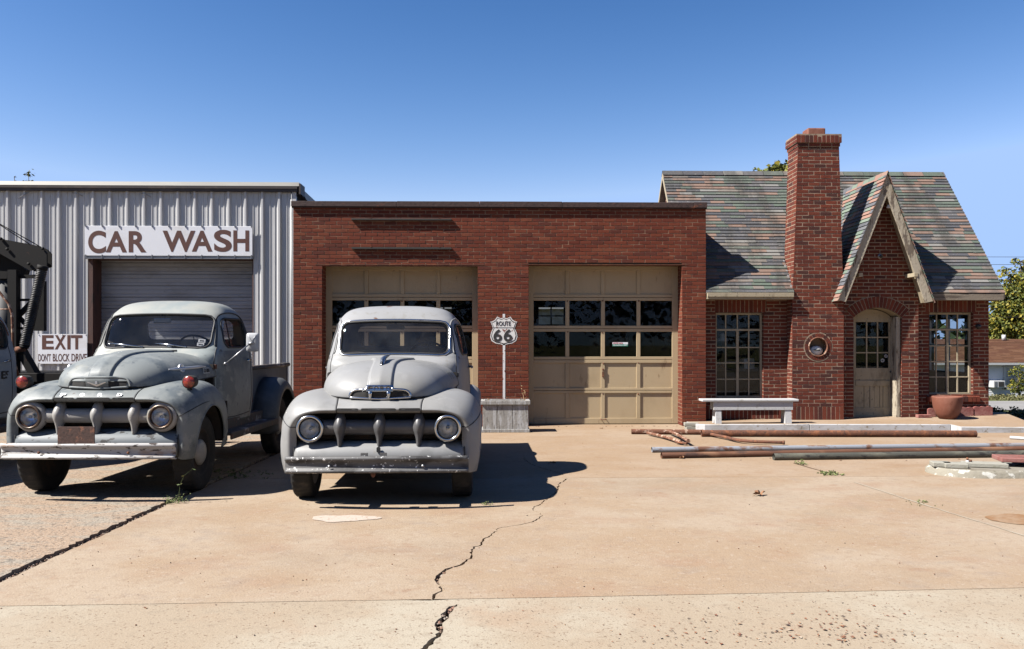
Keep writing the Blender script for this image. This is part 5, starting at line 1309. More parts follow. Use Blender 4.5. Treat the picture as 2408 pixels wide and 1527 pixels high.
        for zz in (1.075, 1.09, ): g = []
        B(mb, "badge", tm, nt_)
        g = MB(); g.grid([[hp(x_, zz, .013) for x_ in [-.27 + .54 * i / 30 for i in range(31)]] for zz in (1.064, 1.078, 1.095)]); B(g, "brow", tm, nt_)
        if cfg['id'] == 1:
            mb = MB(); 
            for s_ in (-1, 1):
                pts = [(0, 1.014), (s_ * .015, 1.018), (s_ * .09, 1.052), (s_ * .085, 1.058), (0, 1.030)]
                mb.prism([(a, hp(a, b, .022)[1], b) for a, b in pts], 0, (0, .006, 0))
            B(mb, "chevron", CHL, nt_); t_ = text_mb("8", .028, .022, .006, .02); shift(t_, T((0, hp(0, 1.052, .026)[1], 1.052))); B(t_, "numeral", CHL, nt_)
    # hood ornament / side trim
    if cfg['id'] == 2:
        mb = MB(); y0 = hood_y(0, 1.29); zt = lambda y: hood_st(y)[2] + .033
        pts = [(-.01, -.20, zt(-.20) - .01), (-.01, -.14, zt(-.14) + .02), (-.005, -.06, zt(-.06) + .032), (.015, .06, zt(.06) + .036), (.04, .15, zt(.15) + .04)]
        mb.tube([cat(pts, i / 20) for i in range(21)], [lerp(.02, .028, i / 8) if i < 8 else lerp(.028, .004, (i - 8) / 12) for i in range(21)], 12)
        for k in range(len(mb.v)):
            pass
        B(mb, "hood_ornament", CH_orn)
        for sx in (-1, 1):
            mb = MB()
            for i, y in enumerate((.34, .46, .58)):
                mb.grid([[(sx * (hood_x(y + .08 * u_ + .015 * v_, 1.14 + .085 * v_) + .004), y + .08 * u_ + .015 * v_, 1.14 + .085 * v_) for u_ in (0, .25, .5, .75, 1)] for v_ in (0, .25, .5, .75, 1)], sm=False)
            B(mb, "vent_mark", mat("vent_mark", (.22, .22, .20), .8, layers=[(9, (.34, .33, .3), .5, .6, 5)]), fix=False)
    if cfg['id'] == 1:
        for sx in (-1, 1):
            t0 = bpy.data.objects.new("side_trim", None); sc.collection.objects.link(t0); t0.parent = root
            mb = MB(); C_ = [(-.08 + .70 * i / 30, 1.165 + .012 * i / 30) for i in range(31)]
            mb.tube([(sx * (hood_x(a, b) + .006), a, b) for a, b in C_], [.005 + .013 * math.sin(min(1, i / 6) * math.pi / 2) * (1 if i < 22 else (30 - i) / 8 * .9 + .1) for i in range(31)], 8); B(mb, "spear", CHL, t0)
            a, b = .12, 1.172; x_ = hood_x(a, b); d1 = (Vector((hood_x(a + .01, b), a + .01, b)) - Vector((x_, a, b))).normalized(); d2 = (Vector((hood_x(a, b + .01), a, b + .01)) - Vector((x_, a, b))).normalized(); nn_ = d2.cross(d1) if sx > 0 else d1.cross(d2); nn_ = nn_.normalized(); nn_ = Vector((abs(nn_.x) * sx, nn_.y, nn_.z)) if abs(nn_.x) > 0 else nn_
            mb = MB(); mb.lathe([(.046, 0), (.046, .014), (.036, .022), (.033, .016), (.001, .018)], (sx * x_, a, b), (sx, -.25, .25), 24); B(mb, "emblem", CHL, t0)
        t_ = text_mb("GR 6000", .045, .13, .002, .0); bb = MB(); bb.box(-.075, .075, -.0, .002, -.032, .032); x_ = hood_x(.58, 1.14)
        x2 = hood_x(.66, 1.14); x1 = hood_x(.50, 1.14); ang = math.atan2(.16, x2 - x1); MM = T(((x1 + x2) / 2 + .012, .58, 1.135)) @ Matrix.Rotation(math.atan2(.16, (x2 - x1)), 4, 'Z') @ Matrix.Rotation(R(-8), 4, 'X')
        shift(bb, MM); B(bb, "weight_plate", mat("plate_paint", (.42, .43, .42), .6)); shift(t_, MM @ T((0, -.003, 0))); B(t_, "plate_lettering", GASK)
        for i, chx in enumerate("FORD"):
            x_ = (-.30, -.115, .06, .245)[i]; yy = -.475; t_ = text_mb(chx, .036, .048, .008, .035); shift(t_, T((x_, -.549, .935)) @ Matrix.Rotation(R(-44), 4, 'X')); B(t_, "letter", CHL)
    # centre panel and fenders
    rows = rails(0, 2, 24, 40, 5); mb = MB(); mb.grid([[(-x, y, z) for x, y, z in r_] for r_ in rows[::-1]] + rows[1:]); pn = B(mb, "grille_panel", P, solid=.012)
    for a, b in ((-.385, -.185), (-.16, .16), (.185, .385)):
        mb = MB(); q = [(a + .012, .883), (b - .008, .883), (b, .893), (b, .905), (b - .012, .911), (a + .008, .911), (a, .905), (a, .893)]; mb.prism([(x_, -.5770 + .014 * (x_ / .39) ** 2, z_) for x_, z_ in q], 0, (0, .02, 0)); B(mb, "slot", M_dark, pn)
    for sx in (-1, 1):
        fm_ = fender_mb(sx); fd = B(fm_, "front_fender", cfg.get('fpaint', P), solid=.015)
        mb = MB(); mb.tube(fm_.edge, .010, 8); B(mb, "arch_flange", cfg.get('fpaint', P), fd)
        mb = MB(); mb.tube([(sx * q[0], q[1], q[2]) for q in [cat(FR[2][:5], i / 24) for i in range(25)]], .006, 5)
        B(mb, "fender_seam", GASK, fd); mb = MB()
        C_ = [cat(FR[5][:5], .9 * i / 24) for i in range(25)]
        mb.tube([(sx * a, b, c_) for a, b, c_ in C_], .005, 5)
        B(mb, "fender_seam", GASK, fd)
        # dark wheel house
        mb = MB(); rows = []
        for xx in (.90, .60):
            rows.append([(sx * xx, AR[0] + .415 * math.cos(math.pi * k / 24), AR[1] + .415 * math.sin(math.pi * k / 24)) for k in range(25)])
        mb.grid(rows); mb.add([(sx * .60, -.32, .30), (sx * .60, .75, .30), (sx * .60, .75, .90), (sx * .60, -.32, .90)], [(0, 1, 2, 3)]); B(mb, "wheel_well", UND, fd)
        mb = MB(); mb.box(min(sx * .60, sx * .9), max(sx * .60, sx * .9), .60, .615, .36, .80); B(mb, "splash_panel", UND, fd)
    # valance
    mb = MB(); rows = []
    for (y, z) in ((-.34, .60), (-.42, .592), (-.50, .572), (-.555, .53), (-.575, .47), (-.575, .40), (-.55, .33)):
        rows.append([(x_, y + .06 * (abs(x_) / .79) ** 3, z - (.0 if z > .5 else 0)) for x_ in [-.785 + 1.57 * i / 40 for i in range(41)]])
    mb.grid(rows); va = B(mb, "valance", cfg.get('vpaint', P), solid=.01)
    for sx in (-1, 1):
        mb = MB(); mb.tube([(sx * .79, -.36, .63), (sx * .79, -.44, .60), (sx * .79, -.50, .54), (sx * .79, -.515, .42), (sx * .79, -.50, .33)], .004, 5); B(mb, "seam", GASK, va)
    if cfg['id'] == 2:
        mb = MB(); mb.prism([(x_, -.578, z_) for x_, z_ in ((-.014, .505), (.014, .505), (.018, .515), (.018, .545), (.008, .556), (-.008, .556), (-.018, .545), (-.018, .515))], 0, (0, .01, 0)); B(mb, "crank_hole", GASK, va)
    mb = MB(); mb.box(-.79, .79, -.33, -.315, .45, .97); B(mb, "radiator_core", UND)
    mb = MB(); mb.box(-.78, .78, -.49, -.335, .857, .868); B(mb, "upper_baffle", UND)
    # grille bar, teeth
    gb = cfg['grille']; mb = MB(); n = 40; rows = []
    for i in range(n + 1):
        x_ = -.56 + 1.12 * i / n; rr = .072 + .004 * math.cos(i); rr = .071
        rows.append([(x_, -.455 + rr * math.cos(2 * math.pi * k / 24) * .9, .727 + rr * math.sin(2 * math.pi * k / 24)) for k in range(24)])
    mb.grid(rows, closed=True); bar = B(mb, "grille_bar", gb)
    prof = [(.875, .012, .02, -.44), (.855, .032, .045, -.455), (.82, .046, .07, -.47), (.78, .058, .09, -.475), (.745, .065, .10, -.475), (.705, .060, .095, -.475), (.665, .044, .075, -.48), (.625, .030, .055, -.49), (.585, .025, .042, -.495), (.553, .020, .03, -.50), (.540, .006, .01, -.50)]
    for x0 in (-.365, 0, .365):
        mb = MB(); rows = []
        for i in range(41):
            z, hw_, dp, yy = cat(prof, i / 40); rows.append([(x0 + hw_ * sgp(math.cos(2 * math.pi * k / 28), 2), yy - .0 + dp * sgp(math.sin(2 * math.pi * k / 28), 1.7), z) for k in range(28)])
        mb.grid(rows, closed=True); B(mb, "grille_tooth", gb)
    # headlights
    for sx in (-1, 1):
        c = Vector((sx * .635, -.50, .722)); h = bpy.data.objects.new("headlight", None); sc.collection.objects.link(h); h.parent = root; h.location = c + Vector((0, 0, lift)); ax = (0, -1, 0)
        big = cfg['id'] == 1
        mb = MB(); mb.lathe([(.06, -.20), (.10, -.14), (.135, -.07), (.150, -.02), (.149, .005), (.138, .028), (.118, .034)] if big else [(.06, -.20), (.10, -.14), (.118, -.07), (.127, -.01), (.125, .0)], (0, 0, 0), ax, 48); mb.build("bucket", gb, h)
        mb = MB(); mb.lathe([(.125, .012), (.130, .034), (.121, .050), (.107, .055), (.099, .046), (.096, .034)] if not big else [(.119, .03), (.121, .044), (.114, .055), (.103, .058), (.097, .048), (.095, .036)], (0, 0, 0), ax, 56); mb.build("rim", cfg['rim'], h)
        mb = MB(); mb.lathe([(.098, .030), (.094, .040), (.09, .044), (.088, .038)], (0, 0, 0), ax, 40); mb.build("retaining_ring", GASK if not big else M_rust, h)
        mb = MB(); mb.lathe([(.09, .036), (.075, .047), (.055, .056), (.03, .062), (.001, .064)], (0, 0, 0), ax, 40); mb.build("lens", LENS, h)
        mb = MB(); mb.lathe([(.089, .034), (.075, .005), (.055, -.02), (.03, -.035), (.001, -.04)], (0, 0, 0), ax, 40); mb.lathe([(.014, -.03), (.014, .02), (.001, .025)], (0, 0, 0), ax, 12); mb.build("reflector", REFL, h)
    # bumper
    bp_ = [(.505, .0), (.512, -.03), (.498, -.055), (.475, -.050), (.462, -.030), (.45, -.026), (.41, -.026), (.398, -.032), (.385, -.052), (.368, -.055), (.358, -.03), (.362, 0)]
    mb = MB(); rows = []; bw_ = .832
    for i in range(61):
        x_ = -bw_ + 2 * bw_ * i / 60; yy = -.735 + .10 * (abs(x_) / bw_) ** 2.2; zz = -.012 * (abs(x_) / bw_) ** 2 + .012
        rows.append([(x_, yy + dy, z - .028 + zz) for z, dy in bp_])
    mb.grid(rows, sm=False); 
    for i in range(len(mb.sm)): mb.sm[i] = True
    bm_ = B(mb, "bumper", cfg['bumper'], solid=.006)
    for x0 in (-.42, .42):
        mb = MB(); mb.beam((x0, -.70, .43), (x0, -.3, .43), .05, .07); B(mb, "bumper_bracket", UND)
        mb = MB(); mb.lathe([(.001, -.012), (.012, -.008), (.014, 0)], (x0, -.757, .404), (0, 1, 0), 10); B(mb, "bolt", M_rust if cfg['id'] == 1 else M_steel, bm_)
    if cfg['id'] == 2:
        for x0 in (-.11, .06): mb = MB(); mb.box(x0 - .03, x0 + .03, -.745, -.70, .484, .518); B(mb, "plate_bracket", CH_old, bm_)
        mb = MB(); mb.lathe([(.001, .0), (.018, -.012), (.024, -.035), (.016, -.055), (.001, -.065)], (-.03, -.72, .36), (0, 0, 1), 10); B(mb, "tow_hook", M_rust)
    if cfg['id'] == 1:
        mb = MB(); mb.box(-.235, .115, -.775, -.768, .478, .650); B(mb, "number_plate", M_plate, bevel=.01)
        for sx, z_ in ((-1, 1.05), (1, 1.05)):
            x_ = sx * .825; yy = -.30; o = bpy.data.objects.new("marker_lamp", None); sc.collection.objects.link(o); o.parent = root; o.location = (x_, yy, z_ + lift)
            mb = MB(); mb.lathe([(.03, .10), (.06, .08), (.066, .02), (.068, -.02), (.06, -.026)], (0, 0, 0), (0, 1, 0), 28); mb.build("housing", UND, o)
            mb = MB(); mb.lathe([(.06, -.022), (.045, -.034), (.001, -.04)], (0, 0, 0), (0, 1, 0), 28); mb.build("lens", REDL, o)
            mb = MB(); mb.tube([(0, .04, -.06), (0, .04, -.11)], .012, 8); mb.build("stalk", UND, o)
        # mirror on the driver's door
        o = bpy.data.objects.new("door_mirror", None); sc.collection.objects.link(o); o.parent = root; o.location = (1.06, 1.0, 1.445 + lift)
        mb = MB(); rows = []
        for k_, (sc_, dy) in enumerate(((1, .012), (1, -.004), (.86, -.016), (.4, -.022), (.01, -.024))):
            rows.append([(.072 * sc_ * sgp(math.cos(2 * math.pi * k / 40), 6), dy, .108 * sc_ * sgp(math.sin(2 * math.pi * k / 40), 7)) for k in range(40)])
        mb.grid(rows, closed=True); mb.build("shell", M_white2, o)
        mb = MB(); mb.tube([(-.015, -.03, -.01), (-.255, -.13, -.235)], .0085, 8); mb.tube([(-.255, -.13, -.235), (-.28, -.12, -.25)], .02, 8); mb.tube([(-.04, -.035, -.02), (.02, -.03, .0)], .014, 8)
        for s_ in (-1, 1): mb.tube([(0, -.026, .01), (s_ * .045, -.018, .085)], .003, 5)
        mb.build("arm", M_steel, o)
        for (xa, xb) in ((-.50, -.13), (.02, .36)):
            mb = MB(); za, zb = 1.43, 1.395
            mb.tube([(xa + .2, .86, 1.385), (xa + .12, cab_y(xa + .12, 1.41) - .03, 1.405)], .008, 8)
            mb.tube([(xb, cab_y(xb, 1.405) - .03, 1.392), (xa + .15, cab_y(xa + .15, 1.42) - .045, 1.418), (xa - .02, cab_y(xa, 1.425) - .02, 1.432)], [.008, .010, .006], 8); B(mb, "wiper", CH)
        for k_, t in enumerate(("2005", "2004")):
            z_ = 1.462 - k_ * .042; x_ = .505 - .006 * k_; y_ = cab_y(x_, z_) + .008
            q = MB(); q.box(-.038, .038, -.001, .001, -.02, .02); t_ = text_mb(t, .018, .05, .002, .01)
            sl_ = R(-24); MM = T((x_, y_, z_)) @ Matrix.Rotation(sl_, 4, 'X') @ Matrix.Rotation(R(14), 4, 'Z'); shift(q, MM); shift(t_, MM @ T((0, -.002, 0))); B(q, "sticker", M_white2, sub['f']); B(t_, "sticker_lettering", GASK, sub['f'])
    # running boards, bed
    for sx in (-1, 1):
        a, b = (.68, .95); mb = MB(); x0, x1 = min(sx * a, sx * b), max(sx * a, sx * b)
        mb.box(x0, x1, .60, 2.50, .415, .45); mb.box(min(sx * .93, sx * .955), max(sx * .93, sx * .955), .60, 2.50, .37, .449); B(mb, "running_board", cfg['board'], bevel=.012)
        mb = MB(); mb.box(min(sx * .68, sx * .78), max(sx * .68, sx * .78), .70, 2.50, .45, .56); B(mb, "sill_panel", cfg['board'])
        if cfg.get('bed', True):
            fd = None; mb = MB(); rows = []; cy, cz_ = 2.95, .40; NP = 48
            for xx, rr in ((.62, .56), (.78, .56), (.86, .545), (.925, .50), (.955, .45), (.955, .405), (.94, .395)):
                rows.append([(sx * xx, cy + rr * 1.06 * math.cos(math.pi * (-.09 + 1.18 * k / NP)), cz_ + rr * math.sin(math.pi * (-.09 + 1.18 * k / NP)) * 1.02) for k in range(NP + 1)])
            rr_ = [[], []]
            mb.grid(rows); B(mb, "rear_fender", cfg.get('rpaint', P), solid=.012)
            mb = MB(); x0, x1 = (.62, .645) if sx > 0 else (-.645, -.62)
            mb.box(x0, x1, 2.08, 4.12, .55, 1.10); mb.box(x0 - .006, x1 + .006, 2.08, 2.12, .55, 1.101); mb.box(x0 - .006, x1 + .006, 4.08, 4.121, .55, 1.10)
            B(mb, "bed_side", cfg.get('rpaint', P))
            mb = MB(); mb.tube([(sx * .66, 2.06, 1.115), (sx * .66, 4.13, 1.115)], .03, 10); B(mb, "bed_rail", cfg['rail'])
            mb = MB()
            for y in (2.16, ): mb.tube([(sx * .69, y, 1.02), (sx * .69, y, .68)], .022, 8)
            B(mb, "bed_stake", M_rust)
    if cfg.get('bed', True):
        mb = MB(); mb.box(-.62, .62, 2.08, 4.1, .60, .63); B(mb, "bed_floor", UND)
        mb = MB(); mb.box(-.62, .62, 2.075, 2.10, .63, 1.10); B(mb, "bed_front", cfg.get('rpaint', P))
        mb = MB(); mb.box(-.62, .62, 4.08, 4.11, .63, 1.08); B(mb, "tailgate", cfg.get('rpaint', P))
    # chassis
    for sx in (-1, 1): mb = MB(); mb.beam((sx * .42, -.28, .50), (sx * .42, 4.0, .52), .06, .14); B(mb, "frame_rail", UND)
    wr = cfg['wr']
    for y in (0, 2.95 if cfg.get('bed', True) else 3.3):
        mb = MB(); mb.tube([(-.74, y, wr), (.74, y, wr)], .045, 10); mb.lathe([(.0, -.14), (.14, -.05), (.14, .05), (.0, .14)] if y > 1 else [(.05, -.1), (.05, .1)], (0, y, wr), (0, 1, 0), 16); mb.build("axle", UND, root)
        for sx in (-1, 1): wheel(root, sx * .765, y, wr, cfg['ww'], sx, cfg['wheel'], cfg['cap'])
    mb = MB(); mb.box(-.35, .35, -.25, .75, .45, .85); B(mb, "engine", UND, bevel=.05)
    mb = MB(); mb.box(-.69, .69, .76, .79, .52, 1.2); mb.box(-.72, .72, .80, 1.93, .50, .56); B(mb, "cab_floor", UND)
    return root

M_white2 = mat("mirror_white", (.72, .73, .75), .4)
CH_orn = mat("ornament_chrome", (.60, .61, .62), .3, 1.0, layers=[(25, (.08, .08, .08), .52, .60, 5)])
CHL = mat("dull_chrome", (.72, .72, .73), .42, .85)
PRIM = mat("grey_primer", (.47, .47, .465), .5, layers=[(1.7, (.44, .435, .42), .45, .65, 5), (2.3, (.53, .52, .47), .58, .72, 5, (1, 1, 1), .7), (7, (.33, .25, .14), .64, .76, 6, (1, 1, .6), .7), (3.2, (.34, .34, .33), .54, .68, 7, (1, 1, 1), .65), (8, (.56, .555, .54), .56, .70, 7, (1, 1, 1), .5), (25, (.20, .12, .07), .70, .76, 5, (1, 1, 1), .8)], bump=[(3, .12, .012), (30, .05, .002)], spec=.4)
PRIMR = mat("grey_primer_roof", (.53, .53, .53), .45, layers=[(2, (.50, .50, .49), .45, .65, 5), (4.5, (.24, .10, .04), .64, .70, 7, (1, 1, 1), .9), (9, (.42, .40, .36), .55, .7, 6, (1, 1, 1), .6)], bump=(3, .06, .01), spec=.4)
GRAYG = mat("grille_grey", (.15, .147, .15), .42, layers=[(4, (.19, .187, .19), .45, .65, 5)], spec=.45)
BLU = mat("faded_blue_grey", (.36, .39, .385), .55, layers=[(2.2, (.20, .235, .255), .46, .60, 7, (1, 1, 1.2), .9), (5, (.50, .52, .50), .54, .66, 7, (1, 1, 1), .75), (11, (.13, .155, .175), .58, .68, 7, (1, 1, 1), .7), (3.3, (.46, .45, .37), .60, .72, 6, (1, 1, 1), .6), (16, (.13, .07, .045), .68, .73, 6, (1, 1, 1), .9)], bump=(4, .08, .01), spec=.35)
BLUR = mat("faded_cream_roof", (.56, .57, .52), .5, layers=[(1.6, (.44, .49, .48), .45, .6, 5), (5, (.25, .28, .28), .62, .74, 6, (1, 3, 1), .8)], bump=(4, .06, .01), spec=.35)
BLUD = mat("faded_dark_grey", (.16, .17, .18), .6, layers=[(2.0, (.23, .245, .255), .46, .62, 6), (14, (.11, .06, .04), .66, .72, 6)], spec=.3)
WHG = mat("old_white_paint", (.60, .575, .54), .45, layers=[(5, (.52, .49, .42), .48, .66, 6), (38, (.10, .055, .035), .69, .72, 4)], spec=.4)
RBUM = mat("rusted_white_bumper", (.58, .565, .55), .55, layers=[(5, (.42, .26, .16), .54, .66, 7, (.6, 1, 1.6), .7), (22, (.05, .03, .022), .575, .605, 7, (.5, 1, 1.4), .95)], bump=(30, .4, .003), spec=.4)
BROWNRIM = mat("dull_bronze_rim", (.13, .105, .09), .35, .8, layers=[(12, (.30, .2, .13), .55, .7, 5)])
VALR = mat("flaking_valance", (.27, .30, .32), .55, layers=[(6, (.04, .036, .034), .56, .60, 7, (1, 1, 2.2), .95)], spec=.35)
BOARDR = mat("rusty_running_board", (.06, .05, .045), .8, layers=[(6, (.28, .26, .25), .56, .64, 6, (1, .5, 1)), (15, (.14, .06, .035), .55, .66, 6)], bump=(25, .5, .005))
GLT1 = glass("truck_glass_dusty", (.82, .83, .83), 1.5, .014, .02, 1.0)
GLT2 = glass("truck_glass_grey", (.80, .81, .82), 1.5, .02, .02, 1.0)
def place(u, v, dpt, heading):   # ground point under the front axle, heading from the camera axis
    xc = (u - 1204) / FV * dpt; return (xc * math.cos(YAW) + dpt * math.sin(YAW), dpt * math.cos(YAW) - xc * math.sin(YAW), 0)
def axle_at(xc, d): return (xc * math.cos(YAW) + d * math.sin(YAW), d * math.cos(YAW) - xc * math.sin(YAW), 0)
t2 = build_truck(dict(id=2, name="pickup_truck", label="light grey primer pickup truck with chrome FORD nose badge and a dark bumper", cat="truck", group="old rounded pickup trucks parked nose out", loc=axle_at(-1.255, 8.42), rz=R(.9), lift=0, paint=PRIM, roofpaint=PRIMR,
    glass=GLT2, trim=M_steel, wtrim=CH, nose=CH, dash=GRAYG, grille=GRAYG, rim=CH, bumper=CH_old, board=GRAYG, rail=PRIM, wr=.36, ww=.19, wheel=GRAYG, cap=CH, hinge=GRAYG))
t1 = build_truck(dict(id=1, name="pickup_truck", label="faded blue-grey pickup truck with cream roof, white toothed grille and rusty number plate", cat="truck", group="old rounded pickup trucks parked nose out", loc=axle_at(-4.035, 8.76), rz=R(-1.2), lift=.078, paint=BLU, roofpaint=BLUR,
    glass=GLT1, trim=CH, wtrim=GASK, nose=BLU, dash=BLUD, grille=WHG, rim=BROWNRIM, bumper=RBUM, board=BOARDR, rail=BOARDR, rpaint=BLUD, vpaint=VALR, wr=.39, ww=.175, wheel=UND, cap=WHG, drip=GASK, hinge=M_rust))

# ================= tow truck at the left edge =================
TOWP = mat("pale_blue_white_paint", (.50, .56, .60), .5, layers=[(4, (.60, .65, .68), .5, .65, 5), (11, (.10, .055, .035), .655, .69, 7, (1, 1, 1), .9)], spec=.35)
IRON = mat("black_iron", (.010, .009, .0085), .75, 0, layers=[(12, (.05, .025, .016), .62, .74, 6)], spec=.2)
loc3 = axle_at(-7.08, 8.95); rz3 = R(-.6)
t3 = build_truck(dict(id=3, name="tow_truck", label="pale blue-white tow truck with ES lettered on its door and a black iron boom, cut by the left edge", cat="truck", loc=loc3, rz=rz3, lift=.06, paint=TOWP,
    glass=GLT1, trim=CH, wtrim=GASK, nose=TOWP, dash=BLUD, grille=WHG, rim=BROWNRIM, bumper=RBUM, board=BOARDR, rail=UND, wr=.38, ww=.22, wheel=UND, cap=WHG, bed=False, drip=M_rust, hinge=M_rust))
t3["label"] = "pale blue-white tow truck with ES on its door and a black iron boom"
IN3 = (T(loc3) @ Matrix.Rotation(rz3, 4, 'Z')).inverted()
def Q(u, v, y): x = X(u, y); return Vector((x, y, Z(v, y, x)))
def V4(a, b): return a / 2.036 / 1.701, (850 + b / 2.036) / 1.701
def q4(a, b, y): return Q(*V4(a, b), y)
def B3(mb, name, m, parent=None, **k): return shift(mb, IN3).build(name, m, parent or t3, **k)
yb = 12.2
t_ = text_mb("ES", .10, .17, .004, .03); x_ = cab_x(1.60, 1.06) + .006
shift(t_, T((x_ - .004, 1.60, 1.06 + .06)) @ Matrix.Rotation(R(90), 4, 'Z')); t_.build("door_lettering", M_black, t3)
mb = MB(); x0 = X(-260, 11.3); x1 = X(232, 12.0)
mb.box(x0, x1, 11.35, 13.6, .85, 1.06); mb.box(x0, x1, 11.30, 11.349, 1.0, 1.12); mb.box(x0, x1, 11.351, 13.6, 1.061, 1.085); B3(mb, "deck", IRON, bevel=.008)
mb = MB(); mb.beam(q4(115, 470, yb), q4(115, 1330, yb), .12, .12); B3(mb, "mast", IRON)
mb = MB(); mb.beam(q4(40, 470, yb + .5), q4(40, 1330, yb + .5), .16, .16); B3(mb, "mast", IRON)
mb = MB(); mb.prism([q4(-300, 60, yb), q4(0, 215, yb), q4(260, 262, yb), q4(345, 292, yb), q4(380, 330, yb), q4(380, 440, yb), q4(330, 452, yb), q4(245, 475, yb), q4(-30, 320, yb), q4(-320, 300, yb)], 0, (0, .03, 0))
mb.prism([p + Vector((0, .12, 0)) for p in [q4(-300, 60, yb), q4(0, 215, yb), q4(260, 262, yb), q4(345, 292, yb), q4(380, 330, yb), q4(380, 440, yb), q4(330, 452, yb), q4(245, 475, yb), q4(-30, 320, yb), q4(-320, 300, yb)]], 0, (0, .03, 0))
mb.beam(q4(-200, 200, yb) + Vector((0, .075, 0)), q4(250, 330, yb) + Vector((0, .075, 0)), .085, .10)
boom = B3(mb, "boom", IRON)
mb = MB()
for a, b in ((8, 215), (350, 295), (235, 420), (60, 300)): p = q4(a, b, yb - .01); mb.lathe([(.001, -.02), (.02, -.02), (.022, 0)], p, (0, 1, 0), 10)
B3(mb, "boom_pins", IRON, boom)
def coil(a, b, r, turns, wire):
    d = (b - a); L = d.length; d.normalize(); e = d.cross(Vector((0, 1, 0))).normalized(); g = d.cross(e); n = turns * 12
    return [a + d * L * i / n + (e * math.cos(2 * math.pi * i / 12) + g * math.sin(2 * math.pi * i / 12)) * r for i in range(n + 1)]
mb = MB(); mb.prism([q4(-60, 300, yb + .2), q4(60, 340, yb + .2), q4(215, 470, yb + .2), q4(205, 505, yb + .2), q4(130, 540, yb + .2), q4(-60, 540, yb + .2)], 0, (0, .1, 0)); B3(mb, "boom_gusset", IRON, boom)
mb = MB(); mb.tube([q4(52, 560, yb + .35), q4(52, 1300, yb + .35)], .13, 18); B3(mb, "hoist_cylinder", mat("dark_grey_paint", (.022, .022, .024), .7))
SPR = mat("spring_steel", (.045, .045, .045), .45, .4, layers=[(9, (.02, .015, .012), .5, .65, 5)])
mb = MB(); a, b = q4(342, 470, yb - .12), q4(200, 1085, yb - .12); mb.tube(coil(a, b, .058, 44, .01), .0125, 6); B3(mb, "spring", SPR)
mb = MB(); mb.tube([a, b], .035, 10); mb.tube([a + (a - b) * .06, a], .07, 12); mb.tube([b, b + (b - a) * .03], .06, 12); B3(mb, "spring_core", IRON)
mb = MB(); a, b = q4(30, 470, yb + .3), q4(-20, 760, yb + .3); mb.tube(coil(a, b, .058, 22, .01), .0125, 6); B3(mb, "spring", SPR)
for n_, A, Bp, w_, h_ in (("leg", (165, 1110), (300, 1345), .16, .09), ("upright", (328, 560), (328, 965), .14, .08), ("cross_bar", (90, 525), (355, 522), .045, .05), ("cross_bar", (90, 945), (330, 945), .04, .04), ("brace", (150, 845), (300, 690), .06, .06), ("brace", (150, 845), (215, 920), .05, .05), ("cross_bar", (90, 715), (270, 712), .03, .035)):
    mb = MB(); mb.beam(q4(*A, yb + .05), q4(*Bp, yb + .05), w_, h_); B3(mb, n_, IRON)
mb = MB(); mb.tube([q4(130, 1118, yb - .1), q4(200, 1112, yb - .1)], .04, 12); B3(mb, "roller", M_rust)
for d_ in (0, 26):
    mb = MB(); mb.tube([q4(-500, -150 + d_, yb), q4(0, 95 + d_ * .3, yb), q4(345 - d_ * 4, 290 - d_ * 1.2, yb)], .007, 5); B3(mb, "cable", IRON)
mb = MB(); mb.tube([q4(-60, 590, 11.2), q4(0, 655, 11.2), q4(70, 745, 11.2), q4(98, 830, 11.2), q4(104, 1000, 11.2), q4(104, 1180, 11.2), q4(150, 1330, 11.2)], .017, 8); mb.tube([q4(-40, 790, 11.2), q4(96, 790, 11.2)], .01, 6); B3(mb, "guard_rail", M_rustw)
mb = MB(); mb.lathe([(.001, 0), (.11, 0), (.13, .02), (.13, .08)], q4(150, 1060, 12.25), (0, 1, 0), 20); B3(mb, "winch_drum", IRON)

# ================= things on the forecourt =================
def flutes(mb, a, b, r, n=14, dep=.06, mi=0, holes=True):
    a = Vector(a); b = Vector(b); d = (b - a).normalized(); e = d.cross(Vector((0, 0, 1))).normalized(); g = d.cross(e); m = n * 4; rows = []
    N_ = 12
    for i in range(N_ + 1):
        p = a.lerp(b, i / N_); rows.append([p + (e * math.cos(2 * math.pi * k / m) + g * math.sin(2 * math.pi * k / m)) * r * (1 - dep * (k % 4 == 0)) for k in range(m)])
    mb.grid(rows, closed=True, sm=False)
    for q, s_ in ((a, 1), (b, -1)):
        rr = [[q + (e * math.cos(2 * math.pi * k / m) + g * math.sin(2 * math.pi * k / m)) * r * f + d * s_ * h for k in range(m)] for f, h in ((1, 0), (.84, .0), (.82, .06), (.01, .061))]
        mb.grid(rr, closed=True, sm=False)
def V3(a, b): return (2500 + a / 1.509) / 1.701, (1650 + b / 1.509) / 1.701
def pipe(name, label, a, b, r, m, n=14, dep=.06, group=None, lift=0, lift2=None):
    A = G(*V3(*a)); Bq = G(*V3(*b)); c = (A + Bq) / 2; t = thing(name, label, "pipe", (c.x, c.y, 0), 0, group)
    A = A + Vector((0, r * .9, r + lift)); Bq = Bq + Vector((0, r * .9, r + (lift if lift2 is None else lift2)))
    mb = MB(); flutes(mb, A, Bq, r, n, dep); L_(mb, t).build("barrel", m, t)
    d = (Bq - A).normalized(); mb = MB(); mb.tube([A - d * .012, A + d * .10], r * 1.03, 20, caps=False); L_(mb, t).build("collar", m, t)
    return t
GP = "old posts and pipes laid on the forecourt"
pipe("iron_post", "short flaking rust-brown fluted post, leftmost against the white slab edge", (45, 133), (478, 137), .043, M_rustw, 12, .10, GP)
pipe("iron_post", "dark rusty brown post lying right along the white slab edge", (470, 149), (2128, 152), .054, M_rust, 16, .05, GP)
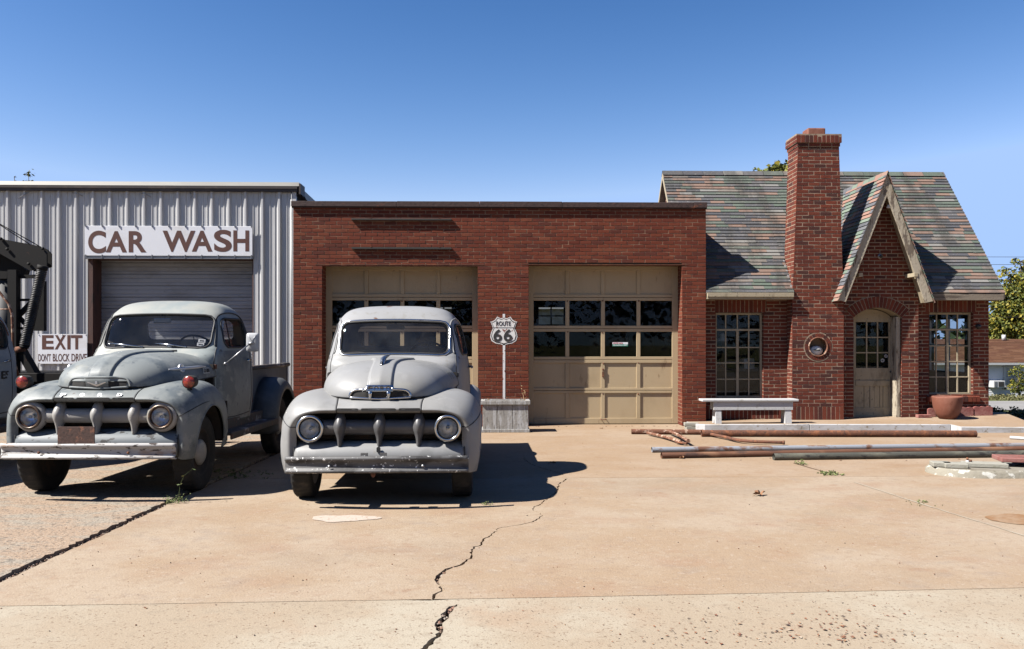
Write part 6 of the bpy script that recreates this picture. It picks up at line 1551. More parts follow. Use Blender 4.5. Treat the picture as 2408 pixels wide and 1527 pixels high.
pipe("long_pipe", "long pale blue pipe with rust spots, back one of the three together", (170, 244), (3300, 205), .037, M_bluepipe, 16, .04, GP)
pipe("long_pipe", "long orange rust pipe between the pale blue and the olive ones", (228, 281), (3200, 226), .039, M_rustpipe, 14, .05, GP)
pipe("long_pipe", "dark olive grey pipe in front of the other two, starting furthest right", (908, 291), (3200, 262), .044, M_greenpipe, 16, .06, GP)
pipe("short_pipe", "white capped pipe end poking in from the right edge near the slab", (2335, 163), (2900, 200), .025, M_white, 12, .02)
def ground_bar(name, label, pts, r, m, cat_="iron bar", up=0.02, group=None):
    P = [G(*V3(*p)) + Vector((0, 0, r + up)) for p in pts]; c = P[0]; t = thing(name, label, cat_, (c.x, c.y, 0), 0, group)
    mb = MB(); n = 24; mb.tube([Vector(cat([tuple(p) for p in P], i / n)) for i in range(n + 1)], r, 12); L_(mb, t).build("bar", m, t)
    mb = MB(); mb.tube([P[-1] - (P[-1] - P[-2]).normalized() * .02, P[-1] + (P[-1] - P[-2]).normalized() * .012], r * 1.25, 12); L_(mb, t).build("end_collar", m, t)
    return t
ground_bar("bent_pipe", "thin bent rusty pipe lying in front of the dark brown post", [(515, 148), (600, 165), (720, 190), (960, 200)], .024, M_rust, "pipe")
ground_bar("iron_bar", "flaky rust bar lying slantwise, left one of the crossed pair", [(135, 140), (240, 165), (335, 197)], .024, M_rustw, group="crossed flaky bars")
ground_bar("iron_bar", "flaky rust bar with a round end, right one of the crossed pair", [(262, 138), (320, 165), (382, 203)], .024, M_rustw, group="crossed flaky bars", up=.05)
ground_bar("iron_plate", "short rusty strap joining the ends of the crossed bars", [(305, 195), (345, 199), (372, 203)], .016, M_rust)

# pump island
ZI = .085
isl = thing("pump_island", "low concrete pump island with flaking white painted rim and a rounded end", "kerb island", tuple(G(2300, 1110)))
cl = G(2169, 1108); A = []; rI = .40; ccx, ccy = cl.x + rI + .12, 9.93
yF = G(2300, 1126).y; yK = yF + .80; r = random.Random(7)
def iso(off): 
    pts = []
    for i in range(25):
        t = math.pi / 2 + math.pi * i / 24; pts.append((ccx + (.52 - off) * sgp(math.cos(t), 2.3) , (yF + yK) / 2 + (.40 - off) * sgp(math.sin(t), 2.3)))
    return pts + [(ccx + 6, yF + off - .05), (ccx + 6, yK - off - .05)]
mb = MB(); top = [Vector((a, b, ZI + r.uniform(-.004, .002))) for a, b in iso(.035)]; mid_ = [Vector((a, b, ZI - .03 + r.uniform(-.006, .004))) for a, b in iso(.0)]; bot = [Vector((a, b, -.05)) for a, b in iso(-.012)]
tr = tessellate_polygon([[Vector((p.x, p.y, 0)) for p in top]]); mb.add(top, [tuple(t) for t in tr], 0)
m_ = len(top); mb.add(top + mid_ + bot, [(i, (i + 1) % m_, m_ + (i + 1) % m_, m_ + i) for i in range(m_)] + [(m_ + i, m_ + (i + 1) % m_, 2 * m_ + (i + 1) % m_, 2 * m_ + i) for i in range(m_)], 1, True)
L_(mb, isl).build("kerb_body", [M_island, M_islandw], isl)
mb = MB(); mb.lathe([(.14, 0), (.13, .006), (.001, .006)], (ccx + .72, 9.95, ZI), (0, 0, 1), 24); L_(mb, isl).build("cover_plate", M_rust, isl)
def block(name, label, u, v, L, W, H, rz, m, z=0, group=None, catg="block", notch=False):
    p = G(*V3(u, v), z + H); t = thing(name, label, catg, (p.x, p.y, z), R(rz), group)
    mb = MB(); mb.box(-L / 2, L / 2, -W / 2, W / 2, .001, H); mb.build("slab", m, t, bevel=.007); return t, H, L, W
GB = "loose blocks on the pump island"
t, H, L, W = block("concrete_block", "pale block broken in two, leftmost on the pump island", 1905, 298, .20, .19, .052, -14, M_block, ZI, GB)
t, H, L, W = block("concrete_block", "pale block half lying just left of the small pipe stubs", 1992, 305, .24, .19, .052, -16, M_block, ZI, GB)
t, H, L, W = block("concrete_block", "long pale block right of the small pipe stubs on the pump island", 2168, 302, .46, .20, .05, -17, M_block, ZI, GB)
t, H, L, W = block("pink_block", "pink grooved slab leaning up at the right edge on the pump island", 2420, 268, .62, .36, .05, -14, M_redblock, ZI + .055, GB)
mb = MB()
for i in (-1, 0, 1): mb.box(-.30, .30, i * .09 - .004, i * .09 + .004, .0505, .052)
mb.build("groove", M_rust, t)
for k, (u, v, h_) in enumerate(((2067, 325, .10), (2084, 325, .075))):
    p = G(*V3(u, v), ZI); t = thing("pipe_stub", ("taller rusty topped" if k == 0 else "shorter white") + " pipe stub standing between the pale blocks", "pipe stub", tuple(p), 0, "pipe stubs on the island")
    mb = MB(); mb.tube([(0, 0, 0), (0, 0, h_ * .7)], .017, 12); mb.build("tube", M_white, t); mb = MB(); mb.tube([(0, 0, h_ * .7), (0, 0, h_)], .012 if k == 0 else .018, 12); mb.build("cap", M_rust, t)

# bench
by0, by1 = 14.70, 14.98; bx0, bx1 = X(1652, by0), X(1879, by0); bz = Z(939.5, by0, 4.3); fz = pz(4, 14.85)
be = thing("bench", "low white painted plank bench with peeling edges under the left cottage window", "bench", ((bx0 + bx1) / 2, 14.84, fz))
mb = MB(); mb.box(bx0, bx1, by0, by1, bz - .04, bz); L_(mb, be).build("seat", M_white, be, bevel=.008)
ax0, ax1 = X(1678, by0 + .03), X(1865, by0 + .03)
for yy in (by0 + .03, by1 - .055): mb = MB(); mb.box(ax0, ax1, yy, yy + .025, bz - .19, bz - .041); L_(mb, be).build("apron", M_white, be, bevel=.004)
for u0, u1 in ((1682, 1695.5), (1845, 1860)):
    a = X(u0, by0 + .06); mb = MB(); mb.prism([(a, by0 + .056, bz - .042), (a, by1 - .056, bz - .042), (a, by1 - .02, fz), (a, (by0 + by1) / 2 + .03, fz), (a, (by0 + by1) / 2, fz + .09), (a, (by0 + by1) / 2 - .03, fz), (a, by0 + .02, fz)], 0, (X(u1, by0 + .06) - a, 0, 0)); L_(mb, be).build("leg", M_white, be)
# planter
py0 = 14.40; pl0, pl1 = X(1135, py0), X(1243, py0); pzt = Z(943, py0); pdp = .46
pt = thing("planter_box", "weathered whitewashed plank planter with dead weeds below the painted shield", "planter", ((pl0 + pl1) / 2, py0 + pdp / 2, 0))
mb = MB(); w_ = (pl1 - pl0); e3 = [pl0, pl0 + w_ * .315, pl0 + w_ * .655, pl1]
for i in range(3): mb.box(e3[i] + .004, e3[i + 1] - .004, py0 + .02, py0 + .045, .05, pzt - .06)
mb.box(pl0 + .002, pl0 + .03, py0 + .046, py0 + pdp - .02, .05, pzt - .06); mb.box(pl1 - .03, pl1 - .002, py0 + .046, py0 + pdp - .02, .05, pzt - .06); mb.box(pl0 + .031, pl1 - .031, py0 + pdp - .045, py0 + pdp - .02, .05, pzt - .06)
L_(mb, pt).build("side_boards", M_planter, pt, bevel=.003)
mb = MB(); o_ = .03; mb.box(pl0 - o_, pl1 + o_, py0 - .01, py0 + .05, pzt - .065, pzt); mb.box(pl0 - o_, pl1 + o_, py0 + pdp - .05, py0 + pdp + .01, pzt - .065, pzt); mb.box(pl0 - o_, pl0 + .04, py0 + .051, py0 + pdp - .051, pzt - .064, pzt - .001); mb.box(pl1 - .04, pl1 + o_, py0 + .051, py0 + pdp - .051, pzt - .064, pzt - .001)
L_(mb, pt).build("rim", M_planter, pt, bevel=.004)
mb = MB(); mb.box(pl0 - .02, pl1 + .02, py0 + .0, py0 + .05, 0, .055); mb.box(pl1 - .05, pl1 + .02, py0 + .051, py0 + pdp, .0, .054); mb.box(pl0 - .02, pl0 + .05, py0 + .051, py0 + pdp, .0, .054); L_(mb, pt).build("base_board", M_planter, pt, bevel=.004)
mb = MB(); mb.box(pl0 + .031, pl1 - .031, py0 + .046, py0 + pdp - .046, .06, pzt - .07); L_(mb, pt).build("soil", M_dirt, pt)
M_straw = mat("dry_stems", (.42, .27, .12), .9, island=[(.45, .30, .13), (.33, .20, .09), (.55, .42, .22), (.30, .15, .07)])
M_weed = mat("weed_green", (.10, .14, .035), .8, island=[(.11, .16, .04), (.16, .20, .06), (.08, .11, .03), (.24, .24, .09)])
def stems(mb, c, n, h, spread, r, th=.003, leaf=.0):
    for _ in range(n):
        p = Vector(c) + Vector((r.uniform(-1, 1) * spread * .5, r.uniform(-1, 1) * spread * .5, 0)); a = r.uniform(0, 6.28); l = r.uniform(.4, 1) * h; pts = [p]; d = Vector((math.cos(a) * .3, math.sin(a) * .3, 1)).normalized()
        for k in range(4): d = (d + Vector((r.uniform(-.25, .25), r.uniform(-.25, .25), -.12 * k))).normalized(); p = p + d * l / 4; pts.append(p)
        mb.tube(pts, [th, th * .9, th * .7, th * .5, th * .2], 3, caps=False, sm=False)
        if leaf:
            for q in pts[1:]:
                for _k in range(2):
                    e = Vector((r.uniform(-1, 1), r.uniform(-1, 1), r.uniform(-.4, .8))).normalized() * leaf * r.uniform(.5, 1.2); f = e.cross(Vector((r.uniform(-1, 1), r.uniform(-1, 1), 1))).normalized() * leaf * .35
                    mb.add([q, q + e * .5 + f, q + e, q + e * .5 - f], [(0, 1, 2, 3)])
r = random.Random(21)
for k, (u, h_, sp, n) in enumerate(((cgx(350, 14.6), .34, .05, 5), (cgx(90, 14.6), .12, .12, 8), (cgx(215, 14.6), .12, .1, 5))):
    t = thing("dead_weed", ("tall dry brown weed at the right corner of the planter", "short pale dry weed at the left end of the planter", "short dry stalks in the middle of the planter")[k], "weed", (u, 14.62, pzt - .07), 0, "dead weeds in the planter")
    mb = MB(); stems(mb, (0, 0, 0), n, h_, sp, r, .004); mb.build("stems", M_straw, t, fix=False)
    mb = MB(); 
    for _ in range(10 if k == 0 else 4): pebble(mb, (r.uniform(-.04, .04), r.uniform(-.03, .03), r.uniform(.3, .95) * h_), .012, r)
    mb.build("seed_heads", M_straw, t)
# pot
pc = G(2228.5, 984, .14); pot = thing("clay_pot", "large round terracotta pot standing on the porch slab before the right window", "pot", (pc.x, 15.38, pz(7.9, 15.38)))
mb = MB(); mb.lathe([(.001, 0), (.125, 0), (.15, .012), (.205, .10), (.238, .20), (.255, .31), (.262, .385), (.262, .405), (.245, .412), (.232, .40), (.225, .30), (.19, .12), (.001, .10)], (0, 0, 0), (0, 0, 1), 48); mb.build("bowl", M_terra, pot)
mb = MB(); mb.lathe([(.224, .26), (.001, .262)], (0, 0, 0), (0, 0, 1), 30); mb.build("soil", M_dirt, pot)
# scalloped edging
def edging(u0, u1, v0, n, y, label, lean=0):
    x0, x1 = X(u0, y), X(u1, y); z0 = pz(x0, y); z1 = Z(v0, y, 9); t = thing("edging_block", label, "edging", ((x0 + x1) / 2, y, z0), 0, "scalloped garden edging by the pot"); pts = [(x0, z0), (x0, z1 - .02)]
    for i in range(n):
        for k in range(1, 8): f = (i + k / 8) / n; pts.append((lerp(x0, x1, f), z1 - .022 + .022 * math.sin(math.pi * k / 8) ** .6))
    pts += [(x1, z1 - .02), (x1, z0)]
    mb = MB(); mb.prism([(a, y, b) for a, b in pts], 0, (0, .05, 0)); L_(mb, t).build("scalloped_slab", M_redblock2, t, bevel=.004)
M_redblock2 = mat("faded_rose_block", (.24, .085, .075), .9, layers=[(6, (.30, .14, .12), .45, .6, 5), (18, (.14, .06, .05), .6, .7, 6)], bump=(50, .6, .005), spec=.2)
edging(V8 := c8(788, 0)[0], c8(845, 0)[0], c8(0, 922)[1], 1, 15.66, "faded rose scalloped edging, leftmost piece half behind the pot")
edging(c8(990, 0)[0], c8(1134, 0)[0], c8(0, 914)[1], 3, 15.69, "faded rose scalloped edging, middle piece right of the pot")
edging(c8(1138, 0)[0], c8(1280, 0)[0], c8(0, 909)[1], 3, 15.70, "faded rose scalloped edging, end piece at the cottage corner")
t = thing("loose_brick", "single dark red brick lying on the slab left of the pot", "brick", (X(c8(752, 0)[0], 15.55), 15.55, pz(7.9, 15.5)), R(4)); mb = MB(); mb.box(-.13, .13, -.05, .05, 0, .06); mb.build("brick_body", M_brick2b, t, bevel=.006) if 'M_brick2b' in globals() else mb.build("brick_body", M_redblock2, t, bevel=.006)
for k, (x_, z_, rz) in enumerate(((0, 0, 3), (-.02, .062, -4))):
    p = Vector((X(1627, 14.9), 14.86, z_)); t = thing("paver", ("lower" if k == 0 else "upper") + " pale paver of the two stacked at the left end of the white slab", "paver", (p.x + x_, p.y, p.z), R(rz), "stacked pale pavers")
    mb = MB(); mb.box(-.125, .125, -.07, .07, .001, .058); mb.build("paver_body", M_block, t, bevel=.008)
# crumpled leaf, scraps
M_leaf = mat("dry_leaf", (.50, .26, .12), .8, island=[(.52, .27, .13), (.42, .20, .09), (.60, .36, .18)])
def dry_leaf(name, label, u, v, s_, seed, group=None):
    r = random.Random(seed); p = G(u, v); t = thing(name, label, "leaf", (p.x, p.y, .004), r.uniform(0, 6), group); mb = MB(); n = 14; V0 = [(0, 0, .02 * s_ * 6)]
    for i in range(n):
        a = 2 * math.pi * i / n; rr = s_ * (1 if i % 2 else .55) * r.uniform(.7, 1.2); V0.append((rr * math.cos(a), rr * .6 * math.sin(a), abs(math.sin(a * 1.5 + 1)) * s_ * .55 + .002))
    mb.add(V0, [(0, 1 + i, 1 + (i + 1) % n) for i in range(n)]); mb.build("blade", M_leaf, t, fix=False)
    mb = MB(); mb.tube([(s_ * .4, 0, s_ * .2), (s_ * 1.3, .01, .004)], .0025, 4); mb.build("stalk", M_leaf, t)
dry_leaf("dead_leaf", "large curled tan leaf lying alone in the middle of the right forecourt", 1785, 1166, .085, 5)
dry_leaf("dead_leaf", "tan leaf caught against the left end of the orange rust pipe", 1603, 1079, .06, 7)
dry_leaf("dead_leaf", "small curled leaf at the edge of the grey truck's shadow", 1300, 1091, .05, 9)
dry_leaf("dead_leaf", "pale scrap leaf on the ground below the right garage door", 1415, 1009, .03, 12)
# weeds in the joints
def weed(name, label, p, n, h, sp, seed, leaf=.02, m=None):
    t = thing(name, label, "weed", (p.x, p.y, -.01)); r = random.Random(seed); mb = MB(); stems(mb, (0, 0, 0), n, h, sp, r, .0025, leaf); mb.build("stems", m or M_weed, t, fix=False); return t
weed("weed", "tall thin weed with a grassy foot at the joint by the left truck", G(414, 1182), 26, .10, .22, 3, .015)
t = weed("weed", "lone tall wiry weed stalk leaning over the joint by the left truck", G(418, 1184), 1, .48, .01, 30, .03)
weed("weed", "low green mat of weed in the crack right of the pipes", G(1952, 1115), 60, .035, .26, 4, .022)
weed("weed", "small tuft of grass in the crack just below the olive pipe", G(1882, 1092), 18, .07, .14, 5, .02)
weed("weed", "faint dry weed in the seam right of the dead leaf", G(2168, 1184), 24, .03, .28, 6, .015)
weed("weed", "tiny tuft of grass at the tip of the grey truck's bumper shadow", G(1148, 1186), 12, .04, .10, 7, .015)
r = random.Random(31); mb = MB()
for _ in range(26):
    p = G(r.uniform(510, 640), r.uniform(1106, 1126)); stems(mb, (p.x, p.y, -.02), 4, .05, .12, r, .0025, .02)
tag(mb.build("joint_grass", M_weed, fix=False), "low grass growing in the shaded joint behind the left truck", "grass", kind='stuff')
# leaf litter and grit
M_lit = mat("litter", (.3, .12, .06), .9, island=[(.34, .12, .05), (.26, .09, .045), (.48, .27, .14), (.10, .06, .05), (.38, .15, .07), (.62, .50, .38)])
mb = MB(); r = random.Random(77)
cl_ = [(1950, 1475, 70, 36, 80), (1720, 1500, 110, 22, 60), (1640, 1480, 60, 30, 20), (2030, 1500, 120, 30, 60)]
pts = []
for u, v, su, sv, n in cl_:
    for _ in range(n): pts.append((r.gauss(u, su), r.gauss(v, sv * .6), r.uniform(.004, .016)))
for _ in range(420): pts.append((r.uniform(0, 2408), r.uniform(1100, 1527), r.uniform(.002, .007)))
for _ in range(140): pts.append((r.uniform(1100, 2408), r.uniform(1400, 1527), r.uniform(.003, .009)))
for u, v, s_ in pts:
    if v < 1030: continue
    p = G(u, min(v, 1600)); a = r.uniform(0, 3.14); dx = Vector((math.cos(a), math.sin(a), 0)) * s_; dy = Vector((-math.sin(a), math.cos(a), 0)) * s_ * r.uniform(.3, .7); p.z = .004
    mb.add([p - dx, p - dy + Vector((0, 0, s_ * .3)), p + dx, p + dy + Vector((0, 0, s_ * .2))], [(0, 1, 2, 3)])
for k_ in range(520):
    q_ = k_ % 4
    if q_ == 0: p = Vector((r.uniform(-3.5, 3.9), 15.45 - abs(r.gauss(0, .06)), .004))
    elif q_ == 1: p = Vector((r.uniform(3.5, 8.2), 14.58 - abs(r.gauss(0, .05)), .004))
    elif q_ == 2: p = Vector((r.uniform(4.0, 9.3), 15.74 - abs(r.gauss(0, .05)), 0)); p.z = pz(p.x, p.y) + .006
    else: p = G(r.uniform(1540, 2400), r.uniform(1050, 1086))
    s_ = r.uniform(.008, .024); a = r.uniform(0, 3.14); dx = Vector((math.cos(a), math.sin(a), 0)) * s_; dy = Vector((-math.sin(a), math.cos(a), 0)) * s_ * .5
    mb.add([p - dx, p - dy + Vector((0, 0, s_ * .4)), p + dx, p + dy + Vector((0, 0, s_ * .3))], [(0, 1, 2, 3)])
for _ in range(260):
    p = G(r.uniform(0, 2408), r.uniform(1030, 1500)); pebble(mb, (p.x, p.y, .003), r.uniform(.003, .008), r)
tag(mb.build("leaf_litter", M_lit, fix=False), "tiny brown leaf scraps and grit scattered over the concrete", "litter", kind='stuff')

# ================= beyond the forecourt =================
# small building behind the garage, seen through its rear window
sh = thing("storage_shed", "pale stained metal shed seen through the rear window of the garage", "shed", (1.5, 27, -.6))
mb = MB(); mb.box(-5, 5, 0, 4, -.1, 3.2); mb.build("wall", mat("shed_wall", (.62, .55, .42), .7, layers=[(3, (.35, .25, .12), .5, .7, 6, (1, 1, .2))]), sh)
mb = MB(); mb.box(-5.2, 5.2, -.2, 4.2, 3.2, 3.35); mb.build("roof", M_metal, sh)
# white house
HY = 50.0; hz = tz(50) + .0
wh = thing("white_house", "small white clapboard house with a low brown shingle roof across the road", "house", (31, HY, hz))
x0, x1 = 24.5, 44.0; ez_ = Z(852, HY, 30); rz2 = Z(797, HY + 3.4, 30)
M_clap = mat("clapboard_white", (.66, .67, .70), .7, layers=[(1.2, (.50, .50, .51), .5, .7, 5, (1, 1, 2), .7), (5, (.24, .22, .20), .62, .72, 6, (.5, 1, 2), .7)])
mb = MB(); rows = []; z = hz - .2
while z < ez_: rows.append([(x0, HY - .02, z), (x1, HY - .02, z)]); rows.append([(x0, HY, z + .105), (x1, HY, z + .105)]); z += .107
mb.grid(rows, sm=False); mb.box(x0, x1, HY + .01, HY + 6.8, hz - .2, ez_); L_(mb, wh).build("wall", M_clap, wh, fix=False)
M_sh = mat("brown_shingles", (.24, .115, .065), .9, island=[(.25, .12, .065), (.20, .095, .055), (.30, .155, .09), (.22, .10, .06), (.27, .135, .08)], spec=.15)
mb = MB(); us = Vector((0, 3.8, rz2 - ez_)).normalized(); slates(mb, (0, HY - .4, ez_ - .03), (1, 0, 0), us, (0, -us.z, us.y), lambda s: [(x0 - .3, x1)], math.hypot(3.8, rz2 - ez_), .14, seed=3, lo=.3, hi=.9)
mb.prism([(x0 - .3, HY - .42, ez_ - .06), (x0 - .3, HY + 3.4, rz2 - .04), (x0 - .3, HY + 7.2, ez_ - .06)], 0, (x1 - x0 + .3, 0, 0)); L_(mb, wh).build("roof", M_sh, wh, fix=False)
mb = MB(); mb.tube([(X(c8(1357, 0)[0], HY + 3.3), HY + 3.2, rz2 - .1), (X(c8(1357, 0)[0], HY + 3.3), HY + 3.2, rz2 + .25)], .12, 10); L_(mb, wh).build("vent_pipe", M_metal, wh)
mb = MB(); mb.box(x0 - .3, x1, HY - .44, HY - .41, ez_ - .16, ez_ - .03); L_(mb, wh).build("eave_board", M_white, wh)
a, b, c, d_ = X(c8(1378, 0)[0], HY), X(c8(1445, 0)[0], HY), Z(c8(0, 765)[1], HY, 30), Z(c8(0, 618)[1], HY, 30)
mb = MB()
for q in ((a - .14, a, c - .1, d_ + .14), (b, b + .14, c - .1, d_ + .14), (a, b, d_, d_ + .14), (a - .2, b + .2, c - .12, c), (a, b, (c + d_) / 2 - .03, (c + d_) / 2 + .03)): mb.box(q[0], q[1], HY - .08, HY - .02, q[2] + .001, q[3])
wf = L_(mb, wh).build("window", M_white, wh); mb = MB(); mb.box(a, b, HY - .05, HY - .03, c, d_); L_(mb, wh).build("pane", mat("house_pane", (.30, .30, .31), .25, layers=[(1.2, (.16, .16, .17), .45, .6, 4)]), wf)
a, b, c, d_ = X(c8(1280, 0)[0], HY - .5), X(c8(1368, 0)[0], HY - .5), Z(c8(0, 765)[1], HY - .5, 30), Z(c8(0, 713)[1], HY - .5, 30)
acu = thing("window_air_conditioner", "white window air conditioner on the side of the white house", "air conditioner", ((a + b) / 2, HY - .3, c))
mb = MB(); mb.box(a, b, HY - .6, HY - .03, c, d_); L_(mb, acu).build("casing", M_white, acu, bevel=.02); mb = MB(); mb.box(lerp(a, b, .42), b - .08, HY - .612, HY - .602, c + .06, d_ - .06); L_(mb, acu).build("grille", M_dark, acu)
mb = MB(); mb.box(a + .06, lerp(a, b, .3), HY - .612, HY - .602, c + .06, d_ - .06); L_(mb, acu).build("side_vent", M_steel, acu)

# trees
def leafmat(name, cols): 
    return mat(name, cols[0], .65, island=cols, spec=.25)
LM1 = leafmat("autumn_foliage", [(.115, .13, .018), (.17, .165, .02), (.07, .088, .015), (.24, .20, .024), (.05, .066, .013), (.14, .145, .02), (.09, .105, .017), (.30, .24, .03)])
LM2 = leafmat("dark_foliage", [(.04, .065, .018), (.055, .08, .02), (.03, .05, .015), (.075, .095, .025)])
M_bark = mat("bark", (.11, .085, .065), .95, layers=[(7, (.05, .04, .03), .5, .65, 6, (1, 1, .3))], bump=(20, .8, .01))
def tree(name, label, base, H, crown, n, size, m, seed, group=None, trunk=.22, clump=None, cat_="tree"):
    """crown: list of (dx,dy,z,rx,ry,rz) ellipsoids; leaves gathered in drooping clumps"""
    r = random.Random(seed); t = thing(name, label, cat_, base, 0, group)
    mb = MB(); mb.tube([(0, 0, -.3), (.05, 0, H * .25), (-.05, .05, H * .5), (.05, 0, H * .8)], [trunk, trunk * .8, trunk * .5, trunk * .15], 10)
    for (dx, dy, z, rx, ry, rz_) in crown:
        a = Vector((0, 0, min(z * .7, H * .5))); c = Vector((dx, dy, z)); mb.tube([a, a.lerp(c, .5) + Vector((0, 0, rz_ * .2)), c], [trunk * .4, trunk * .25, trunk * .1], 6)
        for _ in range(5):
            v = Vector((r.gauss(0, 1), r.gauss(0, 1), r.gauss(0, 1))).normalized(); e = c + Vector((v.x * rx, v.y * ry, v.z * rz_)) * .8; mb.tube([c, c.lerp(e, .5) + Vector((0, 0, .1 * rz_)), e], [trunk * .12, trunk * .08, trunk * .02], 5)
    mb.build("trunk", M_bark, t)
    vol = [c[3] * c[4] * c[5] for c in crown]; tot = sum(vol); mb = MB()
    for cr, vv in zip(crown, vol):
        dx, dy, z, rx, ry, rz_ = cr; nn_ = int(n * vv / tot); k = 0
        while k < nn_:
            v = Vector((r.gauss(0, 1), r.gauss(0, 1), r.gauss(0, 1))).normalized() * (r.uniform(.35, 1.0) ** .5) * r.uniform(.8, 1.12)
            cc = Vector((dx + v.x * rx, dy + v.y * ry, z + v.z * rz_)); cs = (clump or size * 3)
            for _ in range(12):
                p = cc + Vector((r.gauss(0, .5), r.gauss(0, .5), r.gauss(0, .4))) * cs * .5; s_ = size * r.uniform(.6, 1.3)
                d1 = Vector((r.uniform(-1, 1), r.uniform(-1, 1), r.uniform(-1.2, .2))).normalized(); d2 = d1.cross(Vector((r.uniform(-1, 1), r.uniform(-1, 1), r.uniform(-.3, 1)))).normalized()
                mb.add([p, p + d1 * s_ * .55 + d2 * s_ * .32, p + d1 * s_, p + d1 * s_ * .5 - d2 * s_ * .34], [(0, 1, 2, 3)]); k += 1
    mb.build("crown", m, t, fix=False); return t
def tp(u, y): return (X(u, y), y, tz(y))
b_ = tp(2412, 60); b0z = b_[2]
def cz_at(v, y): return CAMH + (HV - v) / FV * (y + .8) - tz(y)
tree("broadleaf_tree", "tall yellow-green tree standing behind the white house at the right edge", b_, 9, [(-.3, 0, cz_at(700, 60), 2.0, 2, 1.5), (.9, 0, cz_at(660, 60), 1.5, 1.6, .9), (-1.2, -.3, cz_at(730, 60), 1.4, 1.6, 2.0), (-.4, 0, cz_at(615, 60), .55, .6, .75), (-1.3, 0, cz_at(648, 60), .75, .8, .75), (.3, -.2, cz_at(770, 60), 3.0, 2, 1.9), (2.6, 0, cz_at(700, 60), 2, 2, 1.5), (-1.9, .3, cz_at(775, 60), .9, 1.5, 1.6), (.9, .5, cz_at(632, 60), .7, .8, .5), (-1.0, -1, cz_at(745, 60), 1.8, 1.2, 1.6)], 15000, .25, LM1, 4, trunk=.25, clump=.62)
tree("broadleaf_tree", "dark green tree further back right of the house behind the tall one", tp(2480, 78), 9, [(-2, 0, cz_at(700, 78), 3, 3, 2.5), (1, 0, cz_at(760, 78), 4.5, 3, 3.6), (-4.5, 0, cz_at(770, 78), 2.5, 3, 2.5)], 4000, .38, LM2, 6, trunk=.3)
tree("broadleaf_tree", "tree whose leafy tip shows above the cottage roof left of the chimney", tp(1832, 24), 6.4, [(0, 0, cz_at(430, 24), 1.0, 1, .42), (-.13, 0, cz_at(398, 24), .18, .3, .16), (.28, 0, cz_at(396, 24), .16, .3, .14)], 900, .17, LM1, 8, trunk=.12, clump=.25)
tree("broadleaf_tree", "tree whose thin twig tops show above the left end of the metal roof", tp(62, 36), 8.2, [(0, 0, cz_at(462, 36), 2, 1.5, .35), (.1, 0, cz_at(426, 36), .24, .3, .12), (-.5, 0, cz_at(430, 36), .10, .2, .08)], 420, .16, LM1, 9, trunk=.12, clump=.4)
tree("shrub", "feathery green bush growing against the white house wall", tp(c8(1475, 0)[0], 47), 1.6, [(0, 0, 1.1, .55, .4, .9), (.3, 0, .6, .8, .4, .6)], 1300, .12, LM1, 12, trunk=.04, cat_="bush", clump=.25)
r = random.Random(51); mb = MB()
for _ in range(420):
    x_ = r.uniform(10.2, 15.5); y_ = r.uniform(15.9, 19.5) ; stems(mb, (x_, y_, tz(y_)), 4, .26, .3, r, .005, .07)
tag(mb.build("rough_weeds", leafmat("weed_leaves", [(.055, .075, .02), (.08, .10, .03), (.035, .05, .015), (.16, .15, .06)]), fix=False), "tall weeds and rough grass beside the porch slab at the right", "weeds", kind='stuff')
mb = MB()
for _ in range(900):
    x_ = r.uniform(24, 42); y_ = r.uniform(38.5, 49.5); stems(mb, (x_, y_, tz(y_)), 2, .22, .5, r, .012, .1)
tag(mb.build("verge_grass", leafmat("dry_grass", [(.20, .19, .07), (.13, .14, .045), (.27, .24, .11)]), fix=False), "dry grass verge between the road and the white house", "grass", kind='stuff')
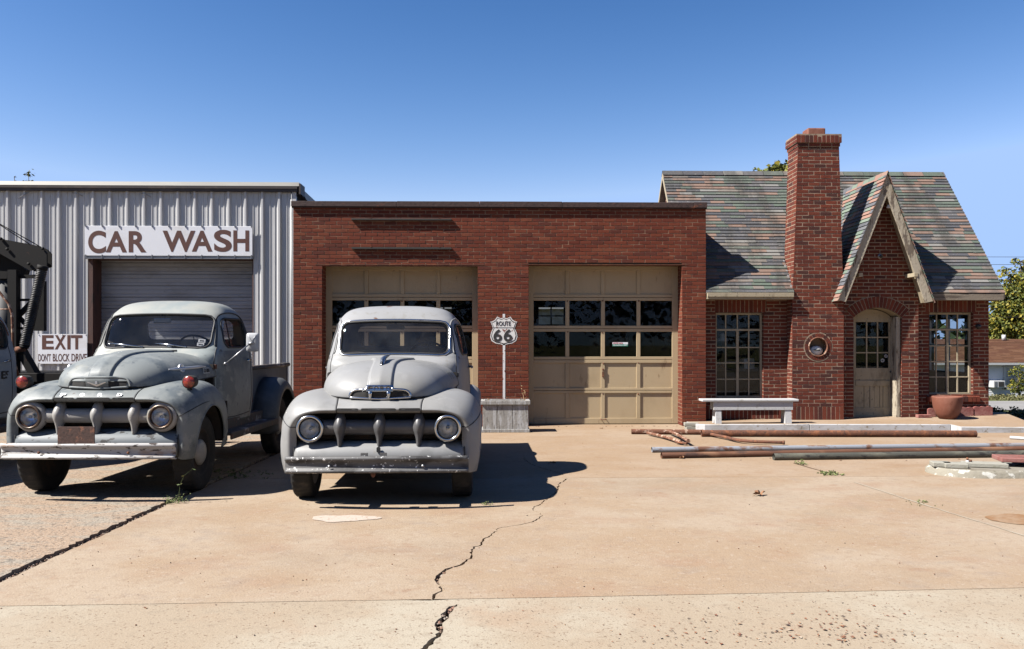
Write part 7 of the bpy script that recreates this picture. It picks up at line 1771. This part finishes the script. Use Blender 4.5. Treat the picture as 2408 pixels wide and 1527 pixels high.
for k, (v, nm) in enumerate(((604, "upper"), (622, "middle"), (746, "lower"))):
    y = 42; t = thing("overhead_wire", nm + " of the three thin wires crossing before the yellow-green tree", "wire", (X(2350, y), y, Z(v, y, 20)), 0, "overhead wires at the right")
    mb = MB(); mb.tube([(-40 + 2 * i - 0, 0, .004 * ((-40 + 2 * i) * .3) ** 2 * .5) for i in range(41)], .011, 5); mb.build("cable", UND, t)
# across the road behind the camera: trees that glass and chrome reflect, made tall and near to cut sky fill
mb = MB(); r = random.Random(61)
for i in range(26):
    cx_ = -60 + i * 5 + r.uniform(-2, 2); cy_ = -34 + r.uniform(-4, 4); h_ = r.uniform(14, 22)
    for _ in range(1300):
        v = Vector((r.gauss(0, 1), r.gauss(0, 1), r.gauss(0, 1))).normalized() * r.uniform(.5, 1.05); p = Vector((cx_ + v.x * 4.5, cy_ + v.y * 3, h_ * .55 + v.z * h_ * .5)); s_ = r.uniform(.2, .5)
        d1 = Vector((r.uniform(-1, 1), r.uniform(-1, 1), r.uniform(-1, 1))).normalized(); d2 = d1.cross(Vector((0, .3, 1))).normalized(); mb.add([p - d1 * s_, p + d2 * s_ * .7, p + d1 * s_, p - d2 * s_ * .7], [(0, 1, 2, 3)])
tag(mb.build("tree_line", LM2, fix=False), "line of dark trees on the far side of the road", "trees", kind='stuff')
mb = MB(); r = random.Random(62)
for i in range(34):
    cx_ = -140 + i * 9.5 + r.uniform(-3, 3); cy_ = 150 + r.uniform(-12, 12); h_ = r.uniform(6, 9.5)
    for _ in range(150):
        v = Vector((r.gauss(0, 1), r.gauss(0, 1), r.gauss(0, 1))).normalized() * r.uniform(.5, 1.05); p = Vector((cx_ + v.x * 7, cy_ + v.y * 4, tz(150) + h_ * .45 + v.z * h_ * .5)); s_ = r.uniform(.8, 1.6)
        d1 = Vector((r.uniform(-1, 1), r.uniform(-1, 1), r.uniform(-1, 1))).normalized(); d2 = d1.cross(Vector((0, .3, 1))).normalized(); mb.add([p - d1 * s_, p + d2 * s_ * .7, p + d1 * s_, p - d2 * s_ * .7], [(0, 1, 2, 3)])
tag(mb.build("far_trees", LM2, fix=False), "far line of dark trees low on the horizon behind the buildings", "trees", kind='stuff')
